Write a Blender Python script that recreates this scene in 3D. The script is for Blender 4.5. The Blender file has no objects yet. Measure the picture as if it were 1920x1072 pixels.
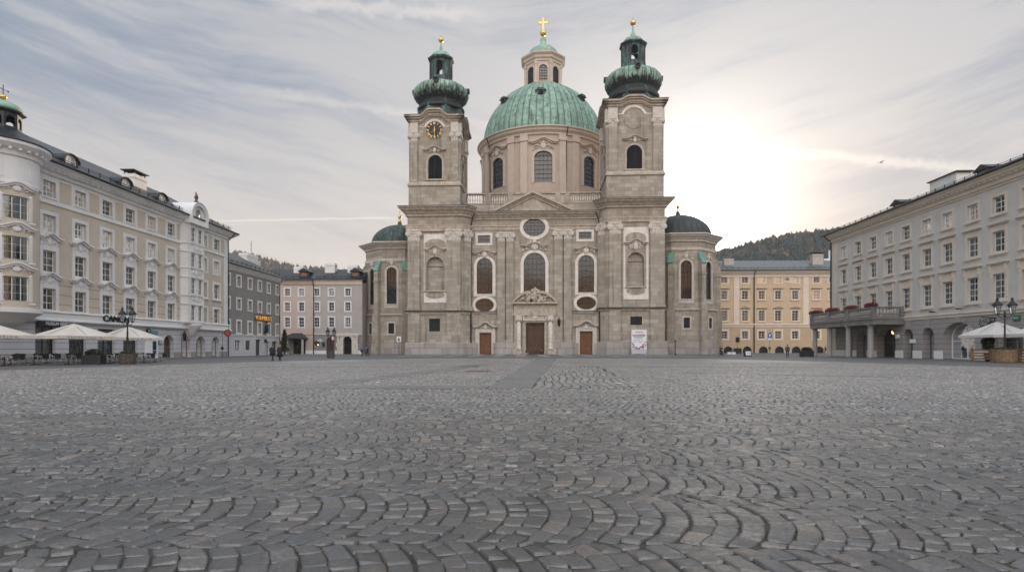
import bpy, bmesh, math, random
import numpy as np
from mathutils import Vector, Matrix
PI = math.pi
R = math.radians
F, CX, HY, H = 1070.0, 960.0, 652.0, 1.35      # focal length and horizon of the photograph, eye height
S = bpy.context.scene
COL = S.collection
rnd = random.Random(7)


class Fr:
    """Frame of a facade: origin on the ground, local x along the wall, local y into the building."""
    def __init__(s, X, Y, ang):
        s.X, s.Y, s.a = X, Y, ang
        s.c, s.s = math.cos(ang), math.sin(ang)

    def lx(s, px, y=0.0):
        a = (px - CX) / F
        X0, Y0 = s.X - s.s * y, s.Y + s.c * y
        return (a * Y0 - X0) / (s.c - a * s.s)

    def dist(s, px, y=0.0):
        return s.Y + s.c * y + s.s * s.lx(px, y)

    def lz(s, py, px, y=0.0):
        return H + (HY - py) / F * s.dist(px, y)

    def world(s, x, y, z=0):
        return Vector((s.X + s.c * x - s.s * y, s.Y + s.s * x + s.c * y, z))


def gp(px, py):
    """Point of the ground seen at a pixel."""
    Y = F * H / (py - HY)
    return ((px - CX) / F * Y, Y)


class Op:
    """Outline of an opening: r rectangle, a arched top, o oval."""
    def __init__(s, x0, x1, z0, z1, k='r', r=None):
        s.x0, s.x1, s.z0, s.z1, s.k = x0, x1, z0, z1, k
        s.c, s.h = (x0 + x1) / 2, (x1 - x0) / 2
        s.r = (s.h if r is None else r)

    def top(s, x):
        t = min(1, abs((x - s.c) / s.h))
        q = math.sqrt(max(0, 1 - t * t))
        if s.k == 'a': return s.z1 - s.r + s.r * q
        if s.k == 'o': return (s.z0 + s.z1) / 2 + (s.z1 - s.z0) / 2 * q
        return s.z1

    def bot(s, x):
        if s.k == 'o': return s.z0 + s.z1 - s.top(x)
        return s.z0

    def half(s, z):
        if s.k == 'a' and z > s.z1 - s.r:
            t = (z - s.z1 + s.r) / s.r
            return s.h * math.sqrt(max(0, 1 - t * t))
        if s.k == 'o':
            t = (z - (s.z0 + s.z1) / 2) / ((s.z1 - s.z0) / 2)
            return s.h * math.sqrt(max(0, 1 - t * t))
        return s.h

    def pts(s, n=14):
        if s.k == 'r': return [(s.x0, s.z0), (s.x1, s.z0), (s.x1, s.z1), (s.x0, s.z1)]
        if s.k == 'o':
            cz, hz = (s.z0 + s.z1) / 2, (s.z1 - s.z0) / 2
            return [(s.c + s.h * math.cos(2 * PI * i / (2 * n)), cz + hz * math.sin(2 * PI * i / (2 * n))) for i in range(2 * n)]
        zs = s.z1 - s.r
        return [(s.x0, s.z0), (s.x1, s.z0)] + [(s.c + s.h * math.cos(PI * i / n), zs + s.r * math.sin(PI * i / n)) for i in range(n + 1)]

    def grow(s, d, b=None):
        b = d if b is None else b
        return Op(s.x0 - d, s.x1 + d, s.z0 - b, s.z1 + d, s.k, s.r + d)

    def at(s, x): return Op(s.x0 + x, s.x1 + x, s.z0, s.z1, s.k, s.r)


class MB:
    def __init__(s):
        s.v, s.f, s.mi, s.sm = [], [], [], []
        s.M = s.W = None
        s.m = 0

    def p(s, x, y, z):
        v = Vector((x, y, z))
        if s.W: v = Vector(s.W(v))
        if s.M: v = s.M @ v
        s.v.append(v[:])
        return len(s.v) - 1

    def face(s, ix, smooth=False):
        s.f.append(tuple(ix)); s.mi.append(s.m); s.sm.append(smooth)

    def poly(s, pts, smooth=False):
        s.face([s.p(*q) for q in pts], smooth)

    def box(s, x0, y0, z0, x1, y1, z1):
        a = [s.p(x, y, z) for z in (z0, z1) for x, y in ((x0, y0), (x1, y0), (x1, y1), (x0, y1))]
        for q in ((0, 1, 2, 3), (4, 5, 6, 7), (0, 1, 5, 4), (1, 2, 6, 5), (2, 3, 7, 6), (3, 0, 4, 7)):
            s.face([a[i] for i in q])

    def prism(s, pts, y0, y1, smooth=False):
        n = len(pts)
        a = [s.p(x, y0, z) for x, z in pts]
        b = [s.p(x, y1, z) for x, z in pts]
        s.face(a); s.face(b[::-1])
        for i in range(n):
            j = (i + 1) % n
            s.face((a[i], a[j], b[j], b[i]), smooth)

    def slab(s, pts, z0, z1):
        n = len(pts)
        a = [s.p(x, y, z0) for x, y in pts]
        b = [s.p(x, y, z1) for x, y in pts]
        s.face(a[::-1]); s.face(b)
        for i in range(n):
            j = (i + 1) % n
            s.face((a[i], a[j], b[j], b[i]))

    def strip(s, up, lo, y0, y1):
        """Solid between two polylines of the same count in x,z."""
        n = len(up)
        for y in (y0, y1):
            a = [s.p(x, y, z) for x, z in up]; b = [s.p(x, y, z) for x, z in lo]
            for i in range(n - 1): s.face((a[i], a[i + 1], b[i + 1], b[i]))
        for L in (up, lo):
            a = [s.p(x, y0, z) for x, z in L]; b = [s.p(x, y1, z) for x, z in L]
            for i in range(n - 1): s.face((a[i], a[i + 1], b[i + 1], b[i]))
        for k in (0, -1):
            s.poly([(up[k][0], y0, up[k][1]), (lo[k][0], y0, lo[k][1]), (lo[k][0], y1, lo[k][1]), (up[k][0], y1, up[k][1])])

    def ring(s, pi, po, y0, y1):
        n = len(pi)
        q = [[s.p(x, y, z) for x, z in L] for L, y in ((pi, y0), (po, y0), (po, y1), (pi, y1))]
        for i in range(n):
            j = (i + 1) % n
            for k in range(4):
                a, b = q[k], q[(k + 1) % 4]
                s.face((a[i], a[j], b[j], b[i]))

    def lathe(s, prof, n=24, c=(0, 0), mod=None, smooth=True, a0=0.0):
        rows = []
        for r, z in prof:
            row = []
            for i in range(n):
                a = a0 + 2 * PI * i / n
                rr = r * (mod(a, i, z) if mod else 1)
                row.append(s.p(c[0] + rr * math.cos(a), c[1] + rr * math.sin(a), z))
            rows.append(row)
        for k in range(len(rows) - 1):
            for i in range(n):
                j = (i + 1) % n
                s.face((rows[k][i], rows[k][j], rows[k + 1][j], rows[k + 1][i]), smooth)
        if prof[0][0] > 1e-4: s.face(rows[0][::-1])
        if prof[-1][0] > 1e-4: s.face(rows[-1])

    def tube(s, pts, r, n=6, smooth=True):
        P = [Vector(q) for q in pts]
        rows = []
        for i, q in enumerate(P):
            t = (P[min(i + 1, len(P) - 1)] - P[max(i - 1, 0)]).normalized()
            u = t.cross(Vector((0, 0, 1)) if abs(t.z) < .9 else Vector((1, 0, 0))).normalized()
            w = t.cross(u)
            rr = r[i] if isinstance(r, (list, tuple)) else r
            rows.append([s.p(*(q + u * rr * math.cos(2 * PI * k / n) + w * rr * math.sin(2 * PI * k / n))) for k in range(n)])
        for a, b in zip(rows, rows[1:]):
            for k in range(n):
                s.face((a[k], a[(k + 1) % n], b[(k + 1) % n], b[k]), smooth)
        s.face(rows[0][::-1]); s.face(rows[-1])

    def ell(s, c, r, nu=8, nv=5):
        rows = []
        for j in range(nv + 1):
            t = -PI / 2 + PI * j / nv
            k = max(math.cos(t), .02)
            rows.append([s.p(c[0] + r[0] * k * math.cos(2 * PI * i / nu), c[1] + r[1] * k * math.sin(2 * PI * i / nu), c[2] + r[2] * math.sin(t)) for i in range(nu)])
        for a, b in zip(rows, rows[1:]):
            for i in range(nu):
                s.face((a[i], a[(i + 1) % nu], b[(i + 1) % nu], b[i]), True)

    def sweep(s, path, prof, closed=False):
        """Cornice: prof (out, z) swept along a plan path; out is to the right of the direction of travel."""
        P = [Vector((x, y)) for x, y in path]
        n = len(P)
        rows = []
        for i in range(n):
            d0 = (P[i] - P[i - 1]) if (i > 0 or closed) else (P[i + 1] - P[i])
            d1 = (P[(i + 1) % n] - P[i]) if (i < n - 1 or closed) else d0
            d0.normalize(); d1.normalize()
            n0 = Vector((d0.y, -d0.x)); n1 = Vector((d1.y, -d1.x))
            b = n0 + n1
            b = b / max(.35, b.dot(n0)) if b.length > 1e-6 else n0
            rows.append([s.p(P[i].x + b.x * o, P[i].y + b.y * o, z) for o, z in prof])
        m = len(prof)
        for i in range(n if closed else n - 1):
            a, b = rows[i], rows[(i + 1) % n]
            for k in range(m - 1):
                s.face((a[k], b[k], b[k + 1], a[k + 1]))
        if not closed:
            s.face(rows[0]); s.face(rows[-1][::-1])

    def wall(s, x0, x1, z0, z1, ops=(), y=0.0, depth=.3, xc=(), top=None):
        xs = sorted({x0, x1, *[q for o in ops for q in (o.x0, o.x1)], *xc})
        zs = sorted({z0, z1, *[q for o in ops for q in (o.z0, o.z1)]})
        for i in range(len(xs) - 1):
            xm = (xs[i] + xs[i + 1]) / 2
            k = 0
            while k < len(zs) - 1:
                def free(k):
                    zm = (zs[k] + zs[k + 1]) / 2
                    return not any(o.x0 < xm < o.x1 and o.z0 < zm < o.z1 for o in ops)
                if not free(k): k += 1; continue
                e = k
                while e + 1 < len(zs) - 1 and free(e + 1): e += 1
                s.poly([(xs[i], y, zs[k]), (xs[i + 1], y, zs[k]), (xs[i + 1], y, zs[e + 1]), (xs[i], y, zs[e + 1])])
                k = e + 1
        for o in ops:
            if o.k != 'r':
                N = 14
                X = [o.c - o.h * math.cos(PI * i / N) for i in range(N + 1)]
                for a, b in zip(X, X[1:]):
                    s.poly([(a, y, o.top(a)), (b, y, o.top(b)), (b, y, o.z1), (a, y, o.z1)])
                    if o.k == 'o':
                        s.poly([(a, y, o.z0), (b, y, o.z0), (b, y, o.bot(b)), (a, y, o.bot(a))])
            L = o.pts()
            for i in range(len(L)):
                a, b = L[i], L[(i + 1) % len(L)]
                s.poly([(a[0], y, a[1]), (b[0], y, b[1]), (b[0], y + depth, b[1]), (a[0], y + depth, a[1])])

    def bars(s, o, nv, nh, y, w, t, edge=None):
        """Glazing bars inside an opening."""
        e = w if edge is None else edge
        if e: s.ring([q for q in shrink(o, e).pts()], o.pts(), y, y + t)
        for i in range(1, nv + 1):
            x = o.x0 + (o.x1 - o.x0) * i / (nv + 1)
            s.box(x - w / 2, y + .004, o.bot(x) + e * .6, x + w / 2, y + t - .004, o.top(x) - e * .6)
        for i in range(1, nh + 1):
            z = o.z0 + (o.z1 - o.z0) * i / (nh + 1)
            h = o.half(z) - e * .6
            s.box(o.c - h, y + .008, z - w / 2, o.c + h, y + t - .008, z + w / 2)

    def build(s, name, mats, parent=None, norm=True):
        me = bpy.data.meshes.new(name)
        me.from_pydata(s.v, [], s.f)
        for m in (mats if isinstance(mats, (list, tuple)) else [mats]): me.materials.append(m)
        me.polygons.foreach_set('material_index', s.mi)
        me.polygons.foreach_set('use_smooth', s.sm)
        if norm:
            bm = bmesh.new(); bm.from_mesh(me)
            bmesh.ops.remove_doubles(bm, verts=bm.verts, dist=.0004)
            bmesh.ops.recalc_face_normals(bm, faces=bm.faces)
            bm.to_mesh(me); bm.free()
        me.update()
        o = bpy.data.objects.new(name, me)
        COL.objects.link(o)
        if parent: o.parent = parent
        return o


def shrink(o, d): return Op(o.x0 + d, o.x1 - d, o.z0 + d, o.z1 - d, o.k, o.r - d)


def empty(name, loc, rz=0, label=None, cat=None, group=None):
    o = bpy.data.objects.new(name, None)
    COL.objects.link(o)
    o.empty_display_size = .2
    o.location = loc
    o.rotation_euler = (0, 0, rz)
    if label: tag(o, label, cat, group)
    return o


def tag(o, label, cat, group=None, kind=None):
    if label: o['label'] = label
    if cat: o['category'] = cat
    if group: o['group'] = group
    if kind: o['kind'] = kind
    return o


KIDS = {}


def kids(o): return [c for c in COL.objects if c.parent == o]


def copy_tree(o, parent=None, loc=None, rz=None, tree=None):
    if tree is None:
        tree = {}
        for c in COL.objects:
            if c.parent: tree.setdefault(c.parent.name, []).append(c)
    c = o.copy(); COL.objects.link(c)
    c.parent = parent
    if loc is not None: c.location = loc
    if rz is not None: c.rotation_euler = (0, 0, rz)
    for ch in tree.get(o.name, []): copy_tree(ch, c, tree=tree)
    return c


def TR(x=0, y=0, z=0, rz=0, ry=0, rx=0):
    return Matrix.Translation((x, y, z)) @ Matrix.Rotation(rz, 4, 'Z') @ Matrix.Rotation(ry, 4, 'Y') @ Matrix.Rotation(rx, 4, 'X')


def text(string, name, mat, parent, x, y, z, w, h, depth=.04, rz=0.0, bold=.0, spacing=1.0):
    cu = bpy.data.curves.new('lettering', 'FONT')
    cu.body = string; cu.extrude = depth; cu.align_x = 'LEFT'; cu.offset = bold; cu.space_character = spacing
    t = bpy.data.objects.new('lettering', cu)
    COL.objects.link(t)
    bpy.context.view_layer.update()
    dg = bpy.context.evaluated_depsgraph_get()
    me = bpy.data.meshes.new_from_object(t.evaluated_get(dg))
    bpy.data.objects.remove(t)
    co = np.array([v.co[:] for v in me.vertices])
    mn, mx = co.min(0), co.max(0)
    q = np.empty_like(co)
    q[:, 0] = x + (co[:, 0] - mn[0]) / (mx[0] - mn[0]) * w
    q[:, 2] = z + (co[:, 1] - mn[1]) / (mx[1] - mn[1]) * h
    q[:, 1] = y - (co[:, 2] - mn[2])
    me.vertices.foreach_set('co', q.ravel())
    me.materials.clear(); me.materials.append(mat)
    me.update()
    o = bpy.data.objects.new(name, me)
    COL.objects.link(o)
    o.parent = parent
    return o


# ------------------------------------------------------------------ materials
MATS = {}


class N:
    """Small wrapper to write node trees briefly."""
    def __init__(s, tree): s.t = tree; s.n = tree.nodes; s.l = tree.links

    def new(s, typ, ins=None, **kw):
        n = s.n.new(typ)
        for k, v in kw.items(): setattr(n, k, v)
        for k, v in (ins or {}).items():
            sock = n.inputs[k]
            if isinstance(v, bpy.types.NodeSocket): s.l.new(v, sock)
            elif isinstance(v, bpy.types.Node): s.l.new(v.outputs[0], sock)
            else: sock.default_value = v
        return n

    def math(s, op, a, b=0.0, c=None, clamp=False):
        n = s.n.new('ShaderNodeMath'); n.operation = op; n.use_clamp = clamp
        for i, v in enumerate((a, b) if c is None else (a, b, c)):
            if isinstance(v, bpy.types.NodeSocket): s.l.new(v, n.inputs[i])
            else: n.inputs[i].default_value = v
        return n.outputs[0]

    def mix(s, fac, a, b, mode='MIX'):
        n = s.n.new('ShaderNodeMix'); n.data_type = 'RGBA'; n.blend_type = mode; n.clamp_factor = True
        for i, v in ((0, fac), (6, a), (7, b)):
            if isinstance(v, bpy.types.NodeSocket): s.l.new(v, n.inputs[i])
            else: n.inputs[i].default_value = (*v, 1) if isinstance(v, tuple) and len(v) == 3 else v
        return n.outputs[2]

    def ramp(s, fac, lo, hi, a=0.0, b=1.0):
        n = s.n.new('ShaderNodeMapRange'); n.interpolation_type = 'SMOOTHSTEP'
        s.l.new(fac, n.inputs[0])
        for i, v in enumerate((lo, hi, a, b)): n.inputs[i + 1].default_value = v
        return n.outputs[0]

    def noise(s, vec, scale, detail=4, rough=.55):
        return s.new('ShaderNodeTexNoise', {'Vector': vec, 'Scale': scale, 'Detail': detail, 'Roughness': rough}).outputs[0]

    def map(s, vec, sc=(1, 1, 1), rot=(0, 0, 0), loc=(0, 0, 0)):
        return s.new('ShaderNodeMapping', {'Vector': vec, 'Scale': sc, 'Rotation': rot, 'Location': loc}).outputs[0]


def newmat(name):
    m = bpy.data.materials.new(name); m.use_nodes = True
    n = N(m.node_tree)
    b = n.n['Principled BSDF']
    MATS[name] = m
    return m, n, b


def hexs(h, k=1.0):
    """sRGB hex to linear albedo times k."""
    c = [int(h[i:i + 2], 16) / 255 for i in (0, 2, 4)]
    return tuple((x / 12.92 if x <= .04045 else ((x + .055) / 1.055) ** 2.4) * k for x in c)


def plain(name, col, rough=.6, metal=0.0, var=.12, scale=3.0, bump=.0, bscale=40, spec=.4, streak=0.0, dirt=(.5, .5, .5)):
    m, n, b = newmat(name)
    tc = n.new('ShaderNodeTexCoord').outputs['Object']
    f = n.noise(tc, scale, 5)
    c0 = tuple(x * (1 - var) for x in col); c1 = tuple(min(1, x * (1 + var)) for x in col)
    c = n.mix(n.ramp(f, .3, .7), c0, c1)
    if streak:
        st = n.noise(n.map(tc, (1.6, 1.6, .12)), 1.0, 5, .65)
        c = n.mix(n.ramp(st, .5, .78, 0, streak), c, tuple(x * d for x, d in zip(col, dirt)))
    n.l.new(c, b.inputs['Base Color'])
    b.inputs['Roughness'].default_value = rough
    b.inputs['Metallic'].default_value = metal
    b.inputs['Specular IOR Level'].default_value = spec
    if bump:
        bn = n.new('ShaderNodeBump', {'Height': n.noise(tc, bscale, 4), 'Strength': bump, 'Distance': .03})
        n.l.new(bn.outputs[0], b.inputs['Normal'])
    return m


def ashlar(name, c1, c2, mortar, bw=1.7, bh=.8, dark=.5, patch=None, mscale=.018, bump=.5):
    m, n, b = newmat(name)
    tc = n.new('ShaderNodeTexCoord').outputs['Object']
    sx = n.new('ShaderNodeSeparateXYZ', {0: tc})
    wob = n.noise(tc, .9, 3)
    u = n.math('ADD', sx.outputs[0], n.math('MULTIPLY', sx.outputs[1], .97))
    v = n.math('ADD', sx.outputs[2], n.math('MULTIPLY', wob, .05))
    vec = n.new('ShaderNodeCombineXYZ', {0: u, 1: v}).outputs[0]
    br = n.new('ShaderNodeTexBrick', {'Vector': vec, 'Color1': (0, 0, 0, 1), 'Color2': (1, 1, 1, 1), 'Mortar': (.5, .5, .5, 1), 'Scale': 1.0,
               'Mortar Size': mscale * 1.3, 'Mortar Smooth': .3, 'Bias': 0.0, 'Brick Width': bw, 'Row Height': bh})
    br.offset_frequency = 2; br.squash = .7; br.squash_frequency = 3
    big = n.noise(tc, .22, 6, .6)
    fine = n.noise(tc, 3.5, 6, .65)
    c = n.mix(n.new('ShaderNodeSeparateColor', {0: br.outputs['Color']}).outputs[0], c1, c2)
    c = n.mix(n.ramp(fine, .35, .75, 0, .45), c, tuple(x * .72 for x in c1))
    if patch:
        pt = n.noise(n.map(tc, (.5, .5, .8)), .8, 2, .4)
        c = n.mix(n.ramp(pt, .52, .70, 0, .25), c, patch)
        c = n.mix(n.ramp(n.new('ShaderNodeSeparateColor', {0: br.outputs['Color']}).outputs[0], .80, .84, 0, .5), c, patch)
        c = n.mix(n.ramp(n.new('ShaderNodeSeparateColor', {0: br.outputs['Color']}).outputs[0], .10, .13, .4, 0), c, tuple(x * .62 for x in c2))
    st = n.noise(n.map(tc, (1.1, 1.1, .10)), 1.0, 6, .65)
    c = n.mix(n.ramp(st, .50, .74, 0, dark), c, tuple(x * .38 for x in c1))
    c = n.mix(n.ramp(big, .45, .75, 0, .35), c, tuple(x * .6 for x in c1))
    c = n.mix(n.math('MULTIPLY', br.outputs['Fac'], .6), c, mortar)
    n.l.new(c, b.inputs['Base Color'])
    b.inputs['Roughness'].default_value = .85
    b.inputs['Specular IOR Level'].default_value = .25
    hgt = n.math('SUBTRACT', n.math('MULTIPLY', fine, .5), br.outputs['Fac'])
    bn = n.new('ShaderNodeBump', {'Height': hgt, 'Strength': bump, 'Distance': .05})
    n.l.new(bn.outputs[0], b.inputs['Normal'])
    return m


def copper(name, g1, g2, dark, amt=.5, dlo=.5, axis=None, sheets=64, row=1.6):
    m, n, b = newmat(name)
    tc = n.new('ShaderNodeTexCoord').outputs['Object']
    st = n.noise(n.map(tc, (1.6, 1.6, .22)), 1.0, 6, .6)
    f = n.noise(tc, 1.3, 5)
    c = n.mix(n.ramp(f, .3, .7), g1, g2)
    c = n.mix(n.ramp(n.noise(tc, .35, 4), .45, .7, 0, .5), c, tuple(x * .62 for x in g1))
    c = n.mix(n.ramp(st, dlo, dlo + .16, 0, amt), c, dark)
    if axis:     # sheets with standing seams round the axis
        sx = n.new('ShaderNodeSeparateXYZ', {0: tc})
        an = n.math('ARCTAN2', n.math('SUBTRACT', sx.outputs[1], axis[1]), n.math('SUBTRACT', sx.outputs[0], axis[0]))
        u = n.math('MULTIPLY', n.math('ADD', an, PI), sheets / (2 * PI))
        cu = n.math('FLOOR', u); fu = n.math('ABSOLUTE', n.math('SUBTRACT', n.math('FRACT', u), .5))
        vv = n.math('ADD', n.math('DIVIDE', sx.outputs[2], row), n.math('MULTIPLY', n.math('SINE', n.math('MULTIPLY', cu, 12.9)), 3.0))
        wn = n.new('ShaderNodeTexWhiteNoise', {'Vector': n.new('ShaderNodeCombineXYZ', {0: cu, 1: n.math('FLOOR', vv)}).outputs[0]}, noise_dimensions='2D').outputs[0]
        c = n.mix(n.math('MULTIPLY', wn, .38), c, n.mix(1.0, c, (.45, .5, .45), 'MULTIPLY'))
        fv = n.math('ABSOLUTE', n.math('SUBTRACT', n.math('FRACT', vv), .5))
        ln = n.math('MAXIMUM', n.ramp(fu, .32, .46, 0, .8), n.ramp(fv, .45, .49, 0, .5))
        c = n.mix(ln, c, n.mix(1.0, c, (.3, .3, .28), 'MULTIPLY'))
    n.l.new(c, b.inputs['Base Color'])
    b.inputs['Roughness'].default_value = .6
    b.inputs['Metallic'].default_value = .1
    bn = n.new('ShaderNodeBump', {'Height': f, 'Strength': .25, 'Distance': .05})
    n.l.new(bn.outputs[0], b.inputs['Normal'])
    return m


def glass(name, gloss=.16, wob=.25, wscale=1.2, tint=(.9, .95, 1)):
    m, n, b = newmat(name)
    out = n.n['Material Output']
    n.n.remove(b)
    tc = n.new('ShaderNodeTexCoord').outputs['Object']
    bn = n.new('ShaderNodeBump', {'Height': n.noise(tc, wscale, 2), 'Strength': wob, 'Distance': .05})
    g = n.new('ShaderNodeBsdfGlossy', {'Color': (*tint, 1), 'Roughness': .03, 'Normal': bn.outputs[0]})
    t = n.new('ShaderNodeBsdfTransparent', {'Color': (.8, .84, .84, 1)})
    fr = n.new('ShaderNodeLayerWeight', {'Blend': .35, 'Normal': bn.outputs[0]}).outputs['Fresnel']
    fac = n.math('ADD', fr, gloss, clamp=True)
    mx = n.new('ShaderNodeMixShader', {0: fac, 1: t.outputs[0], 2: g.outputs[0]})
    n.l.new(mx.outputs[0], out.inputs[0])
    return m


def leaded(name):
    """Church glass: dark, each quarry tilted a little."""
    m, n, b = newmat(name)
    tc = n.new('ShaderNodeTexCoord').outputs['Object']
    sx = n.new('ShaderNodeSeparateXYZ', {0: tc})
    vec = n.new('ShaderNodeCombineXYZ', {0: n.math('ADD', sx.outputs[0], sx.outputs[1]), 1: sx.outputs[2]}).outputs[0]
    br = n.new('ShaderNodeTexBrick', {'Vector': vec, 'Color1': (0, 0, 0, 1), 'Color2': (1, 1, 1, 1), 'Scale': 1.0, 'Mortar Size': .0, 'Brick Width': .3, 'Row Height': .3})
    bn = n.new('ShaderNodeBump', {'Height': n.noise(tc, 1.7, 2), 'Strength': .2, 'Distance': .04})
    n.l.new(bn.outputs[0], b.inputs['Normal'])
    b.inputs['Base Color'].default_value = (.012, .014, .018, 1)
    b.inputs['Roughness'].default_value = .06
    b.inputs['IOR'].default_value = 1.78
    return m


def onion(name, axis, zeq, flip=0.0):
    """Onion copper: green where rain washes it, black streaks running down to a black underside."""
    m = copper(name, (.22, .35, .265), (.33, .48, .37), (.02, .022, .02), .8, .50, axis, 40, 2.2)
    n = N(m.node_tree); b = n.n['Principled BSDF']
    src = b.inputs['Base Color'].links[0].from_socket
    tc = n.new('ShaderNodeTexCoord').outputs['Object']
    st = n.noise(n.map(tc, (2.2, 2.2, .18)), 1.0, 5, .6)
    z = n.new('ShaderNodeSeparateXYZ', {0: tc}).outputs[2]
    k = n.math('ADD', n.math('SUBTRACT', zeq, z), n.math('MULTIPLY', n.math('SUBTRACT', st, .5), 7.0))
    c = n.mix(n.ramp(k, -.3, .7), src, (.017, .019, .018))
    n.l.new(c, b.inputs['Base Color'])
    return m


def glow(name, col, strength):
    m, n, b = newmat(name)
    b.inputs['Base Color'].default_value = (*col, 1)
    b.inputs['Emission Color'].default_value = (*col, 1)
    b.inputs['Emission Strength'].default_value = strength
    return m


M = {}
M['stone'] = ashlar('church ashlar', (.40, .348, .28), (.255, .226, .183), (.17, .15, .13), patch=(.52, .465, .39), dark=.95)
M['trimstone'] = plain('moulded stone', (.40, .343, .275), .85, var=.2, scale=1.5, bump=.3, bscale=6, streak=.75, dirt=(.4, .4, .4))
M['plinth'] = ashlar('conglomerate plinth', (.40, .37, .34), (.25, .22, .19), (.14, .12, .11), 2.3, 1.3, .4, patch=(.46, .42, .39), mscale=.02, bump=.9)
M['panel'] = plain('pale plaster', (.66, .61, .55), .8, var=.1, scale=1.2, streak=.35, dirt=(.7, .7, .7))
M['chapeltrim'] = plain('chapel plaster', (.50, .45, .39), .8, var=.12, scale=1.2, streak=.4, dirt=(.6, .6, .6))
M['carved'] = plain('carved stone', (.52, .475, .415), .85, var=.25, scale=5, bump=.6, bscale=9)
M['drum'] = plain('drum plaster', (.46, .375, .305), .8, var=.06, scale=.8, streak=.25, dirt=(.75, .72, .7))
M['drumtrim'] = plain('drum trim', (.53, .44, .365), .8, var=.06, scale=.8, streak=.2, dirt=(.75, .72, .7))
M['copper'] = copper('dome copper', (.20, .33, .255), (.32, .47, .37), (.07, .055, .035), .85, .52)
M['onion'] = copper('onion copper', (.16, .27, .205), (.25, .38, .29), (.02, .022, .02), .95, .47)
M['darkcopper'] = copper('dark copper', (.03, .05, .045), (.10, .19, .16), (.018, .018, .018), .9, .40)
M['chapelroof'] = copper('chapel copper', (.035, .05, .045), (.09, .15, .13), (.022, .022, .022), .8, .42)
M['capgreen'] = copper('buttress copper', (.10, .25, .19), (.15, .32, .25), (.03, .05, .04), .5, .55)
M['gold'] = plain('gilding', (.72, .46, .13), .35, metal=.9, var=.1)
M['lead'] = leaded('leaded glass')
M['iron'] = plain('black iron', (.012, .012, .014), .5, var=.1)
M['louvre'] = plain('louvre wood', (.018, .018, .02), .7)
M['door'] = plain('oak door', (.145, .06, .022), .55, var=.3, scale=4, bump=.3, bscale=20)
M['maindoor'] = plain('dark oak door', (.075, .038, .018), .55, var=.3, scale=4, bump=.3, bscale=20)
M['clockface'] = plain('clock face', (.012, .014, .02), .5)
M['void'] = plain('dark interior', (.008, .008, .009), .9)
M['gutter0'] = plain('dull lead', (.05, .05, .05), .6, var=.3)
# ------------------------------------------------------------------ camera
cam = bpy.data.cameras.new('camera')
cam.sensor_width = 36; cam.lens = 36 * F / 1920
cam.shift_y = (HY - 536) / 1920
cam.clip_end = 6000; cam.clip_start = .05
co = bpy.data.objects.new('camera', cam); COL.objects.link(co)
co.location = (0, 0, H); co.rotation_euler = (PI / 2, 0, 0)
S.camera = co
S.render.resolution_x, S.render.resolution_y = 1024, 571
S.view_settings.view_transform = 'Standard'; S.view_settings.look = 'None'
S.view_settings.exposure = 0; S.view_settings.gamma = 1
S.cycles.max_bounces = 6; S.cycles.transparent_max_bounces = 8
S.cycles.use_denoising = True
S.cycles.sample_clamp_indirect = 4

# ------------------------------------------------------------------ light
SUN_EL, SUN_AZ = R(7), R(16)
SD = Vector((math.sin(SUN_AZ) * math.cos(SUN_EL), math.cos(SUN_AZ) * math.cos(SUN_EL), math.sin(SUN_EL)))
sl = bpy.data.lights.new('sun', 'SUN'); sl.energy = 5.0; sl.angle = R(.6); sl.color = (1, .72, .45)
so = bpy.data.objects.new('sun', sl); COL.objects.link(so)
so.rotation_euler = (-SD).to_track_quat('-Z', 'Y').to_euler()
so.location = (40, 200, 80)

W = bpy.data.worlds.new('World'); S.world = W; W.use_nodes = True
n = N(W.node_tree)
bg = n.n['Background']
sky = n.new('ShaderNodeTexSky', sky_type='NISHITA', sun_disc=False, sun_elevation=SUN_EL, sun_rotation=SUN_AZ, dust_density=2.0, air_density=1.2)
d = n.new('ShaderNodeTexCoord').outputs['Generated']
sp = n.new('ShaderNodeSeparateXYZ', {0: d})
dx, dy, dz = sp.outputs
# cirrus: wisps drawn out along gently bowed bands of the sky
den = n.math('ADD', n.math('ABSOLUTE', dy), .25)
av = n.math('DIVIDE', dx, den); ev = n.math('DIVIDE', dz, den)
qv = n.math('SUBTRACT', ev, n.math('MULTIPLY', n.math('SQRT', n.math('ADD', n.math('MULTIPLY', av, av), .03)), .30))
st0 = n.new('ShaderNodeCombineXYZ', {0: av, 1: qv, 2: n.math('MULTIPLY', dy, .2)}).outputs[0]
w1 = n.new('ShaderNodeTexNoise', {'Vector': st0, 'Scale': 2.2, 'Detail': 3.0})
plw = n.new('ShaderNodeMix', data_type='VECTOR', ins={0: .09}); n.l.new(st0, plw.inputs[4]); n.l.new(w1.outputs['Color'], plw.inputs[5])
cv = plw.outputs[1]
c1 = n.noise(n.map(cv, (1.5, 9.0, 1), loc=(3.1, 1.7, 0)), 1.0, 8, .62)
c2 = n.noise(n.map(cv, (4.5, 34.0, 1), loc=(7.3, 2.2, 0)), 1.0, 7, .68)
c3 = n.noise(n.map(cv, (1.3, 2.6, 1), loc=(2.6, 5.4, 0)), 1.0, 3, .5)
cl = n.math('ADD', n.math('MULTIPLY', c1, .45), n.math('ADD', n.math('MULTIPLY', c2, .40), n.math('MULTIPLY', c3, .65)))
cl = n.math('SUBTRACT', cl, n.ramp(ev, .34, .66, -.03, .07))
cloud = n.ramp(cl, .61, .86)
el = n.ramp(dz, 0.0, .46)
clear = n.mix(el, (.56, .525, .515), (.225, .295, .41))
lit = n.mix(el, (.72, .655, .61), (.53, .535, .555))
base = n.mix(cloud, clear, lit)
# contrails: thin bands in direction space


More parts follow.
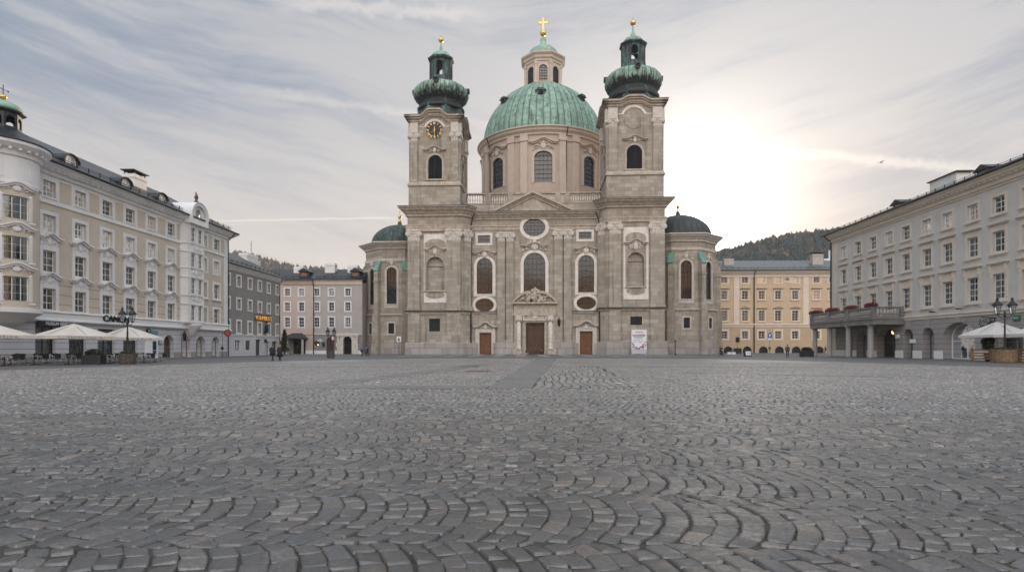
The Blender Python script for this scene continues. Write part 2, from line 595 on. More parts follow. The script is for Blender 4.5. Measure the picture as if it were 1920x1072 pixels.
def trail(ax, az, bx, bz, wid, amt, a0, a1):
    A = Vector(((ax - CX) / F, 1, (HY - az) / F)); B = Vector(((bx - CX) / F, 1, (HY - bz) / F))
    nn = A.cross(B).normalized()
    along = (B - A).normalized()
    v = n.new('ShaderNodeVectorMath', {0: d, 1: nn[:]}, operation='DOT_PRODUCT').outputs['Value']
    wv = n.math('MULTIPLY', n.math('SUBTRACT', n.noise(d, 34, 6, .7), .5), wid * 2.6)
    v = n.math('ABSOLUTE', n.math('ADD', v, wv))
    k = n.ramp(v, 0.0, wid, amt, 0.0)
    u = n.new('ShaderNodeVectorMath', {0: d, 1: along[:]}, operation='DOT_PRODUCT').outputs['Value']
    An, Bn = A.normalized().dot(along), B.normalized().dot(along)
    k = n.math('MULTIPLY', k, n.ramp(u, An - a0, An + .03))
    k = n.math('MULTIPLY', k, n.ramp(u, Bn - .05, Bn + a1, 1.0, 0.0))
    return n.math('MULTIPLY', k, n.ramp(dy, 0, .3))


for q in ((1250, 272, 1830, 314, .012, .7, .1, .12), (400, 414, 760, 408, .003, .7, .02, .02), (560, 182, 960, 240, .010, .34, .15, .12),
          (540, 6, 900, 30, .014, .5, .05, .05), (90, 30, 330, 140, .009, .2, .1, .1)):
    base = n.mix(trail(*q), base, (.86, .80, .75))
# glow round the veiled sun
dot = n.new('ShaderNodeVectorMath', {0: d, 1: Vector((math.sin(R(16.5)), math.cos(R(16.5)), math.tan(R(12)))).normalized()[:]}, operation='DOT_PRODUCT').outputs['Value']
dot = n.math('MAXIMUM', dot, 0.0)
g1 = n.math('MULTIPLY', n.math('POWER', dot, 42.0), .24)
g2 = n.math('MULTIPLY', n.math('POWER', dot, 12.0), .16)
cdir = Vector(((1300 - CX) / F, 1, (HY - 405) / F)).normalized()
dc = n.math('MAXIMUM', n.new('ShaderNodeVectorMath', {0: d, 1: cdir[:]}, operation='DOT_PRODUCT').outputs['Value'], 0.0)
g0 = n.math('ADD', n.math('MULTIPLY', n.math('POWER', dc, 700.0), .85), n.math('MULTIPLY', n.math('POWER', dc, 120.0), .15))
base = n.mix(1.0, base, n.mix(g0, (0, 0, 0), (6.0, 5.6, 5.1)), 'ADD')
base = n.mix(1.0, base, n.mix(1.0, n.mix(g1, (0, 0, 0), (1, .95, .86)), n.mix(g2, (0, 0, 0), (1, .88, .76)), 'ADD'), 'ADD')
# unseen sky overhead and behind the viewer brightened, added as fill for the fronts
up = n.math('MULTIPLY', n.ramp(dz, .5, .85), 1.0)
bk = n.math('MULTIPLY', n.ramp(n.math('MULTIPLY', dy, -1.0), -.1, .7), n.ramp(dz, .05, .5, .45, 1.3))
gain = n.math('ADD', 1.0, n.math('ADD', n.math('MULTIPLY', up, 1.6), n.math('MULTIPLY', bk, 3.9)))
base = n.mix(1.0, base, n.new('ShaderNodeCombineXYZ', {0: n.math('MULTIPLY', gain, n.math('ADD', n.math('MULTIPLY', bk, .10), 1.0)), 1: gain, 2: n.math('SUBTRACT', gain, n.math('ADD', n.math('MULTIPLY', bk, .55), n.math('MULTIPLY', up, .22)))}).outputs[0], 'MULTIPLY')
base = n.mix(n.ramp(dz, -.06, -.01, 1, 0), base, (.18, .17, .165))
skc = n.mix(1.0, sky.outputs[0], (.012, .012, .012), 'MULTIPLY')
tot = n.mix(1.0, n.mix(1.0, base, (8.6, 8.6, 8.6), 'MULTIPLY'), n.mix(1.0, sky.outputs[0], (.14, .14, .16), 'MULTIPLY'), 'ADD')
n.l.new(tot, bg.inputs[0])
bg.inputs[1].default_value = .11

# ------------------------------------------------------------------ ground
def groundmat(name, c, var=.25, rough=.55, scale=1.0, joint=None, moss=0.0):
    m, n, b = newmat(name)
    tc = n.new('ShaderNodeTexCoord').outputs['Object']
    f = n.noise(tc, .35 * scale, 6, .6); g = n.noise(tc, 18 * scale, 4, .7); h = n.noise(tc, 2.2, 5, .6)
    col = n.mix(n.ramp(f, .3, .7), tuple(x * (1 - var) for x in c), tuple(x * (1 + var) for x in c))
    col = n.mix(n.ramp(g, .35, .75, 0, .5), col, tuple(x * .6 for x in c))
    col = n.mix(n.ramp(h, .5, .75, 0, .35), col, tuple(x * 1.35 for x in c))
    hg = g
    if joint:
        br = n.new('ShaderNodeTexBrick', {'Vector': tc, 'Scale': 1.0, 'Color1': (0, 0, 0, 1), 'Color2': (1, 1, 1, 1), 'Mortar Size': .012, 'Mortar Smooth': .2, 'Brick Width': joint[0], 'Row Height': joint[1]})
        bv = n.new('ShaderNodeSeparateColor', {0: br.outputs[0]}).outputs[0]
        col = n.mix(n.math('MULTIPLY', bv, .35), col, tuple(x * .6 for x in c))
        col = n.mix(n.math('MULTIPLY', br.outputs['Fac'], .8), col, tuple(x * .3 for x in c))
        hg = n.math('SUBTRACT', n.math('MULTIPLY', g, .4), br.outputs['Fac'])
    if moss:
        col = n.mix(n.ramp(n.noise(tc, 1.1, 4), .5, .62, 0, moss), col, (.022, .026, .008))
    n.l.new(col, b.inputs['Base Color'])
    n.l.new(n.ramp(h, .3, .7, rough - .08, rough + .12), b.inputs['Roughness'])
    bn = n.new('ShaderNodeBump', {'Height': hg, 'Strength': .4, 'Distance': .004})
    n.l.new(bn.outputs[0], b.inputs['Normal'])
    b.inputs['Specular IOR Level'].default_value = .8
    b.inputs['IOR'].default_value = 1.9 if name == 'far setts' else 1.5
    return m


GM = groundmat('joint earth', (.030, .027, .021), moss=.75, rough=.9)
RM = groundmat('pavement', (.085, .083, .083), .12, .55, joint=(1.2, .6))
FM = groundmat('far setts', (.20, .187, .175), .22, .33, joint=(.19, .17))  # base colour lightened to carry part of the far paving's sheen
SM = groundmat('slabs', (.15, .142, .134), .2, .5, joint=(1.0, .55))
LM = groundmat('light slabs', (.24, .225, .21), .15, .6, joint=(.9, .6))


def sheet(name, pts, z, mat, th=.0):
    b = MB()
    if th: b.slab(pts, z - th, z)
    else: b.poly([(x, y, z) for x, y in pts])
    o = b.build(name, mat)
    o['kind'] = 'structure'
    return o


sheet('ground', [(-1500, -900), (1500, -900), (1500, 1600), (-1500, 1600)], 0, RM)
FIELD = [(-34, -8), (-31.5, 30), (-24, 54), (-19, 63), (-10, 72), (14, 72), (24, 69), (29, 58), (34, 38), (36, -8)]
BED = None


def inside(px, py, poly):
    c = np.zeros(px.shape, bool)
    q = len(poly)
    for i in range(q):
        x0, y0 = poly[i]; x1, y1 = poly[(i + 1) % q]
        if y0 == y1: continue
        t = ((y0 > py) != (y1 > py)) & (px < (x1 - x0) * (py - y0) / (y1 - y0) + x0)
        c ^= t
    return c


for i in range(13):
    x0 = -19 + i * 3.9
    sheet('forecourt_stripe', [(x0, 88), (x0 + 1.7, 88), (x0 + 2.2, 117.2 - (x0 - 4) * .05), (x0 + .5, 117.2 - (x0 - 4) * .05)], .012, LM)
def lie(x, y):
    """Slightly uneven lie of the old paving."""
    return .006 * np.sin(x * .9 + 2 * np.sin(y * .37)) + .005 * np.sin(y * 1.7 + x * .4)


gx_, gy_ = np.meshgrid(np.arange(-36, 36.1, .5), np.arange(-8, 72.1, .4), indexing='ij')
bm_v = np.stack([gx_, gy_, .013 + lie(gx_, gy_)], -1).reshape(-1, 3)
bi = np.arange(gx_.size).reshape(gx_.shape)
bq = np.stack([bi[:-1, :-1], bi[1:, :-1], bi[1:, 1:], bi[:-1, 1:]], -1).reshape(-1, 4)
bc = bm_v[bq].mean(1)
bq = bq[inside(bc[:, 0], bc[:, 1], FIELD)]
me = bpy.data.meshes.new('joint_bed'); me.from_pydata(bm_v.tolist(), [], bq.tolist()); me.materials.append(GM); me.update()
o = bpy.data.objects.new('joint_bed', me); COL.objects.link(o); o['kind'] = 'structure'
STRIPS = [
    ([(-8.2, 18.6), (-.8, 18.6), (-.75, 19.9), (-7.9, 19.9)], SM),
    ([(-7.4, 19.9), (-6.4, 19.9), (-3.4, 34.0), (-1.7, 46), (-3.0, 46), (-4.9, 34)], SM),
    ([(-.85, 18.6), (.62, 18.6), (5.6, 72), (3.2, 72)], SM),
    ([(9.0, 30.2), (17.0, 25.2), (17.2, 26.3), (9.4, 31.2)], SM),
    ([(-18, 39.5), (-2.5, 40.5), (-2.5, 41.3), (-18, 40.4)], SM),
    ([(4.4, 40.5), (22, 38.2), (22, 39.2), (4.4, 41.5)], SM),
]
FAR0 = 50.0
nstrip = [sheet('slab_path' if i == 2 else 'slab_strip', p, .036, m, .03) for i, (p, m) in enumerate(STRIPS)]
sheet('far_setts', [(-25.3, FAR0), (-24, 54), (-19, 63), (-10, 72), (3.1, 72), (1.9, FAR0)], .034, FM)
sheet('far_setts', [(3.55, FAR0), (5.7, 72), (14, 72), (24, 69), (29, 58), (31, FAR0)], .034, FM)

# setts laid in segmental arches: real stones, finer near the camera
rs = np.random.RandomState(3)
WB, PI_X, RA = 1.28, .170, 1.0
PHM = math.asin(WB / 2 / RA)


def arches(y0, y1, kx):
    """Corner points (N,4,2) of the stones of all bands between y0 and y1."""
    out = []
    k = 0
    y = y0
    while y < y1 - .01:
        half = min(max(kx * (y + WB) + 3.0, 6.0), 36)
        u = np.arange(-half - .6, half + .3, PI_X) + rs.uniform(0, PI_X)
        ns = 7
        for i in range(ns + 1):
            pass
        U = np.repeat(u[:, None], ns + 1, 1)
        st = rs.uniform(-.5, .5, (len(u), 1))
        j = np.arange(ns + 1)[None, :] + st
        j = np.clip(j, -.001, ns + .001)
        wgt = 2 * PHM / ns
        a = np.clip(-PHM + (j + .0) * wgt + rs.uniform(-.16, .16, j.shape) * wgt, -PHM, PHM)
        a0, a1 = a[:, :-1], a[:, 1:]
        ok = (a1 - a0) > .35 * wgt
        a0 = a0 + .028 * wgt; a1 = a1 - .028 * wgt
        U0 = (U[:, :-1] + rs.uniform(-.012, .012, (len(u), 1)))
        U1 = U0 + PI_X * rs.uniform(.985, 1.05, U0.shape)
        kk = .55

        def P(Ux, ph, lead):
            ph2 = np.clip(ph + lead * PI_X * np.tan(ph) * kk / (RA * np.cos(ph)), -PHM, PHM)
            return np.stack([Ux + RA * np.cos(ph2), y + WB / 2 + RA * np.sin(ph2)], -1)
        q = np.stack([P(U0, a0, 0), P(U1, a0, 1), P(U1, a1, 1), P(U0, a1, 0)], 2)
        out.append(q[ok])
        y += WB
        k += 1
    return np.concatenate(out)


def rows(x0, x1, y0, y1):
    out = []
    for x in np.arange(x0, x1, .30):
        ys = np.arange(y0, y1, .34) + rs.uniform(0, .3)
        a = np.stack([np.full_like(ys, x), ys], -1); 
        q = np.stack([a, a + [.29, 0], a + [.29, .33], a + [0, .33]], 1)
        q[:, :, 0] += (q[:, :, 1] - 18.6) * .075
        out.append(q)
    return np.concatenate(out)


REG = [(.65, 18.6), (4.3, 18.6), (6.2, 40.4), (2.3, 40.4)]


def keep(q, field=FIELD, holes=True):
    c = q.mean(1)
    m = inside(c[:, 0], c[:, 1], field)
    if holes:
        for p, _ in STRIPS: m &= ~inside(c[:, 0], c[:, 1], p)
        m &= ~inside(c[:, 0], c[:, 1], REG)
    return q[m]


def stones(q, G, inset, name):
    """Rounded stones with a G x G grid each; the outer ring of the grid is the buried side."""
    Nn = len(q)
    q = q + rs.uniform(-.006, .006, q.shape)
    ctr = q.mean(1, keepdims=True)
    e = np.linalg.norm(q - ctr, axis=2, keepdims=True)
    q = ctr + (q - ctr) * (1 - inset * rs.uniform(.7, 1.5, (Nn, 1, 1)) / e)
    if G == 4:
        t = np.array([0, .05, .95, 1.0]); prof = np.array([-.035, 1, 1, -.035])
    else:
        t = np.concatenate([[0, .014, .11], np.linspace(.11, .89, G - 4)[1:-1], [.89, .986, 1.0]])
    A, Bm = np.meshgrid(t, t, indexing='ij')
    # pull the plan corners in
    r = np.clip(np.maximum(abs(A - .5), abs(Bm - .5)) * 2, 0, 1)
    cr = (abs(A - .5) * 2 * abs(Bm - .5) * 2) ** 3
    A2 = .5 + (A - .5) * (1 - .07 * cr); B2 = .5 + (Bm - .5) * (1 - .07 * cr)
    w = np.stack([(1 - A2) * (1 - B2), A2 * (1 - B2), A2 * B2, (1 - A2) * B2], -1)
    xy = np.einsum('ghk,nkc->nghc', w, q)
    edge = np.minimum(np.minimum(A, 1 - A), np.minimum(Bm, 1 - Bm))
    top = np.where(edge <= 0, -.03, np.where(edge < .08, .025, .029 if G > 4 else .028))
    hh = top[None] + (edge > 0)[None] * (rs.normal(0, .003, (Nn, 1, 1)) + rs.normal(0, .012, (Nn, 1, 1)) * (A - .5)[None] + rs.normal(0, .012, (Nn, 1, 1)) * (Bm - .5)[None])
    if G > 4:
        hh = hh + (edge > .1)[None] * rs.normal(0, .0018, (Nn, len(t), len(t)))
    v = np.concatenate([xy, hh[..., None]], -1).reshape(-1, 3)
    X_, Y_ = v[:, 0].copy(), v[:, 1].copy()      # settled, uneven laying
    v[:, 0] += .07 * np.sin(Y_ * 1.3 + .9 * np.sin(X_ * .7)) + .05 * np.sin(X_ * 1.9 + Y_ * .8)
    v[:, 1] += .06 * np.sin(X_ * 1.1 + 1.3 * np.sin(Y_ * .5)) + .045 * np.sin(X_ * .45 - Y_ * .9)
    v[:, 2] += lie(v[:, 0], v[:, 1])
    g = len(t)
    idx = np.arange(g * g).reshape(g, g)
    f1 = np.stack([idx[:-1, :-1], idx[1:, :-1], idx[1:, 1:], idx[:-1, 1:]], -1).reshape(-1, 4)
    f = (np.arange(Nn)[:, None, None] * g * g + f1[None]).reshape(-1, 4)
    me = bpy.data.meshes.new(name)
    me.vertices.add(len(v)); me.vertices.foreach_set('co', v.ravel())
    me.loops.add(f.size); me.loops.foreach_set('vertex_index', f.ravel().astype(np.int32))
    me.polygons.add(len(f)); me.polygons.foreach_set('loop_start', np.arange(0, f.size, 4, dtype=np.int32))
    me.polygons.foreach_set('loop_total', np.full(len(f), 4, np.int32))
    if G > 4: me.polygons.foreach_set('use_smooth', np.ones(len(f), bool))
    me.update(calc_edges=True)
    b0 = np.exp(rs.normal(0, .24, (Nn, 1)))
    col = np.array([[.120, .103, .087]]) * b0
    u = rs.uniform(0, 1, Nn)
    warm = u < .06; brown = (u > .11) & (u < .20); dark = (u > .9); blue = (u > .78) & (u < .9)
    col[warm] = np.array([.188, .145, .115]) * b0[warm]
    col[brown] = np.array([.150, .131, .110]) * b0[brown]
    col[dark] *= .68
    col[blue] = np.array([.108, .101, .096]) * b0[blue]
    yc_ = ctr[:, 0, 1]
    col *= (.46 + 1.10 * np.clip((yc_ - 4) / 17, 0, 1))[:, None]      # grazing sheen put into the stone colour: darker near, lighter towards the middle
    rgba = np.concatenate([col, np.ones((Nn, 1))], 1)
    at = me.color_attributes.new('stone', 'FLOAT_COLOR', 'POINT')
    at.data.foreach_set('color', np.repeat(rgba, g * g, 0).ravel().astype(np.float32))
    o = bpy.data.objects.new(name, me); COL.objects.link(o)
    o['kind'] = 'structure'
    me.materials.append(COB if G > 4 else COB2)
    return o


def setts(name, bump, r0, r1, ior):
    m, n, b = newmat(name)
    at = n.new('ShaderNodeVertexColor', layer_name='stone').outputs[0]
    tc = n.new('ShaderNodeTexCoord').outputs['Object']
    g = n.noise(tc, 48, 5, .75); g2 = n.noise(tc, 14, 5, .65); g3 = n.noise(tc, .25, 4, .5)
    cc = n.mix(n.ramp(g, .35, .7), n.mix(1.0, at, (.42, .42, .42), 'MULTIPLY'), n.mix(1.0, at, (1.62, 1.6, 1.58), 'MULTIPLY'))
    cc = n.mix(n.ramp(g2, .45, .75, 0, .5), cc, n.mix(1.0, at, (.55, .53, .5), 'MULTIPLY'))
    cc = n.mix(n.ramp(g3, .35, .7), n.mix(1.0, cc, (.86, .86, .86), 'MULTIPLY'), n.mix(1.0, cc, (1.12, 1.1, 1.08), 'MULTIPLY'))
    n.l.new(cc, b.inputs['Base Color'])
    n.l.new(n.ramp(g2, .3, .7, r0, r1), b.inputs['Roughness'])
    b.inputs['Specular IOR Level'].default_value = .7
    b.inputs['IOR'].default_value = ior
    bn = n.new('ShaderNodeBump', {'Height': n.math('ADD', g2, n.math('MULTIPLY', g, .4)), 'Strength': bump, 'Distance': .004})
    n.l.new(bn.outputs[0], b.inputs['Normal'])
    return m


COB, COB2 = setts('granite setts', 1.0, .34, .54, 1.75), setts('worn granite setts', .4, .31, .44, 2.15)
Y0 = 5.10 - 3 * WB
YM = Y0 + 8 * WB
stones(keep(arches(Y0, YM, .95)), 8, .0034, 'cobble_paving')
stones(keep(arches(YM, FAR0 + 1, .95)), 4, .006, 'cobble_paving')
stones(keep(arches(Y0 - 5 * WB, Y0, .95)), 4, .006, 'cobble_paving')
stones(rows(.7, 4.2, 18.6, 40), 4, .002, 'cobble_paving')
# ------------------------------------------------------------------ church
CH = Fr(4.82, 120, R(-3))
church = empty('church', (CH.X, CH.Y, 0), CH.a, 'baroque stone church with two onion towers and a green copper dome behind the cobbled square', 'church')
X = CH.lx


def Z(py, px=1003, y=0): return CH.lz(py, px, y)


def hood(mb, xc, w, z, rise, th, proj, y, ends=.28, n=20):
    """Curved hood moulding: flat ends and a raised middle."""
    def f(t):
        t = abs(t)
        if t > 1 - ends: return 0
        return rise * (.5 + .5 * math.cos(PI * t / (1 - ends)))
    T = [-1 + 2 * i / n for i in range(n + 1)]
    up = [(xc + w / 2 * t, z + f(t)) for t in T]
    mb.strip(up, [(x, q - th * .45) for x, q in up], y - proj, y)
    up2 = [(xc + w / 2 * .93 * t, z + f(t) - th * .45 - .003) for t in T]
    mb.strip(up2, [(x, q - th * .55) for x, q in up2], y - proj * .6, y)


def ornament(mb, xc, zc, w, h, y, seed=0, d=.22):
    """Carved cartouche: shield, scrolls and leaves in relief."""
    r = random.Random(seed)
    mb.ell((xc, y, zc), (w * .17, d, h * .34), 10, 6)
    mb.ell((xc, y, zc + h * .36), (w * .10, d * 1.1, h * .16), 8, 5)
    for s in (-1, 1):
        pts = []
        for i in range(12):
            a = i / 11
            t = a * 2.1 * PI
            k = (1 - a * .75)
            pts.append((xc + s * (w * .30 + w * .13 * k * math.cos(t)), y, zc - h * .12 + h * .26 * k * math.sin(t)))
        mb.tube(pts, [h * .055 * (1 - .4 * i / 11) for i in range(12)], 5)
        for i in range(6):
            a = r.uniform(0, 1)
            mb.ell((xc + s * w * (.14 + .34 * a), y, zc + h * (.32 - .62 * a + r.uniform(-.1, .1))), (w * r.uniform(.03, .07), d * r.uniform(.5, 1), h * r.uniform(.05, .12)), 6, 4)


def capital(mb, x0, x1, z0, z1, y, d):
    """Composite capital: bell, leaves, volutes, abacus."""
    w = x1 - x0; h = z1 - z0; xc = (x0 + x1) / 2
    mb.box(x0 - .02, y - d, z0, x1 + .02, y, z1 - h * .35)
    mb.box(x0 - w * .09, y - d - .22, z1 - h * .13, x1 + w * .09, y, z1)
    mb.box(x0 - w * .03, y - d - .1, z1 - h * .36, x1 + w * .03, y, z1 - h * .135)
    for s in (-1, 1):
        c = xc + s * w * .46
        for rr, dd in ((h * .25, .2), (h * .13, .28)):
            L = [(c + rr * math.cos(2 * PI * i / 12), z1 - h * .38 + rr * math.sin(2 * PI * i / 12)) for i in range(12)]
            mb.prism(L, y - d - dd, y)
    mb.ell((xc, y - d - .1, z1 - h * .12), (w * .12, .2, h * .14), 6, 4)
    for i in range(4):
        mb.ell((x0 + w * (i + .5) / 4, y - d, z0 + h * .18), (w * .09, .1, h * .2), 6, 4)
        mb.ell((x0 + w * (i + .5) / 4, y - d - .06, z0 + h * .38), (w * .07, .1, h * .07), 6, 4)


def ch_window(parent, op, y, sur=.5, hoodw=None, hz=None, orn=None, nv=3, nh=6, sill=True, mat='panel', name='window', depth=.55, seed=1, bar=.06):
    b = MB()
    b.ring(op.pts(), op.grow(sur, sur if not sill else .05).pts(), y - .10, y)
    b.ring(op.grow(.12, .0).pts(), op.grow(.26, .02).pts(), y - .15, y - .1)
    if sill:
        b.box(op.x0 - sur, y - .12, op.z0 - .5, op.x1 + sur, y, op.z0 - .053)
        b.box(op.x0 - sur * .6, y - .22, op.z0 - .16, op.x1 + sur * .6, y - .121, op.z0 - .04)
    w = b.build(name, M[mat], parent)
    if hoodw:
        b = MB(); b.m = 0
        hood(b, op.c, hoodw, hz, .55, .42, .5, y)
        b.build('hood_moulding', M['trimstone'], w)
    if orn:
        b = MB()
        ornament(b, op.c, orn[0], orn[1], orn[2], y - .12, seed)
        b.build('cartouche', M['carved'], w)
    b = MB(); b.bars(op, nv, nh, y + depth * .6, bar, .07); b.build('glazing_bars', M['iron'], w)
    b = MB(); q = op.pts(); b.poly([(x, y + depth * .75, z) for x, z in q]); b.build('pane', M['lead'], w)
    return w


def balusters(parent, mat, x0, x1, n, y, z0, z1, r, rz=0):
    b = MB()
    h = z1 - z0
    pr = [(r * .75, 0), (r * .8, .06), (r * .4, .1), (r * .55, .2), (r, .34), (r * .85, .46), (r * .4, .7), (r * .36, .8), (r * .75, .88), (r * .75, 1)]
    b.lathe([(q, t * h) for q, t in pr], 8)
    p = b.build('baluster', mat, parent)
    out = [p]
    for i in range(n):
        o = p if i == 0 else p.copy()
        if i: COL.objects.link(o); o.parent = parent
        o.location = (x0 + (x1 - x0) * (i + .5) / n, y, z0)
        out.append(o)
    return out


def door_leafs(parent, x0, x1, z0, z1, y, mat, rows=3):
    b = MB()
    b.box(x0, y, z0, x1, y + .12, z1)
    xc = (x0 + x1) / 2
    for a, c in ((x0, xc - .03), (xc + .03, x1)):
        h = (z1 - z0) / rows
        for i in range(rows):
            m_ = .09 * (c - a) + .05
            b.box(a + m_, y - .05, z0 + h * i + m_, c - m_, y + .01, z0 + h * (i + 1) - m_ * .6)
            b.box(a + m_ * 1.9, y - .09, z0 + h * i + m_ * 1.9, c - m_ * 1.9, y - .04, z0 + h * (i + 1) - m_ * 1.5)
    b.box(xc - .05, y - .10, z0, xc + .05, y, z1)
    d_ = b.build('door', M[mat], parent)
    b = MB(); b.tube([(xc + .12, y - .08, z0 + 1.0), (xc + .12, y - .16, z0 + 1.05), (xc + .12, y - .16, z0 + 1.3), (xc + .12, y - .08, z0 + 1.35)], .03, 5)
    b.build('handle', M['gold'], d_)
    return d_


# central front ------------------------------------------------------
xl, xr = X(884), X(1123)
ops = {}


def aop(a, b_, top, bot, k='a', y=0, r=None):
    return Op(X(a, y), X(b_, y), Z(bot, (a + b_) / 2, y), Z(top, (a + b_) / 2, y), k, r)


wL, wC, wR = aop(894, 923.5, 484, 551), aop(982, 1022.5, 474, 556), aop(1084, 1114, 478.5, 548)
oL, oR, oC = aop(891, 926, 559.5, 584, 'o'), aop(1081, 1117.5, 556, 580, 'o'), aop(981, 1022.5, 410, 443, 'o')
sL, sR = aop(896, 919, 441.5, 455.5, 'r'), aop(1085, 1109, 435, 448, 'r')
dL = Op(X(899), X(921.5), .0, Z(623.7, 910), 'r'); dR = Op(X(1087), X(1111), .0, Z(621, 1099), 'r')
dC = Op(X(986), X(1020.6), .0, Z(605), 'r')
zc = Z(398)
b = MB()
b.wall(xl, xr, 0, zc, [wL, wC, wR, oL, oR, oC, sL, sR, dL, dR, dC], 0, .6)
b.box(xl, 1.3, 0, xr, 1.5, zc)
front = b.build('central_facade', M['stone'], church)
for op, s_, nv, nh, hw, hz, orn, sd in ((wL, .62, 3, 6, (885, 930), 472, (477, 36, 18), 1), (wR, .62, 3, 6, (1075, 1120), 466, (471, 36, 18), 2), (wC, .65, 4, 7, (976, 1027), 459, (462, 44, 24), 3)):
    k = 120 / F
    ch_window(front, op, 0, s_, (hw[1] - hw[0]) * k, Z(hz), (Z(orn[0]), orn[1] * k, orn[2] * k), nv, nh, seed=sd)
for op in (oL, oR): ch_window(front, op, 0, .62, nv=2, nh=1, sill=False, name='oval_window')
ch_window(front, oC, 0, .75, nv=5, nh=4, sill=False, name='oval_window')
for op in (sL, sR): ch_window(front, op, 0, .5, nv=3, nh=1, sill=False, name='small_window')
# pilasters with plinths and capitals
zp = Z(641)
for a, c, cap in ((933, 947, (436, 453)), (949.5, 963, (436, 453)), (1039, 1054.5, (432, 450)), (1057, 1072, (432, 450))):
    b = MB()
    b.box(X(a), -.55, zp, X(c), 0, Z(cap[1]))
    b.box(X(a) - .1, -.66, zp, X(c) + .1, 0, zp + .5)
    p_ = b.build('pilaster', M['stone'], front)
    b = MB(); capital(b, X(a), X(c), Z(cap[1]) + .003, Z(cap[0]), 0, .55); b.build('capital', M['carved'], p_)
for a, c in ((931, 965), (1037, 1074)):
    b = MB(); b.box(X(a), -.75, 0, X(c), 0, zp - .003); b.box(X(a) + .1, -.62, zp - .003, X(c) - .1, 0, zp + .12)
    b.build('plinth', M['plinth'], front)
for a, c in ((884, 897), (923, 931), (1074, 1085), (1113, 1123)):
    b = MB(); b.box(X(a), -.3, 0, X(c), 0, zp - .2); b.build('plinth', M['plinth'], front)
# entablature, string courses
CORN = [(-1.5, .3), (.2, .16), (1.45, .02), (1.5, -.22), (1.2, -.42), (1.15, -.62), (.75, -.95), (.55, -1.25), (.35, -1.4), (.3, -1.75), (0, -1.8)]


def corn(b, path, z, k=1.0, pr=CORN): b.sweep(path, [(o * k, z + q * k) for o, q in pr])


b = MB()
corn(b, [(xl + .02, 0), (xr - .02, 0)], zc, .85)
b.build('cornice', M['trimstone'], front)
for e0, e1 in ((xl, X(974)), (X(1029.5), xr)):
    b = MB(); b.sweep([(e0, 0), (e1, 0)], [(0, Z(422)), (.3, Z(422)), (.3, Z(424.5)), (.16, Z(425)), (.14, Z(431)), (0, Z(431))]); b.build('architrave', M['trimstone'], front)
b = MB(); b.sweep([(xl, 0), (xr, 0)], [(-1.5, zc + .4), (.2, zc + .2), (1.3, zc + .06), (1.32, zc - .07), (1.2, zc - .07)]); b.build('lead_flashing', M['gutter0'], front)
for a, c in ((884, 932), (1073, 1123)):
    b = MB()
    b.sweep([(X(a), 0), (X(c), 0)], [(0, Z(583)), (.35, Z(584)), (.35, Z(586)), (.15, Z(588)), (0, Z(588.5))])
    b.build('string_course', M['trimstone'], front)
    b = MB(); zq = Z(584); b.sweep([(X(a), 0), (X(c), 0)], [(0, zq + .22), (.37, zq + .04), (.38, zq - .1), (.33, zq - .1)]); b.build('lead_flashing', M['gutter0'], front)
# pediment
b = MB()
za, zb = Z(398), Z(358.6, 1000, -.4)
L_, R_, A_ = X(921), X(1080), X(999)
b.prism([(L_ + 1, za), (R_ - 1, za), (A_, zb - .9)], -.35, 1.2)
for s, e in ((1, L_), (-1, R_)):
    for (o0, o1, pj) in ((0, .45, 1.25), (.45, .8, .85), (.8, 1.25, .6)):
        b.prism([(e + s * .0, za + .1 - o0 * .2), (A_, zb - o0), (A_, zb - o1), (e + s * o1 * 2.2, za + .1 - .0)] if o0 == 0 else
                [(e + s * o0 * 2.2, za + .1), (A_, zb - o0), (A_, zb - o1), (e + s * o1 * 2.2, za + .1)], -pj + (0 if s > 0 else .004), 1.2)
b.build('pediment', M['trimstone'], front)
# side doors with segmental hoods
for op, hw, hz in ((dL, (887, 932), (601, 612)), (dR, (1075, 1121), (599, 610))):
    b = MB()
    b.ring(op.pts(), op.grow(.85, 0).pts(), -.22, 0)
    b.ring(op.grow(.12, 0).pts(), op.grow(.4, 0).pts(), -.3, -.22)
    hood(b, op.c, (hw[1] - hw[0]) * .112, Z(hz[1]) + .15, .95, .45, .8, 0, ends=.2)
    pr = b.build('door_surround', M['carved'], front)
    b = MB(); ornament(b, op.c, Z(614), 2.6, 1.5, -.2, 5); b.build('cartouche', M['carved'], pr)
    door_leafs(front, op.x0, op.x1, .0, op.z1, .35, 'door', 3)
# main portal
b = MB()
pc = dC.c
b.ring(dC.pts(), dC.grow(.75, 0).pts(), -.5, 0)
b.ring(dC.grow(.15, 0).pts(), dC.grow(.45, 0).pts(), -.62, -.5)
for a, c in ((964.5, 977.5), (1027, 1041)):
    b.box(X(a), -.8, 0, X(c), 0, Z(592))
    b.box(X(a) - .12, -1.35, 0, X(c) + .12, 0, Z(655))
z0, z1 = Z(592), Z(567)
b.box(X(963), -.95, z0, X(1042), 0, z0 + 1.0)
b.box(X(964), -.8, z0 + 1.0, X(1041), 0, z1 - .35)
b.box(X(961), -1.5, z1 - .35, X(1044.5), 0, z1)
b.box(X(977), -.72, Z(602), X(1029), 0, Z(592.5))
portal = b.build('portal', M['trimstone'], front)
b = MB()
for s, e in ((1, X(961)), (-1, X(1044.5))):
    T = [i / 10 for i in range(11)]
    hh = 2.3; ww = 3.5
    up = [(e + s * ww * t, z1 + .05 + hh * math.sin(t * PI * .5) ** .8) for t in T]
    lo = [(x, max(z1 + .0, q - .55)) for x, q in up]
    b.strip(up, lo, -1.45, 0)
    lo2 = [(x, z1) for x, q in lo]
    b.strip([(x, q - .01) for x, q in lo], lo2, -.8, 0)
b.build('broken_pediment', M['trimstone'], portal)
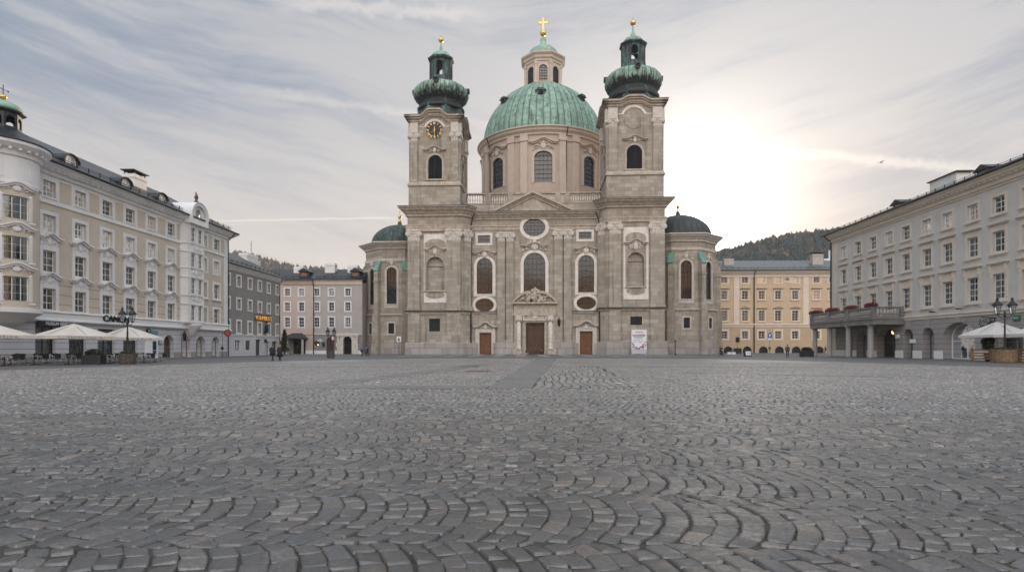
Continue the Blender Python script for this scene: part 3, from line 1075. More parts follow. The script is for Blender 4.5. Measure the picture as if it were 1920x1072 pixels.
for px in (973, 1032):
    b = MB()
    xx = X(px)
    b.lathe([(.62, Z(655)), (.62, Z(655) + .25), (.48, Z(655) + .4), (.5, Z(640)), (.42, Z(601))], 14, (xx, -.85))
    b.box(xx - .62, -1.45, Z(599.5), xx + .62, -.25, Z(592) - .003)
    for k in range(7): b.ell((xx + .5 * math.cos(k), -.95 - .4 * abs(math.sin(k)), Z(601 - k % 3 * .8)), (.22, .2, .3), 6, 4)
    b.build('column', M['carved'], portal)
b = MB()
r_ = random.Random(5)
for i in range(46):
    t = r_.uniform(0, 1); wd = 3.4 * (1 - t) ** .8
    b.ell((pc + r_.uniform(-wd, wd), -.9 + r_.uniform(-.3, .2), z1 + .2 + t * 2.3), (r_.uniform(.25, .6), .35, r_.uniform(.25, .6)), 7, 5)
for x_, h_ in ((-1.6, 1.4), (1.5, 1.3), (0, 2.5)):
    b.tube([(pc + x_, -1.0, z1), (pc + x_ * .85, -1.0, z1 + h_ * .5), (pc + x_ * .7, -1.05, z1 + h_)], [.6, .5, .3], 8)
    b.ell((pc + x_ * .68, -1.1, z1 + h_ + .3), (.27, .27, .36), 8, 6)
    b.tube([(pc + x_ * .72, -1.1, z1 + h_ * .85), (pc + x_ * 1.2 + .3, -1.3, z1 + h_ * .75), (pc + x_ * 1.5 + .5, -1.4, z1 + h_ * .95)], [.22, .17, .1], 6)
b.build('sculpture_group', M['trimstone'], portal)
b = MB()
b.ring([(X(983), Z(599)), (X(1023), Z(599)), (X(1023), Z(588)), (X(983), Z(588))], [(X(981), Z(600.5)), (X(1025), Z(600.5)), (X(1025), Z(586.5)), (X(981), Z(586.5))], -.86, -.7)
ornament(b, pc, Z(594), 4.0, 1.1, -.73, 9, .12)
b.build('relief_panel', M['panel'], portal)
dd = door_leafs(portal, dC.x0, dC.x1, .0, dC.z1, .3, 'maindoor', 4)
# rainwater pipes
for px, s in ((883.5, -1), (1123.5, 1)):
    b = MB()
    x_ = X(px)
    b.tube([(x_ + s * -.9, -1.5, zc - .3), (x_ + s * -.4, -.9, zc - 1.3), (x_, -.45, zc - 2.6), (x_, -.45, 3), (x_, -.45, .1)], .14, 8)
    for z_ in (6, 12, 18, 23): b.box(x_ - .2, -.5, z_, x_ + .2, 0, z_ + .1)
    b.build('downpipe', M['iron'], front)
b = MB()
lx_ = X(1048)
b.tube([(lx_, 0, Z(604)), (lx_, -.6, Z(602.5)), (lx_, -.7, Z(606))], .05, 5)
b.lathe([(.06, Z(612)), (.22, Z(610)), (.32, Z(602)), (.36, Z(601.7)), (.2, Z(599)), (.1, Z(597)), (.05, Z(594))], 6, (lx_, -.7))
b.build('wall_lantern', M['iron'], front)
# balustrade over the front
yb = 1.6
zb0, zb1 = Z(383, 1000, yb), Z(361.5, 1000, yb)
b = MB()
xa, xb = X(868, yb), X(1134, yb)
b.box(xa, yb - .3, zc - .5, xb, yb + .3, zb0)
b.box(xa, yb - .38, zb0, xb, yb + .38, zb0 + .28)
b.box(xa, yb - .38, zb1 - .3, xb, yb + .38, zb1)
posts = [868, 878, 914, 930, 955, 1049, 1064, 1125, 1134]
pp = [870, 916, 957, 1046, 1064, 1131]
for px in pp: b.box(X(px, yb) - .5, yb - .42, zb0 + .28, X(px, yb) + .5, yb + .42, zb1 - .3)
bal = b.build('balustrade', M['stone'], church)
for a, c in zip(pp, pp[1:]):
    x0, x1 = X(a, yb) + .55, X(c, yb) - .55
    balusters(bal, M['carved'], x0, x1, max(1, int((x1 - x0) / .48)), yb, zb0 + .28, zb1 - .3, .2)
# nave and roof terrace behind
b = MB()
b.box(X(884), 1.5, 0, X(1123), 62, zc - .4)
b.box(-24, 20, 0, 27, 48, zc - .45)
b.build('nave', M['stone'], church)

# towers -----------------------------------------------------------
TW = dict(
    left=dict(x0=764, x1=867, in_=884, corn=(388.6, 406, 421, 434), cap=(431, 452), pil=((765.5, 787.5), (838, 864)), pb=(572, 582), st=(583, 588), pl=642.5,
              pan=(795, 837, 439, 567), ni=(800, 832, 481.5, 544.6), sq=(804.6, 825, 597, 621), hd=(795, 836, 466),
              u0=770, u1=860, ped=(347, 387), ucap=(248, 266), upil=((770.5, 783), (846, 859.5)), clock=(814.8, 244.4, 16.5), lou=(803, 829, 291, 336), uh=(792, 837, 280), uc=(218, 231), arch=206,
              ax=827, on=[(43, 214), (44, 209), (38, 203), (37, 199), (43, 194), (49, 188), (51, 182), (50.5, 175), (45, 169), (34, 164.5), (25, 162), (23, 160)],
              lan=(162, 151, 119, 113, 19), capd=[(22, 113.5), (18.5, 112.5), (18.3, 107), (15, 102.5), (9, 99.5), (4, 97.5), (2.6, 95), (3.2, 91), (1.6, 88), (1.1, 80)], ball=(75.5, 5), sp=67),
    right=dict(x0=1139, x1=1247, in_=1122, corn=(373.5, 389, 407, 416), cap=(417, 439), pil=((1142, 1163.5), (1219, 1245)), pb=(567, 576), st=(577, 581), pl=640,
               pan=(1169, 1216, 426, 561), ni=(1176.5, 1207.5, 473, 537), sq=(1182, 1204, 593, 609), hd=(1171, 1215, 454),
               u0=1140, u1=1241, ped=(327, 374), ucap=(222, 238), upil=((1141, 1157), (1222.5, 1240.5)), clock=(1188.6, 222, 19.5), lou=(1175, 1204, 272, 317), uh=(1166, 1213, 260), uc=(189, 203), arch=181,
               ax=1187, on=[(47, 193), (48, 187), (44, 181), (42, 177), (47, 171), (51, 165), (52, 158), (51.5, 151), (47, 145), (37, 140), (27, 137.5), (24, 136)],
               lan=(138, 123, 91, 86, 20), capd=[(23, 86.5), (19, 85.5), (18.5, 79), (15, 75), (8, 72), (4, 70), (5, 66), (3, 63), (2, 58), (1.1, 48)], ball=(43.4, 5.5), sp=33))


def arch_path(w, z, rise, flat):
    P = [(-w / 2, z), (-w / 2 + flat, z)]
    k = w / 2 - flat
    P += [(-k + 2 * k * i / 14, z + rise * (.5 - .5 * math.cos(PI * min(1, max(0, (1 - abs(-1 + 2 * i / 14)) * 1.55))))) for i in range(15)]
    P += [(w / 2 - flat, z), (w / 2, z)]
    return P


def bell_tower(d, side):
    y = -2.0
    xm = (d['x0'] + d['x1']) / 2

    def z(py): return Z(py, xm, y)
    x0, x1, xi = X(d['x0'], y), X(d['x1'], y), X(d['in_'])
    xa, xb = min(x0, x1), max(x0, x1)
    top = z(d['corn'][0])
    ni = Op(X(d['ni'][0], y), X(d['ni'][1], y), z(d['ni'][3]), z(d['ni'][2]), 'a')
    sq = Op(X(d['sq'][0], y), X(d['sq'][1], y), z(d['sq'][3]), z(d['sq'][2]))
    b = MB()
    b.wall(xa, xb, 0, top - .5, [ni, sq], y, .7)
    b.box(xa, y + .9, 0, xb, y + 1.0, top - .5)
    if side == 'left': plan = [(xa, 14), (xa, y), (xb, y), (xi, 0)]
    else: plan = [(xi, 0), (xa, y), (xb, y), (xb, 14)]
    for p, q in zip(plan, plan[1:]):
        if p[1] == q[1]: continue
        b.poly([(*p, 0), (*q, 0), (*q, top - .5), (*p, top - .5)])
    t = b.build('bell_tower', M['stone'], church)
    # pilasters
    zs, zst = z(d['pb'][1]), z(d['st'][1])

    def pil(b, bc, a, c, yy, M_=None):
        b.M = bc.M = M_
        b.box(a, yy - .5, zs, c, yy, z(d['cap'][1]))
        b.box(a - .18, yy - .72, zs, c + .18, yy, zs + (z(d['pb'][0]) - zs) * .55)
        b.box(a - .08, yy - .6, zs, c + .08, yy, z(d['pb'][0]))
        capital(bc, a, c, z(d['cap'][1]) + .003, z(d['cap'][0]), yy, .5)
    for a, c in d['pil']:
        b, bc = MB(), MB()
        pil(b, bc, X(a, y), X(c, y), y)
        p_ = b.build('pilaster', M['stone'], t); bc.build('capital', M['carved'], p_)
        b = MB(); b.box(X(a, y), y - .34, z(d['pl']), X(c, y), y, zst - .01); b.build('pilaster_pedestal', M['stone'], t)
    ob = (plan[2], plan[3]) if side == 'left' else (plan[0], plan[1])
    ang = math.atan2(ob[1][1] - ob[0][1], ob[1][0] - ob[0][0]); ln = math.dist(*ob)
    b, bc = MB(), MB()
    pil(b, bc, ln * .12, ln * .78, 0, TR(ob[0][0], ob[0][1], 0, ang))
    p_ = b.build('pilaster', M['stone'], t); bc.build('capital', M['carved'], p_)
    # entablature
    b = MB()
    path = [plan[0], plan[1], plan[2], plan[3]]
    kk = (top - z(d['corn'][1])) / 1.8
    b.sweep(path, [(-3 if i == 0 else o * 1.15, top + q * kk) for i, (o, q) in enumerate(CORN)])
    zf, za_ = z(d['corn'][2]), z(d['corn'][3])
    b.sweep(path, [(0, zf + .05), (.42, zf), (.42, zf - .25), (.34, zf - .3), (.34, (zf + za_) / 2), (.28, (zf + za_) / 2), (.28, za_), (0, za_)])
    b.build('cornice', M['trimstone'], t)
    b = MB(); b.sweep(path, [(-3, top + .36), (.3, top + .24), (1.72, top + .06), (1.74, top - .1), (1.6, top - .1)]); b.build('lead_flashing', M['gutter0'], t)
    b = MB()
    a0, a1 = z(d['st'][0]), z(d['st'][1])
    b.sweep(path, [(0, a0 + .15), (.5, a0 + .05), (.55, a0 - .12), (.3, a0 - .25), (.22, a1 - .1), (0, a1 - .12)])
    b.build('string_course', M['trimstone'], t)
    b = MB(); b.sweep(path, [(0, a0 + .19), (.5, a0 + .08), (.575, a0 - .04), (.575, a0 - .16), (.54, a0 - .16)]); b.build('lead_flashing', M['gutter0'], t)
    b = MB()
    zp = z(d['pl'])
    b.sweep(path, [(0, zp + .12), (.32, zp), (.42, zp - .12), (.45, 0)])
    b.build('plinth', M['plinth'], t)
    # niche in a pale panel
    k = 118 / F
    b = MB()
    P = d['pan']
    b.wall(X(P[0], y), X(P[1], y), z(P[3]), z(P[2]), [ni.grow(.25)], y - .06, .06)
    x0p, x1p, z0p, z1p = X(P[0], y), X(P[1], y), z(P[3]), z(P[2])
    b.ring([(x0p + .01, z0p + .01), (x1p - .01, z0p + .01), (x1p - .01, z1p - .01), (x0p + .01, z1p - .01)], [(x0p - .01, z0p - .01), (x1p + .01, z0p - .01), (x1p + .01, z1p + .01), (x0p - .01, z1p + .01)], y - .07, y)
    pn = b.build('niche_panel', M['panel'], t)
    b = MB()
    zh = z(d['hd'][2])
    s1 = ni.grow(.42, .1); s1.z1 = zh; s1.r = .5
    b.wall(s1.x0, s1.x1, s1.z0, s1.z1, [ni], y - .12, .2)
    ap = Op(ni.x0 - .2, ni.x1 + .2, ni.z0 - 1.7, ni.z0 - .2, 'o')
    b.prism([q for q in ap.pts() if True], y - .11, y - .05)
    tp = Op(s1.x0, s1.x1, zh + .2, zh + 2.0, 'a', 1.1)
    b.prism(tp.pts(), y - .11, y - .05)
    b.poly([(x_, y + .68, z_) for x_, z_ in ni.pts()])
    b.box(ni.x0 + .02, y + .45, ni.z1 - ni.r - .1, ni.x1 - .02, y + .66, ni.z1 - ni.r + .08)
    b.build('niche_surround', M['stone'], pn)
    b = MB()
    hood(b, ni.c, (d['hd'][1] - d['hd'][0]) * k, zh, .75, .5, .6, y)
    b.build('hood_moulding', M['trimstone'], pn)
    b = MB(); b.box(ni.x0 - .45, y - .4, ni.z0 - .25, ni.x1 + .45, y, ni.z0); b.build('niche_sill', M['trimstone'], pn)
    b = MB(); ornament(b, ni.c, (zh + ni.z1) / 2 + .25, 3.3, (zh - ni.z1) * 1.25, y - .15, 11); b.build('cartouche', M['carved'], pn)
    b = MB(); b.poly([(x_, y + .4, z_) for x_, z_ in sq.pts()]); b.bars(sq, 5, 5, y + .2, .05, .05)
    b.build('grated_window', M['iron'], t)
    # upper stage ----------------------------------------------------
    yu = -1.2
    um = (d['u0'] + d['u1']) / 2

    def zu(py): return Z(py, um, yu)
    a, c = X(d['u0'], yu), X(d['u1'], yu)
    w = c - a; dep = w + 1.2
    xc, yc = (a + c) / 2, yu + dep / 2
    zped = zu(d['ped'][0]); zcor = zu(d['uc'][0]); zcb = zu(d['uc'][1])
    rise = zu(d['arch']) - zcor
    lo = Op(X(d['lou'][0], yu) - xc, X(d['lou'][1], yu) - xc, zu(d['lou'][3]), zu(d['lou'][2]), 'a')
    b = MB()
    b.box(a - .35, yu - .35, top - .4, c + .35, yu + dep + .35, zped - .002)
    shaft_p = b.build('pedestal', M['stone'], t)
    b = MB()
    b.sweep([(a, yu), (c, yu), (c, yu + dep), (a, yu + dep)], [(0, zped + .75), (.32, zped + .65), (.42, zped + .3), (.6, zped + .15), (.6, zped - .25), (0, zped - .3)], True)
    b.build('base_moulding', M['trimstone'], t)
    faces = [(xc, yu, 0, w), (c, yc, PI / 2, dep), (a, yc, -PI / 2, dep), (xc, yu + dep, PI, w)]
    b = MB()
    for fx, fy, rz, fw in faces:
        b.M = TR(fx, fy, 0, rz)
        b.wall(-fw / 2, fw / 2, zped, zcb, [lo], 0, .5)
        P = arch_path(fw, zcb + .3, rise, fw * .2)
        b.prism([(-fw / 2, zcb)] + P + [(fw / 2, zcb)], 0, .6)
    b.M = None
    b.box(a + 1.2, yu + 1.2, zped, c - 1.2, yu + dep - 1.2, zcb)
    sh = b.build('belfry_stage', M['stone'], t)
    b = MB()
    for fx, fy, rz, fw in faces:
        b.M = TR(fx, fy, 0, rz)
        ov = (X(d['u0'], yu) - X(756.5, yu)) if side == 'left' else 1.25
        for k0, k1, pj in ((.0, .38, 1.15), (.38, .75, .8), (.75, 1.25, .45), (1.25, 1.5, .25)):
            P = arch_path(fw + 2 * pj, zcor, rise, fw * .2 + pj)
            b.strip([(x_, q - k0) for x_, q in P], [(x_, q - k1) for x_, q in P], -pj, .02)
    b.M = None
    b.build('arched_cornice', M['trimstone'], t)
    b = MB()
    for fx, fy, rz, fw in faces:
        b.M = TR(fx, fy, 0, rz); P = arch_path(fw + 2.36, zcor, rise, fw * .2 + 1.18)
        b.strip([(x_, q + .07) for x_, q in P], [(x_, q + .003) for x_, q in P], -1.2, .4)
    b.M = None
    b.build('lead_flashing', M['gutter0'], t)
    cz0, cz1 = zu(d['ucap'][1]), zu(d['ucap'][0])
    for fi, (fx, fy, rz, fw) in enumerate(faces):
        pw = X(d['upil'][0][1], yu) - X(d['upil'][0][0], yu)
        for s in (-1, 1):
            b, bc = MB(), MB()
            b.M = bc.M = TR(fx, fy, 0, rz)
            e = s * (fw / 2 - pw / 2 - .08)
            b.box(e - pw / 2, -.38, zped + .7, e + pw / 2, 0, cz0)
            p_ = b.build('pilaster', M['stone'], sh)
            capital(bc, e - pw / 2, e + pw / 2, cz0 + .003, cz1, 0, .38)
            bc.box(e - pw / 2 - .1, -.55, cz1, e + pw / 2 + .1, 0, zcb - .05)
            bc.build('capital', M['carved'], p_)
        b = MB(); b.M = TR(fx, fy, 0, rz)
        b.ring(lo.pts(), lo.grow(.45, .0).pts(), -.14, 0)
        b.box(lo.x0 - .7, -.3, lo.z0 - .3, lo.x1 + .7, 0, lo.z0)
        zh2 = zu(d['uh'][2])
        hood(b, 0, (d['uh'][1] - d['uh'][0]) * k, zh2, .7, .4, .55, 0)
        b.build('louvre_surround', M['trimstone'], sh)
        b = MB(); b.M = TR(fx, fy, 0, rz)
        ornament(b, 0, (zh2 + lo.z1) / 2 + .35, 2.6, (zh2 - lo.z1) * 1.3, -.14, 20 + fi); b.build('cartouche', M['carved'], sh)
        b = MB(); b.M = TR(fx, fy, 0, rz)
        zz_ = lo.z0 + .1
        while zz_ < lo.z1 - .15:
            h_ = lo.half(zz_ + .1)
            b.poly([(-h_, .1, zz_), (h_, .1, zz_), (h_, .38, zz_ + .3), (-h_, .38, zz_ + .3)])
            zz_ += .28
        b.box(-.06, .08, lo.z0, .06, .16, lo.z1 - .05)
        b.poly([(x_, .45, q) for x_, q in lo.pts()])
        b.build('louvre', M['louvre'], sh)
    # clock or blank roundel
    cx_, cy_, cr = d['clock']
    xx, zz_, rr = X(cx_, yu), zu(cy_), cr * k
    b = MB()
    circ = lambda r_, n_=40: [(xx + r_ * math.cos(2 * PI * i / n_), zz_ + r_ * math.sin(2 * PI * i / n_)) for i in range(n_)]
    if side == 'left':
        b.prism(circ(rr), yu - .12, yu)
        fc = b.build('clock_face', M['clockface'], t)
        b = MB(); b.ring(circ(rr * .985), circ(rr * 1.03), yu - .16, yu); b.build('clock_rim', M['trimstone'], fc)
        NUM = ['XII', 'I', 'II', 'III', 'IIII', 'V', 'VI', 'VII', 'VIII', 'IX', 'X', 'XI']
        for i, s in enumerate(NUM):
            a_ = PI / 2 - 2 * PI * i / 12
            b = MB()
            nst = len(s)
            b.M = TR(xx + rr * .79 * math.cos(a_), yu - .125, zz_ + rr * .79 * math.sin(a_), ry=-(a_ - PI / 2))
            h_ = rr * .13; x_ = -(nst - 1) * .085
            for ch_ in s:
                if ch_ == 'I': b.box(x_ - .03, -.03, -h_, x_ + .03, 0, h_)
                elif ch_ == 'V':
                    for q in (-1, 1): b.prism([(x_ - .03, -h_), (x_ + .03, -h_), (x_ + q * .09 + .03, h_), (x_ + q * .09 - .03, h_)], -.03, 0)
                else:
                    for q in (-1, 1): b.prism([(x_ - q * .09 - .03, -h_), (x_ - q * .09 + .03, -h_), (x_ + q * .09 + .03, h_), (x_ + q * .09 - .03, h_)], -.03, 0)
                x_ += .17
            b.build('numeral', M['gold'], fc)
        for nm, a_, ln_, wd in (('minute_hand', -PI / 2, .75, .04), ('hour_hand', PI * .5, .42, .06), ('hour_hand', PI * 1.2, .4, .03)):
            b = MB(); b.M = TR(xx, yu - .17, zz_, ry=-(a_ - PI / 2))
            b.prism([(-wd, -.3), (wd, -.3), (wd * .6, rr * ln_), (-wd * .6, rr * ln_)], -.04 if nm[0] == 'm' else -.08, -.005)
            b.build('clock_hand', M['gold'], fc)
    else:
        b.ring(circ(rr * .95), circ(rr), yu - .07, yu)
        b.prism(circ(rr * .93), yu - .04, yu)
        b.build('blank_roundel', M['stone'], t)
    b = MB()
    oR = [(xx + rr * 1.28 * math.cos(PI * (.12 + .76 * i / 20)), zz_ + rr * 1.28 * math.sin(PI * (.12 + .76 * i / 20))) for i in range(21)]
    iR = [(xx + rr * 1.07 * math.cos(PI * (.12 + .76 * i / 20)), zz_ + rr * 1.07 * math.sin(PI * (.12 + .76 * i / 20))) for i in range(21)]
    b.strip([(xx + w * .33, oR[0][1])] + oR + [(xx - w * .33, oR[-1][1])], [(xx + w * .33, iR[0][1])] + iR + [(xx - w * .33, iR[-1][1])], yu - .06, yu)
    b.build('roundel_band', M['panel'], t)
    # onion dome -------------------------------------------------------
    dax = CH.dist(d['ax'], yc); ko = dax / F
    ox = X(d['ax'], yc)

    def zo(py): return H + (HY - py) * ko
    prof = [(r_ * ko, zo(p_)) for r_, p_ in d['on']]
    pr2 = []
    for (r0, q0), (r1, q1) in zip(prof, prof[1:]):
        for t_ in (0, .5): pr2.append((r0 + (r1 - r0) * t_, q0 + (q1 - q0) * t_))
    pr2.append(prof[-1])
    b = MB()
    zlow = zcb - .5
    b.lathe([(prof[0][0] * 1.02, zlow), (prof[0][0] * 1.02, prof[0][1])], 8, (ox, yc), a0=PI / 8)
    b.lathe([(q_[0] * 1.015, q_[1]) for q_ in prof[:4]] + [(prof[4][0] * .99, prof[4][1])], 8, (ox, yc), a0=PI / 8, smooth=False)
    b.build('onion_skirt', M['darkcopper'], t)
    b = MB()
    nf = 20
    zt = prof[6][1]

    def flute(a_, i, q):
        k_ = max(0, 1 - abs(q - zt) / 3.2)
        return 1 + .045 * k_ * (abs(math.sin(a_ * nf / 2)) - .6) + (.006 if i % 8 == 0 else 0)
    b.lathe(pr2, nf * 8, (ox, yc), flute)
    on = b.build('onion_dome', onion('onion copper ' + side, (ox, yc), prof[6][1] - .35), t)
    for a_ in (-PI / 2, 0, PI):
        b = MB(); b.M = TR(ox, yc, prof[7][1] + .2, a_ + PI / 2)
        rr_ = prof[7][0]
        b.ring([(.42 * math.cos(2 * PI * i / 14), .42 * math.sin(2 * PI * i / 14)) for i in range(14)], [(.62 * math.cos(2 * PI * i / 14), .62 * math.sin(2 * PI * i / 14)) for i in range(14)], -rr_ - .35, -rr_ + 1.2)
        b.prism([(.45 * math.cos(2 * PI * i / 14), .45 * math.sin(2 * PI * i / 14)) for i in range(14)], -rr_ - .05, -rr_)
        b.build('porthole', M['iron'], on)
    l0, l1, l2, l3, lr = d['lan']
    b = MB()
    ap = lr * ko; sw = 2 * ap * math.tan(PI / 8)
    b.lathe([(ap * 1.3, zo(l0) - .3), (ap * 1.2, zo((l0 + l1) / 2)), (ap * 1.18, zo(l1) - .02), (ap * 1.0, zo(l1))], 8, (ox, yc), a0=PI / 8, smooth=False)
    hz = zo(l2) - zo(l1)
    for i in range(8):
        b.M = TR(ox, yc, 0, i * PI / 4)
        o_ = [Op(-sw * .38, sw * .38, zo(l1) + .25, zo(l2) - .3, 'a')] if i % 2 == 0 else []
        b.wall(-sw / 2, sw / 2, zo(l1), zo(l2), o_, -ap, .3)
        for s in (-1, 1): b.box(s * sw / 2 - .12, -ap - .12, zo(l1), s * sw / 2 + .12, -ap + .2, zo(l2))
    b.M = None
    b.lathe([(ap * 1.05, zo(l2) - .02), (ap * 1.3, zo((l2 + l3) / 2)), (ap * 1.32, zo(l3)), (ap * .9, zo(l3) + .15)], 8, (ox, yc), a0=PI / 8, smooth=False)
    ln_ = b.build('lantern', M['darkcopper'], t)
    b = MB(); b.lathe([(r_ * ko, zo(p_)) for r_, p_ in d['capd']], 24, (ox, yc)); b.build('lantern_cap', M['copper'], ln_)
    b = MB()
    bz, br_ = zo(d['ball'][0]), d['ball'][1] * ko
    b.ell((ox, yc, bz), (br_, br_, br_), 16, 10)
    b.build('gilded_ball', M['gold'], ln_)
    b = MB(); b.tube([(ox, yc, bz), (ox, yc, zo(d['sp']))], .04, 5); b.build('lightning_rod', M['iron'], ln_)
    return t


tl = bell_tower(TW['left'], 'left')
tl['label'] = 'clock tower with gilded Roman dial'
tr_ = bell_tower(TW['right'], 'right')
tr_['label'] = 'taller bell tower with blank roundel'

# dome ------------------------------------------------------------------
yd = 27.0
dx_ = X(1018.5, yd); kd = CH.dist(1018.5, yd) / F


def zd(py): return H + (HY - py) * kd


Rd, Rw = 110 * kd, 113.5 * kd
z_base = zd(281); z_top = zd(171)
zdr0 = zc - 1
b = MB()
dop = []
for i in range(8):
    c_ = i * PI / 4 * Rw
    dop.append(Op(c_ - 15 * kd, c_ + 15 * kd, zd(374), zd(322), 'a', 1.4))


def bend(p): return (dx_ + (Rw - p[1]) * math.sin(p[0] / Rw), yd - (Rw - p[1]) * math.cos(p[0] / Rw), p[2])


b.W = bend
half = PI / 8 * Rw
xs_ = [-half + 2 * PI * Rw * i / 96 for i in range(97)]
b.wall(-half, 2 * PI * Rw - half, zdr0, z_base - .2, dop, 0, .7, xc=xs_)
drum = b.build('dome_drum', M['drum'], church)
for i, op in enumerate(dop):
    if i in (3, 4, 5): continue
    for nm, f in (('drum_window', 0), ('cartouche', 1), ('glazing_bars', 2), ('pane', 3), ('hood_moulding', 4)):
        b = MB(); b.W = bend
        if f == 0:
            b.ring(op.pts(), op.grow(.75, .2).pts(), -.15, 0)
            w_ = b.build(nm, M['drumtrim'], drum); continue
        if f == 1: ornament(b, op.c, op.z1 + 1.1, 4.6, 2.3, -.2, 40 + i)
        if f == 2: b.bars(op, 3, 6, .35, .07, .08)
        if f == 3: b.poly([(x_, .5, q) for x_, q in op.pts()])
        if f == 4: hood(b, op.c, 6.6, op.z1 + 2.2, .9, .5, .7, 0)
        b.build(nm, {1: M['carved'], 2: M['iron'], 3: M['lead'], 4: M['drumtrim']}[f], w_)
for i in range(16):
    c_ = (PI / 8 + (i // 2) * PI / 4 + (-.105 if i % 2 else .105)) * Rw
    b = MB(); b.W = bend
    b.box(c_ - .85, -.35, zdr0, c_ + .85, .05, z_base - 3.2)
    b.box(c_ - 1.0, -.55, z_base - 3.2, c_ + 1.0, .05, z_base - 2.2)
    b.box(c_ - .9, -.42, z_base - 2.2, c_ + .9, .05, z_base - .5)
    b.build('drum_pilaster', M['drumtrim'], drum)
b = MB()
b.lathe([(Rw - .4, z_base - 1.9), (Rw + .35, z_base - 1.8), (Rw + .4, z_base - 1.4), (Rw + .9, z_base - .95), (Rw + 1.0, z_base - .55), (Rw + 1.35, z_base - .3), (Rw + 1.35, z_base - .05), (Rd - .4, z_base + .2)], 96, (dx_, yd), smooth=False)
b.lathe([(Rw - .4, z_base - 3.3), (Rw + .2, z_base - 3.2), (Rw + .25, z_base - 2.9), (Rw - .4, z_base - 2.8)], 96, (dx_, yd), smooth=False)
b.build('drum_cornice', M['drumtrim'], drum)
for a_ in (.34, -.95):
    b = MB(); b.W = bend; c_ = a_ * Rw
    b.tube([(c_, -1.35, z_base - .1), (c_, -.9, z_base - 1.2), (c_, -.3, z_base - 2.4), (c_, -.2, zdr0)], .11, 6)
    b.build('downpipe', M['iron'], drum)
b = MB()
nS = 256
ph_top = math.asin(min(.97, (z_top - z_base) / Rd * 1.0))
prof = []
for i in range(37):
    p_ = math.acos(33 * kd / Rd) * i / 36
    prof.append((Rd * math.cos(p_) ** .96, z_base + (z_top - z_base) / math.sin(math.acos(33 * kd / Rd)) * math.sin(p_)))


def seam(a_, i, q):
    k_ = i % 16
    if k_ in (0, 1, 15): return 1.022 if k_ == 0 else 1.016
    return 1.005 if i % 4 == 0 else 1.0


b.lathe([(Rd + .35, z_base - .25), (Rd + .35, z_base + .1)] + prof, nS, (dx_, yd), seam, a0=PI / 2 + PI / 16 * 1.0)
dome = b.build('dome', copper('great dome copper', (.20, .33, .255), (.32, .47, .37), (.075, .06, .035), .85, .52, (dx_, yd), 56, 2.6), church)
for a_, px in ((-.05, 0), (.83, 0), (-.87, 0), (1.7, 0), (-1.7, 0)):
    p_ = .62
    rr_ = Rd * math.cos(p_); zq = z_base + (z_top - z_base) * math.sin(p_) * .99
    b = MB(); b.M = TR(dx_, yd, zq, a_)
    b.box(-.95, -rr_ - .5, -.75, .95, -rr_ + 3, 1.0)
    b.prism([(-1.3, .95), (1.3, .95), (.6, 1.5), (-.6, 1.5)], -rr_ - .75, -rr_ + 3.5)
    dm = b.build('dome_dormer', M['darkcopper'], dome)
    b = MB(); b.M = TR(dx_, yd, zq, a_)
    b.prism(Op(-.6, .6, -.45, .8, 'a').pts(), -rr_ - .53, -rr_ - .45)
    b.build('opening', M['void'], dm)
# lantern on the dome
b = MB()
ap = 33 * kd * .98; sw = 2 * ap * math.tan(PI / 8)
L0, L1, L2, L3 = zd(180), zd(170), zd(136), zd(116)
b.lathe([(ap * 1.16, L0 - .5), (ap * 1.16, L1 - .3), (ap * 1.06, L1)], 8, (dx_, yd), a0=PI / 8, smooth=False)
lop = Op(-sw * .29, sw * .29, zd(167), zd(137), 'a')
for i in range(8):
    b.M = TR(dx_, yd, 0, i * PI / 4)
    b.wall(-sw / 2, sw / 2, L1, zd(128), [lop], -ap, .35)
    b.box(-sw / 2 - .32, -ap - .28, L1, -sw / 2 + .32, -ap + .3, zd(133))
    b.box(-sw / 2 - .42, -ap - .36, zd(136), -sw / 2 + .42, -ap + .3, zd(131))
b.M = None
b.lathe([(ap * 1.02, zd(131)), (ap * 1.14, zd(130)), (ap * 1.14, zd(127)), (ap * 1.22, zd(125)), (ap * 1.24, zd(121.5)), (ap * 1.36, zd(118)), (ap * 1.36, zd(115.5)), (ap * .8, zd(113))], 8, (dx_, yd), a0=PI / 8, smooth=False)
lan = b.build('dome_lantern', M['drumtrim'], church)
for i in (0, 1, 2, 6, 7):
    b = MB(); b.M = TR(dx_, yd, 0, i * PI / 4)
    b.ring(lop.pts(), lop.grow(.22, .1).pts(), -ap - .1, -ap)
    w_ = b.build('lantern_window', M['drumtrim'], lan)
    b = MB(); b.M = TR(dx_, yd, 0, i * PI / 4)
    b.poly([(x_, -ap + .25, q) for x_, q in lop.pts()]); b.build('pane', M['lead'], w_)
    b = MB(); b.M = TR(dx_, yd, 0, i * PI / 4)
    b.bars(lop, 2, 5, -ap + .12, .06, .08); b.build('glazing_bars', M['iron'], w_)
b = MB()
pr = [(30, 117), (28, 114), (25.5, 112), (26.5, 107), (26.5, 101), (23, 96), (17, 92), (9, 89.5), (7, 88), (6, 84), (4.5, 80), (6, 76), (4, 72), (2.2, 69)]
b.lathe([(r_ * kd, zd(p_)) for r_, p_ in pr], 64, (dx_, yd), lambda a_, i, q: 1 + (.012 if i % 8 == 0 else (.025 * abs(math.sin(a_ * 4)) - .02)))
b.build('lantern_dome', M['copper'], lan)
b = MB(); b.ell((dx_, yd, zd(62.6)), (6 * kd, 6 * kd, 6 * kd), 16, 10); b.build('gilded_ball', M['gold'], lan)
b = MB()
b.box(dx_ - .17, yd - .12, zd(57), dx_ + .17, yd + .12, zd(34.5))
b.box(dx_ - 8.5 * kd, yd - .123, zd(45.3), dx_ + 8.5 * kd, yd + .123, zd(41.6))
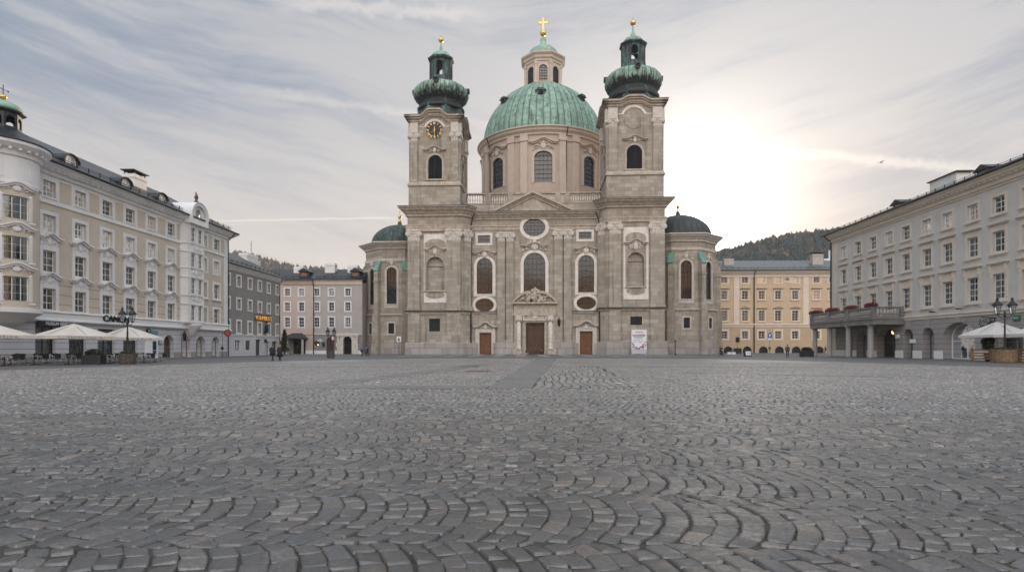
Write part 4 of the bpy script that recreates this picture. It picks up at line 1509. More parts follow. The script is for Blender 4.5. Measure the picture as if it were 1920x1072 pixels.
for (qx, qz) in ((0, 34), (-8.5, 43.5), (8.5, 43.5)):
    b.ell((dx_ + qx * kd, yd, zd(qz)), (.27, .15, .27), 8, 6)
b.build('cross', M['gold'], lan)


# octagonal side chapels ---------------------------------------------------
def chapel(cpx, apx, q, side):
    yc = 11.0
    cx_ = X(cpx, yc); kc = CH.dist(cpx, yc) / F
    ap = apx * kc; sw = 2 * ap * math.tan(PI / 8)

    def z(py): return H + (HY - py) * kc * (1 - ap * .5 / (kc * F))
    ztop = z(q['corn'][0]); zst = z(q['st'])
    win = Op(-q['ww'] / 2, q['ww'] / 2, z(q['win'][1]), z(q['win'][0]), 'a')
    low = Op(-.65, .65, z(q['low'][1]), z(q['low'][0]))
    b = MB()
    sides = [0, 1, 2, 7, 6] if True else []
    for i in range(8):
        b.M = TR(cx_, yc, 0, i * PI / 4)
        b.wall(-sw / 2, sw / 2, zst, ztop - .4, [win] if i in sides else [], -ap, .5)
        s2 = sw * 1.06
        b.wall(-s2 / 2, s2 / 2, 0, zst, [low] if i in sides else [], -ap * 1.06, .5)
    b.M = None
    c = b.build('side_chapel', M['stone'], church)
    oct_ = lambda rr: [(cx_ + rr / math.cos(PI / 8) * math.cos(-PI / 8 - i * PI / 4), yc + rr / math.cos(PI / 8) * math.sin(-PI / 8 - i * PI / 4)) for i in range(8)][::-1]
    b = MB()
    kz = (z(q['corn'][0]) - z(q['corn'][1])) / 1.8
    b.sweep(oct_(ap), [(o * 1.05, ztop + v_ * kz) for o, v_ in CORN], True)
    b.sweep(oct_(ap), [(0, z(q['arc']) + .1), (.25, z(q['arc'])), (.2, z(q['arc']) - .5), (0, z(q['arc']) - .55)], True)
    b.build('cornice', M['chapeltrim'], c)
    b = MB(); b.sweep(oct_(ap * 1.05), [(-1, zst + .25), (.35, zst + .1), (.4, zst - .15), (0, zst - .45)], True); b.build('string_course', M['trimstone'], c)
    zp = z(q['pl'])
    b = MB(); b.sweep(oct_(ap * 1.06), [(0, zp + .1), (.25, zp), (.3, 0)], True); b.build('plinth', M['plinth'], c)
    for i in sides:
        T = TR(cx_, yc, 0, i * PI / 4)
        b = MB(); b.M = T
        b.ring(win.pts(), win.grow(.45, .1).pts(), -ap - .1, -ap)
        b.box(win.x0 - .5, -ap - .12, win.z0 - .9, win.x1 + .5, -ap, win.z0 - .1)
        b.box(win.x0 - .6, -ap - .25, win.z0 - .16, win.x1 + .6, -ap, win.z0)
        w_ = b.build('window', M['chapeltrim'], c)
        b = MB(); b.M = T; ornament(b, 0, win.z1 + .9, 2.6, 1.8, -ap - .1, i); b.build('cartouche', M['carved'], w_)
        b = MB(); b.M = T; b.bars(win, 2, 6, -ap + .2, .06, .07); b.build('glazing_bars', M['iron'], w_)
        b = MB(); b.M = T; b.poly([(x_, -ap + .35, v_) for x_, v_ in win.pts()]); b.build('pane', M['lead'], w_)
        a2 = ap * 1.06
        b = MB(); b.M = T
        b.ring(low.pts(), low.grow(.3).pts(), -a2 - .08, -a2)
        w_ = b.build('low_window', M['chapeltrim'], c)
        b = MB(); b.M = T; b.poly([(x_, -a2 + .3, v_) for x_, v_ in low.pts()]); b.bars(low, 3, 4, -a2 + .12, .05, .05); b.build('grille', M['iron'], w_)
    for i in range(8):
        a_ = (i + .5) * PI / 4
        if not (i in (0, 1, 7, 6)): continue
        T = TR(cx_, yc, 0, a_)
        rv = ap / math.cos(PI / 8)
        b = MB(); b.M = T
        b.box(-.55, -rv - 1.0, zst, .55, -rv + .6, z(q['but'][1]))
        b.box(-.75, -rv - 1.25, 0, .75, -rv + .6, zst - .05)
        b.box(-.85, -rv - 1.4, 0, .85, -rv + .6, zp)
        b.box(-.65, -rv - 1.12, z(q['but'][1]) - 2.6, .65, -rv + .6, z(q['but'][1]) - 2.3)
        zb_, zt_ = z(q['but'][1]), z(q['but'][0])
        b.poly([(-.55, -rv - 1.0, zb_), (-.55, -rv + .4, zb_), (-.55, -rv + .4, zt_)]); b.poly([(.55, -rv - 1.0, zb_), (.55, -rv + .4, zb_), (.55, -rv + .4, zt_)])
        bt = b.build('buttress', M['stone'], c)
        b = MB(); b.M = T
        b.poly([(-.68, -rv - 1.2, zb_ - .05), (.68, -rv - 1.2, zb_ - .05), (.68, -rv + .4, zt_ + .15), (-.68, -rv + .4, zt_ + .15)])
        b.poly([(-.68, -rv - 1.2, zb_ - .17), (.68, -rv - 1.2, zb_ - .17), (.68, -rv + .4, zt_ + .03), (-.68, -rv + .4, zt_ + .03)])
        b.poly([(-.68, -rv - 1.2, zb_ - .05), (.68, -rv - 1.2, zb_ - .05), (.68, -rv - 1.2, zb_ - .17), (-.68, -rv - 1.2, zb_ - .17)])
        for s in (-.68, .68): b.poly([(s, -rv - 1.2, zb_ - .05), (s, -rv + .4, zt_ + .15), (s, -rv + .4, zt_ + .03), (s, -rv - 1.2, zb_ - .17)])
        b.build('copper_capping', M['capgreen'], bt)
    # dome
    b = MB()
    rd_ = q['rd'] * kc; zt = H + (HY - q['top']) * kc
    pr = [(ap * 1.02 + .2, ztop + .15), (rd_ * 1.06, ztop + .45)] + [(rd_ * math.cos(PI / 2 * t / 14), ztop + .5 + (zt - ztop - .5) * math.sin(PI / 2 * t / 14)) for t in range(14)] + [(rd_ * .09, zt + .02), (rd_ * .05, zt + .9)]
    b.lathe(pr, 96, (cx_, yc), lambda a_, i, v_: 1.02 if i % 12 == 0 else (1.006 if i % 3 == 0 else 1.0), a0=PI / 8)
    dm = b.build('chapel_dome', copper('chapel copper ' + side, (.04, .058, .05), (.10, .16, .135), (.022, .022, .022), .8, .42 if side == 'left' else .30, (cx_, yc), 32, 4.0), c)
    b = MB(); b.lathe([(.28, zt + .6), (.5, zt + .9), (.22, zt + 1.2), (.16, zt + 1.6), (.42, zt + 1.9), (.42, zt + 2.15), (.12, zt + 2.5), (.05, zt + 3.4)], 12, (cx_, yc)); b.build('gilded_finial', M['gold'], dm)


chapel(749.5, 57, dict(corn=(460, 472), st=591, win=(505, 572), ww=2.2, low=(607, 626), pl=645, but=(488, 511), rd=51, top=423, arc=490), 'left')
chapel(1271, 62, dict(corn=(445, 459), st=582, win=(493, 563), ww=2.3, low=(597, 616), pl=642, but=(476, 497), rd=59, top=405, arc=470), 'right')
# ------------------------------------------------------------------ town houses
def stucco(name, col, groove=0.0, gh=.55, var=.06):
    m, n, b = newmat(name)
    tc = n.new('ShaderNodeTexCoord').outputs['Object']
    f = n.noise(tc, .5, 6, .6); g = n.noise(tc, 9, 4, .7)
    st = n.noise(n.map(tc, (.9, .9, .09)), 1.0, 5, .6)
    c = n.mix(n.ramp(f, .3, .7), tuple(x * (1 - var) for x in col), tuple(x * (1 + var) for x in col))
    c = n.mix(n.ramp(st, .52, .8, 0, .3), c, tuple(x * .72 for x in col))
    c = n.mix(n.ramp(g, .4, .8, 0, .18), c, tuple(x * .75 for x in col))
    h = g
    if groove:
        z = n.new('ShaderNodeSeparateXYZ', {0: tc}).outputs[2]
        fr = n.math('FRACT', n.math('DIVIDE', z, gh))
        gl = n.ramp(n.math('ABSOLUTE', n.math('SUBTRACT', fr, .5)), .43, .47)
        c = n.mix(n.math('MULTIPLY', gl, groove), c, tuple(x * .35 for x in col))
        h = n.math('SUBTRACT', n.math('MULTIPLY', g, .3), gl)
    n.l.new(c, b.inputs['Base Color'])
    b.inputs['Roughness'].default_value = .85; b.inputs['Specular IOR Level'].default_value = .25
    bn = n.new('ShaderNodeBump', {'Height': h, 'Strength': .4, 'Distance': .04}); n.l.new(bn.outputs[0], b.inputs['Normal'])
    return m


M['beige'] = stucco('beige stucco', (.53, .46, .375))
M['beigerust'] = stucco('banded beige stucco', (.54, .465, .375), .6, .95)
M['white'] = stucco('white stucco', (.68, .67, .66))
M['whiterust'] = stucco('grooved white stucco', (.50, .50, .52), .75, .62)
M['greyhouse'] = stucco('grey stucco', (.25, .235, .215))
M['whitebase'] = stucco('boarded white base', (.52, .52, .54), .5, .45)
M['pink'] = stucco('pinkish stucco', (.46, .37, .32))
M['mauve'] = stucco('mauve grey stucco', (.38, .345, .32))
M['mauvebase'] = stucco('mauve base', (.235, .215, .205))
M['yellow'] = stucco('yellow stucco', (.55, .41, .27))
M['yellowrust'] = stucco('banded yellow stucco', (.48, .36, .24), .55, .50)
M['yellowtrim'] = stucco('cream trim', (.66, .56, .46))
M['browntrim'] = stucco('brown hood', (.30, .235, .175))
M['blue'] = stucco('blue grey stucco', (.51, .50, .475))
M['cream'] = stucco('cream stucco', (.60, .54, .46))
M['greyrust'] = stucco('grooved grey stucco', (.30, .285, .27), .7, .62)
M['greytrim'] = stucco('grey reveal', (.33, .30, .28))
M['sash'] = plain('white sash', (.70, .70, .70), .45, var=.05)
M['darksash'] = plain('brown sash', (.10, .07, .05), .5)
M['glass'] = glass('window glass', .07)
M['glassbright'] = glass('still window glass', .75, .08, .6)
M['curtain'] = plain('net curtain', (.40, .39, .38), .9, var=.1)
M['slate'] = plain('dark roof sheet', (.028, .029, .032), .38, metal=.2, var=.25, scale=1.5, bump=.15, bscale=3)
M['zinc'] = plain('grey roof sheet', (.14, .155, .165), .32, metal=.5, var=.2, scale=.8)
M['zincgreen'] = plain('green grey roof sheet', (.16, .17, .165), .3, metal=.5, var=.15, scale=.8)
M['brick'] = plain('chimney render', (.42, .38, .34), .85, var=.15)
M['gutter'] = plain('gutter sheet', (.03, .032, .035), .4, metal=.3)
M['wood'] = plain('larch boards', (.20, .125, .07), .7, var=.3, scale=5)
M['red'] = plain('red timber', (.16, .045, .035), .7)
M['greystone'] = ashlar('balcony stone', (.24, .23, .215), (.18, .17, .16), (.09, .09, .085), 1.4, .7, .8)
M['granite'] = plain('granite column', (.27, .255, .235), .8, var=.25, scale=18, bump=.3, bscale=30, streak=.5)
M['lamp'] = glow('warm lamp', (1, .55, .18), 3.0)
M['shopglow'] = glow('shop light', (1, .62, .28), 1.1)
M['poster'] = plain('pale teal poster', (.16, .24, .235), .5, var=.35, scale=1.1)

CURT = {}


def curtain_mesh(op, kind, y):
    """Curtains in front of a dark room."""
    b = MB(); b.m = 0
    w = op.x1 - op.x0

    def cloth(a, c, z0):
        nn = max(4, int((c - a) / .07))
        P = [(a + (c - a) * i / nn, y + .05 * math.sin(i * 1.9)) for i in range(nn + 1)]
        for p, q in zip(P, P[1:]): b.poly([(*p, z0), (*q, z0), (*q, op.z1), (*p, op.z1)])
    if kind == 0: cloth(op.x0, op.x0 + w * .30, op.z0); cloth(op.x1 - w * .30, op.x1, op.z0)
    elif kind == 1: cloth(op.x0, op.x0 + w * .46, op.z0); cloth(op.x1 - w * .42, op.x1, op.z0)
    elif kind == 2: cloth(op.x0, op.x0 + w * .22, op.z0); cloth(op.x1 - w * .18, op.x1, op.z0)
    b.m = 1
    e = .25
    b.box(op.x0 - e, y + .25, op.z0 - e, op.x1 + e, y + .9, op.z1 + e)
    return b


def trim_mesh(b, op, st, y):
    """Surround, sill and hood of a house window."""
    s = st.get('sur', .3); p = st.get('proud', .07)
    if s:
        o2 = op.grow(s, s * .7)
        if op.k == 'r':
            b.ring(op.pts(), o2.pts(), y - p, y)
        else: b.ring(op.pts(), op.grow(s, .01).pts(), y - p, y)
    if st.get('sill'):
        b.box(op.x0 - s - .12, y - .22, op.z0 - s * .7 - .10, op.x1 + s + .12, y, op.z0 - s * .7 + .02)
    if st.get('apron'):
        z = op.z0 - s * .7 - .1
        b.prism([(op.x0 - s, z), (op.x1 + s, z), (op.x1 + s - .05, z - .28), (op.x1 - .1, z - .12), (op.x0 + .1, z - .12), (op.x0 - s + .05, z - .28)], y - .1, y)


def hwindow(parent, op, xs, st, y=0.0, name='window', seed=0, warp=None):
    """Windows along a wall: trim with sash, pane and curtain as sub-parts; copies share meshes."""
    r = random.Random(seed)
    tm = M[st.get('mat', 'white')]
    out = []
    cache = {}

    def mesh(key, fn, mats, nm):
        if key not in cache:
            b = MB(); b.W = warp
            fn(b)
            o = b.build(nm, mats); cache[key] = o.data
            bpy.data.objects.remove(o)
        return cache[key]

    def add(nm, me, par, x):
        o = bpy.data.objects.new(nm, me); COL.objects.link(o); o.parent = par
        if x is not None: o.location = (x, 0, 0)
        return o
    nv, nh = st.get('bars', (1, 2))
    dp = st.get('depth', .22)

    def f_hood(b):
        h = st['hood']; s = st.get('sur', .3); w = op.x1 - op.x0 + 2 * s
        zt = op.z1 + s
        if h == 'curved':
            pz = st.get('hz', 1.0)
            b.box(op.x0 - s * .8, y - .06, zt - .01, op.x1 + s * .8, y, zt + pz * .8)
            hood(b, 0, w + .75, zt + pz, .42, .32, .42, y, ends=.25)
        elif h == 'flat':
            b.box(op.x0 - s - .25, y - .38, zt + st.get('hz', .35), op.x1 + s + .25, y, zt + st.get('hz', .35) + .13)
            b.box(op.x0 - s - .12, y - .26, zt + st.get('hz', .35) - .12, op.x1 + s + .12, y, zt + st.get('hz', .35) - .003)
            b.box(op.x0 - s, y - .05, zt - .01, op.x1 + s, y, zt + st.get('hz', .35) - .123)
            if st.get('brackets'):
                for k in (-1, 1):
                    xx = k * ((op.x1 - op.x0) / 2 + s * .55)
                    b.box(xx - .12, y - .24, zt - .2, xx + .12, y, zt + st['hz'] - .125)
                    b.box(xx - .09, y - .15, zt - .65, xx + .09, y, zt - .203)
        elif h == 'ped':
            z = zt + .25
            b.prism([(op.x0 - s - .25, z), (op.x1 + s + .25, z), (op.x1 + s + .25, z + .1), (0, z + .55), (op.x0 - s - .25, z + .1)], y - .3, y)
            b.box(op.x0 - s, y - .08, zt, op.x1 + s, y, z - .003)
    for i, x in enumerate(xs):
        w = add(name, mesh('t', lambda b: trim_mesh(b, op, st, y), tm, name), parent, x)
        if st.get('hood'):
            add('hood_moulding', mesh('h', f_hood, M[st.get('hoodmat', st.get('mat', 'white'))], 'hood_moulding'), w, None)
        if st.get('orn'):
            add('cartouche', mesh('o', lambda b: ornament(b, 0, op.z1 + st.get('sur', .3) + st.get('hz', 1) * .48, 1.7, 1.0, y - .07, 3, .1), M['white'], 'cartouche'), w, None)
        add('sash', mesh('s', lambda b: b.bars(op, nv, nh, y + dp, .065, .06, .09), M[st.get('sash', 'sash')], 'sash'), w, None)
        g = 'glassbright' if r.random() < st.get('bright', 0) else 'glass'

        def fg(b):
            if not warp: b.poly([(q[0], y + dp + .04, q[1]) for q in op.pts()]); return
            for k_ in range(8):
                xa_, xb_ = (op.x0 + (op.x1 - op.x0) * (k_ + e_) / 8 for e_ in (0, 1))
                b.poly([(xa_, y + dp + .04, op.z0), (xb_, y + dp + .04, op.z0), (xb_, y + dp + .04, op.z1), (xa_, y + dp + .04, op.z1)])
        add('pane', mesh('g' + g, fg, M[g], 'pane'), w, None)
        k = r.choice(st.get('curt', (0, 1, 2, 1)))
        if k < 4:
            key = 'c%d' % k
            if key not in cache:
                b = curtain_mesh(op, k, y + dp + .15); b2 = MB(); b.W = None
                if warp:
                    b.v = [tuple(warp(Vector(v))) for v in b.v]
                o = b.build('curtain', [M['curtain'], M['void']]); cache[key] = o.data; bpy.data.objects.remove(o)
            add('curtain', cache[key], w, None)
        out.append(w)
    return out


def shop(parent, op, y, mat, glow_=None, name='shop_window', dark=1.6, rail=True):
    """Shop window or doorway: frame, glass, dark room behind."""
    b = MB(); b.bars(op, 1, 1 if rail else 0, y + .3, .08, .08, .12)
    w = b.build(name, M[mat], parent)
    b = MB(); b.poly([(x, y + .35, z) for x, z in op.pts()]); b.build('pane', M['glass'], w)
    b = MB(); b.box(op.x0 - .3, y + .6, op.z0 - .02, op.x1 + .3, y + dark + .6, op.z1 + .3)
    b.build('interior', M['void'] if not glow_ else M[glow_], w)
    return w


def bracket_row(b, x0, x1, step, y, z, w=.22, d=.5, h=.28):
    k = max(1, int((x1 - x0) / step))
    for i in range(k):
        x = x0 + (i + .5) * (x1 - x0) / k
        b.box(x - w / 2, y - d, z - h, x + w / 2, y, z)


def gable_roof(parent, x0, x1, y0, y1, z, rise, mat, hip=(False, False), name='roof', seam=1.0):
    ym = (y0 + y1) / 2
    a0 = x0 + ((y1 - y0) / 2 if hip[0] else 0); a1 = x1 - ((y1 - y0) / 2 if hip[1] else 0)
    b = MB()
    b.poly([(x0, y0, z), (x1, y0, z), (a1, ym, z + rise), (a0, ym, z + rise)])
    b.poly([(x0, y1, z), (x1, y1, z), (a1, ym, z + rise), (a0, ym, z + rise)])
    b.poly([(x0, y0, z), (x0, y1, z), (a0, ym, z + rise)]); b.poly([(x1, y0, z), (x1, y1, z), (a1, ym, z + rise)])
    b.poly([(x0, y0, z - .12), (x1, y0, z - .12), (x1, y1, z - .12), (x0, y1, z - .12)])
    b.poly([(x0, y0, z), (x1, y0, z), (x1, y0, z - .12), (x0, y0, z - .12)])
    if seam:
        k = int((x1 - x0) / seam)
        for i in range(1, k):
            x = x0 + i * (x1 - x0) / k
            t = 1.0
            if hip[0]: t = min(t, (x - x0) / ((y1 - y0) / 2))
            if hip[1]: t = min(t, (x1 - x) / ((y1 - y0) / 2))
            if t > .1: b.tube([(x, y0 + .03, z + .03), (x, y0 + (ym - y0) * t * .98, z + rise * t * .98 + .03)], .035, 4, False)
    r = b.build(name, M[mat], parent)
    # snow guard
    b = MB()
    t = .12
    yy, z2 = y0 + (ym - y0) * t, z + rise * t
    for k in (.16, .34): b.tube([(x0 + .5, yy, z2 + k), (x1 - .5, yy, z2 + k)], .03, 4)
    q = x0 + .6
    while q < x1 - .5:
        b.box(q - .025, yy - .05, z2 - .02, q + .025, yy + .05, z2 + .45); q += 1.6
    b.build('snow_guard', M['gutter'], r)
    return r


def chimney(parent, x, y, z0, z1, w, d, mat='brick', cap=True):
    b = MB(); b.box(x - w / 2, y - d / 2, z0, x + w / 2, y + d / 2, z1)
    b.box(x - w / 2 - .08, y - d / 2 - .08, z1 - .5, x + w / 2 + .08, y + d / 2 + .08, z1 - .3)
    c = b.build('chimney', M[mat], parent)
    if cap:
        b = MB()
        for sx in (-1, 1):
            for sy in (-1, 1): b.box(x + sx * w * .42 - .06, y + sy * d * .42 - .06, z1, x + sx * w * .42 + .06, y + sy * d * .42 + .06, z1 + .4)
        for k in (-.2, .2): b.box(x + k * w - .05, y - d * .4, z1, x + k * w + .05, y + d * .4, z1 + .4)
        b.slab([(x - w * .62, y - d * .62), (x + w * .62, y - d * .62), (x + w * .62, y + d * .62), (x - w * .62, y + d * .62)], z1 + .4, z1 + .5)
        b.build('chimney_cap', M['gutter'], c)
    return c


def body(b, x0, x1, d, z, th=.8):
    """Side and rear walls and a top under the roof."""
    b.poly([(x0, 0, 0), (x0, d, 0), (x0, d, z), (x0, 0, z)]); b.poly([(x1, 0, 0), (x1, d, 0), (x1, d, z), (x1, 0, z)])
    b.poly([(x0, d, 0), (x1, d, 0), (x1, d, z), (x0, d, z)]); b.poly([(x0, 0, z), (x1, 0, z), (x1, d, z), (x0, d, z)])


def pipe(parent, x, y, z0, z1, over=1.0, r=.075):
    b = MB(); b.tube([(x, y - over, z1), (x, y - over * .5, z1 - .55), (x, y - .14, z1 - 1.0), (x, y - .14, z0)], r, 6)
    return b.build('downpipe', M['gutter'], parent)


# --- A: long beige house with white ornament -----------------------------
LA = Fr(-44.75, 90, R(88.66))
A = empty('town_house', (LA.X, LA.Y, 0), LA.a, 'long beige town house with white curved window hoods and a round corner turret', 'house')
cols = [LA.lx(p) for p in (92, 150.5, 201, 244, 284, 320.5, 382, 406)]
c6, c2 = cols[:6], cols[6:]
gx = .76
A0, A1, AD = -52.0, 0.0, 13.0
r1 = Op(-gx, gx, 16.2, 17.75); r2 = Op(-gx, gx, 12.5, 14.4); r3 = Op(-gx, gx, 8.8, 10.9); r4 = Op(-gx, gx, 5.08, 7.2)
b = MB()
b.wall(A0, A1, 8.0, 18.6, [r.at(x) for x in cols for r in (r1, r2, r3)], 0, .25)
body(b, A0, A1, AD, 18.8)
b.build('wall', M['beige'], A)
b = MB(); b.wall(A0, A1, 4.6, 8.0, [r4.at(x) for x in cols], 0, .25); b.build('banded_wall', M['beigerust'], A)
hwindow(A, r1, cols, dict(sur=.26, bars=(1, 2), bright=.55, curt=(0, 2, 2)), seed=1)
hwindow(A, r2, cols, dict(sur=.36, bars=(1, 2), bright=.12), seed=2)
hwindow(A, r3, c6, dict(sur=.36, bars=(1, 2), hood='curved', hz=1.0, orn=1, sill=1), seed=3)
hwindow(A, r3, c2, dict(sur=.36, bars=(1, 2), sill=1), seed=4)
hwindow(A, r4, c6, dict(sur=.36, bars=(1, 2), hood='curved', hz=.85, orn=1), seed=5)
hwindow(A, r4, c2, dict(sur=.36, bars=(1, 2)), seed=6)
# attic frieze of white bands with beige panels left between
b = MB()
b.box(A0, -.05, 15.65, A1, 0, 15.92)
b.box(A0, -.05, 18.0, A1, 0, 18.7)
for x in cols:
    for s in (-1, 1): b.box(x + s * 1.05 - .15, -.05, 15.923, x + s * 1.05 + .15, 0, 17.997)
b.box(A0, -.12, 15.5, A1, 0, 15.65)
b.build('attic_frieze', M['white'], A)
b = MB()
for x0, x1 in ((-1.3, -.02),): b.box(x0, -.09, 4.6, x1, 0, 18.0)
b.build('corner_strip', M['white'], A)
b = MB()
PC = [(0, 19.45), (1.05, 19.4), (1.1, 19.2), (.85, 19.05), (.8, 18.95), (.55, 18.75), (.3, 18.65), (.25, 18.35), (0, 18.3)]
b.sweep([(A0, 0), (A1, 0), (A1, AD)], PC)
bracket_row(b, A0, A1, .75, 0, 18.93, .2, .68, .22)
b.build('cornice', M['white'], A)
b = MB(); b.tube([(A0, -1.17, 19.42), (A1 + 1.15, -1.17, 19.42)], .12, 6); b.build('gutter', M['gutter'], A)
gable_roof(A, A0, A1 + 1.1, -1.1, AD + 1.1, 19.48, 4.6, 'slate', (False, True), seam=0)
pipe(A, -.25, -.02, 0, 19.2, 1.15)
for px, zz_ in ((125, 0), (229, 0), (298, 0)):
    b = MB()
    x = LA.lx(px, .8)
    o = Op(-.75, .75, 20.1, 21.3, 'a', .75)
    T = TR(x, 0, 0)
    b.M = T
    b.ring(o.pts(), o.grow(.22, .1).pts(), .3, 3.0)
    b.strip([(q[0] * 1.5, q[1] + .2) for q in o.pts()[2:]], [(q[0] * 1.5, q[1] + .1) for q in o.pts()[2:]], .2, 4.0)
    dm = b.build('eyebrow_dormer', M['slate'], A)
    b = MB(); b.M = T; b.bars(o, 1, 1, .4, .06, .06, .08); w_ = b.build('sash', M['sash'], dm)
    b = MB(); b.M = T; b.poly([(q[0], .45, q[1]) for q in o.pts()]); b.build('pane', M['glassbright'], dm)
chimney(A, LA.lx(253, 4.0), 4.0, 20, 23.7, 2.4, 1.5, 'white')
# fascia over the shops and arcade
b = MB()
b.sweep([(A0, 0), (A1, 0), (A1, AD)], [(0, 5.05), (.3, 5.0), (.34, 4.85), (.2, 4.75), (.2, 4.25), (.42, 4.15), (.42, 4.0), (.2, 3.9), (0, 3.85)])
b.build('shop_fascia', M['white'], A)
sh = []
for a, c in ((-46, -41.5), (LA.lx(66), LA.lx(104)), (LA.lx(129), LA.lx(161.6)), (LA.lx(183), LA.lx(215)), (LA.lx(231), LA.lx(258))):
    a, c = (a, c) if isinstance(a, float) else (a, c)
    sh.append(Op(a, c, .35, 3.45))
ar = [Op(LA.lx(a), LA.lx(c), .02, LA.lz(629, 345), 'a') for a, c in ((307, 326.5), (339.5, 358), (368, 385), (397, 412))]
b = MB(); b.wall(A0, A1, 0, 4.6, sh + ar, 0, .7); b.build('shop_wall', M['whiterust'], A)
b = MB()
b.wall(A0, A1, 0, .8, [Op(o.x0, o.x1, 0, .8) for o in ar] + [Op(o.x0, o.x1, .35, .8) for o in sh], -.06, .06)
b.poly([(A0, -.06, .8), (A1, -.06, .8), (A1, 0, .8), (A0, 0, .8)])
b.build('plinth', M['granite'], A)
for i, o in enumerate(sh):
    w_ = shop(A, o, 0, 'gutter')
    b = MB()
    b.box(o.x0 + .25, .5, .5, o.x0 + (o.x1 - o.x0) * .8, .54, 2.9); b.build('poster_panel', M['poster'], w_)
    if i == 0:
        b = MB(); b.tube([(o.x1 - 1, .55, .6), (o.x1 - .9, .55, 1.6), (o.x1 - 1.3, .55, 2.2), (o.x1 - 1.2, .55, 2.9)], .12, 6); b.tube([(o.x1 - 1.6, .55, 1.6), (o.x1 - .6, .55, 1.7)], .07, 5); b.build('lit_sculpture', M['shopglow'], w_)
for o in ar: shop(A, o, .25, 'wood', name='arched_shopfront')
# oriel
ox0, ox1 = LA.lx(338), LA.lx(373.5)
oc = (ox0 + ox1) / 2; hw = (ox1 - ox0) / 2
b = MB()
owin = []
for z0, z1 in ((16.0, 17.9), (12.5, 14.4), (8.8, 10.9), (5.08, 7.2)):
    for s in (-1, 1): owin.append(Op(s * .85 - .55, s * .85 + .55, z0, z1))
hw2 = hw * .74
b.wall(oc - hw2, oc + hw2, 4.7, 18.6, [o.at(oc) for o in owin], -.95, .25)
for s in (-1, 1):
    b.poly([(oc + s * hw2, -.95, 4.7), (oc + s * hw, 0, 4.7), (oc + s * hw, 0, 18.6), (oc + s * hw2, -.95, 18.6)])
    b.box(oc + s * hw2 - .22, -1.02, 4.7, oc + s * hw2 + .04, -.95, 18.4)
b.poly([(oc - hw, 0, 4.7), (oc - hw2, -.95, 4.7), (oc + hw2, -.95, 4.7), (oc + hw, 0, 4.7)])
ori = b.build('oriel', M['white'], A)
for o in owin: hwindow(ori, o, [oc], dict(sur=.1, bars=(1, 2), bright=.1, depth=.14), y=-.95, seed=int(o.z0 * 7 + o.c))
b = MB()
for z_ in (15.1, 11.75, 8.05):
    b = MB(); ornament(b, oc, z_, 2.6, 1.1, -.97, int(z_), .1); b.build('relief_panel', M['white'], ori)
for z_ in (15.7, 14.55, 12.3, 11.05, 8.55, 7.35, 4.9):
    b = MB(); b.sweep([(oc - hw, 0), (oc - hw2, -.95), (oc + hw2, -.95), (oc + hw, 0)], [(0, z_ + .1), (.14, z_ + .06), (.14, z_ - .04), (0, z_ - .08)]); b.build('oriel_band', M['white'], ori)
b = MB()
b.lathe([(.05, 2.9), (.5, 3.2), (.8, 3.8), (1.3, 4.3), (1.55, 4.72)], 16, (oc, -.1))
b.build('corbel', M['white'], ori)
b = MB()
gz = 19.2
go = Op(oc - 2.1, oc + 2.1, gz - .8, gz + 2.3, 'a', 2.0); gi = Op(oc - 1.7, oc + 1.7, gz - .6, gz + 1.9, 'a', 1.6)
b.wall(go.x0, go.x1, go.z0, go.z1 - 2.0, [], -1.15)
b.ring(gi.pts(), go.pts(), -1.45, -.4)
b.prism(gi.pts(), -1.1, -.5)
b.strip([(x, z + .1) for x, z in go.pts()[2:]], [(x, z) for x, z in go.pts()[2:]], -1.55, 3.0)
gb = b.build('arched_gable', M['white'], A)
b = MB(); e = Op(oc - .42, oc + .42, gz + .2, gz + 1.35, 'o'); b.ring(e.pts(), e.grow(.14).pts(), -1.2, -1.1); b.poly([(x, -1.12, z) for x, z in e.pts()]); b.build('oval_light', M['glassbright'], gb)
b = MB(); b.lathe([(.3, gz + 2.35), (.3, gz + 2.6), (.12, gz + 2.7), (.28, gz + 3.1), (.2, gz + 3.35), (.08, gz + 3.45)], 10, (oc, -.9))
b.box(oc - .3, -.95, gz + 3.5, oc + .3, -.85, gz + 3.65); b.box(oc - .07, -.95, gz + 3.3, oc + .07, -.85, gz + 3.9)
b.build('finial', M['gutter'], gb)
# corner turret
tx = LA.lx(13); TRr = 2.55; ty = .35
tz = 18.9


def tbend(p): return (tx + (TRr - p[1]) * math.sin(p[0] / TRr), ty - (TRr - p[1]) * math.cos(p[0] / TRr), p[2])


twz = [(16.35, 18.05), (12.75, 14.75), (9.15, 11.2), (5.5, 7.65)]
wop = []
tws = [-.45 * TRr, -1.45 * TRr]
for c_ in tws:
    for z0, z1 in twz: wop.append(Op(c_ - 1.0, c_ + 1.0, z0, z1))
b = MB(); b.W = tbend
b.wall(-PI * .8 * TRr, PI * .8 * TRr, 4.7, tz, wop, 0, .2, xc=[PI * .8 * TRr * (i / 32 - 1) for i in range(65)])
tur = b.build('corner_turret', M['beige'], A)
for ci, c_ in enumerate(tws):
    for i, (z0, z1) in enumerate(twz):
        def wp(p, c_=c_): return tbend((p[0] + c_, p[1], p[2]))
        hwindow(tur, Op(-1.0, 1.0, z0, z1), [None], dict(sur=.26, bars=(2, 2), depth=.12, sill=i > 0, curt=(2, 0, 2)), warp=wp, seed=i + 9 * ci)
        if i:
            b = MB(); b.W = wp
            hood(b, 0, 3.2, z1 + .9, .4, .3, .35, 0); b.build('hood_moulding', M['white'], tur)
            b = MB(); b.W = wp; ornament(b, 0, z1 + .65, 2.2, .75, -.05, i, .1); b.build('cartouche', M['white'], tur)
b = MB()
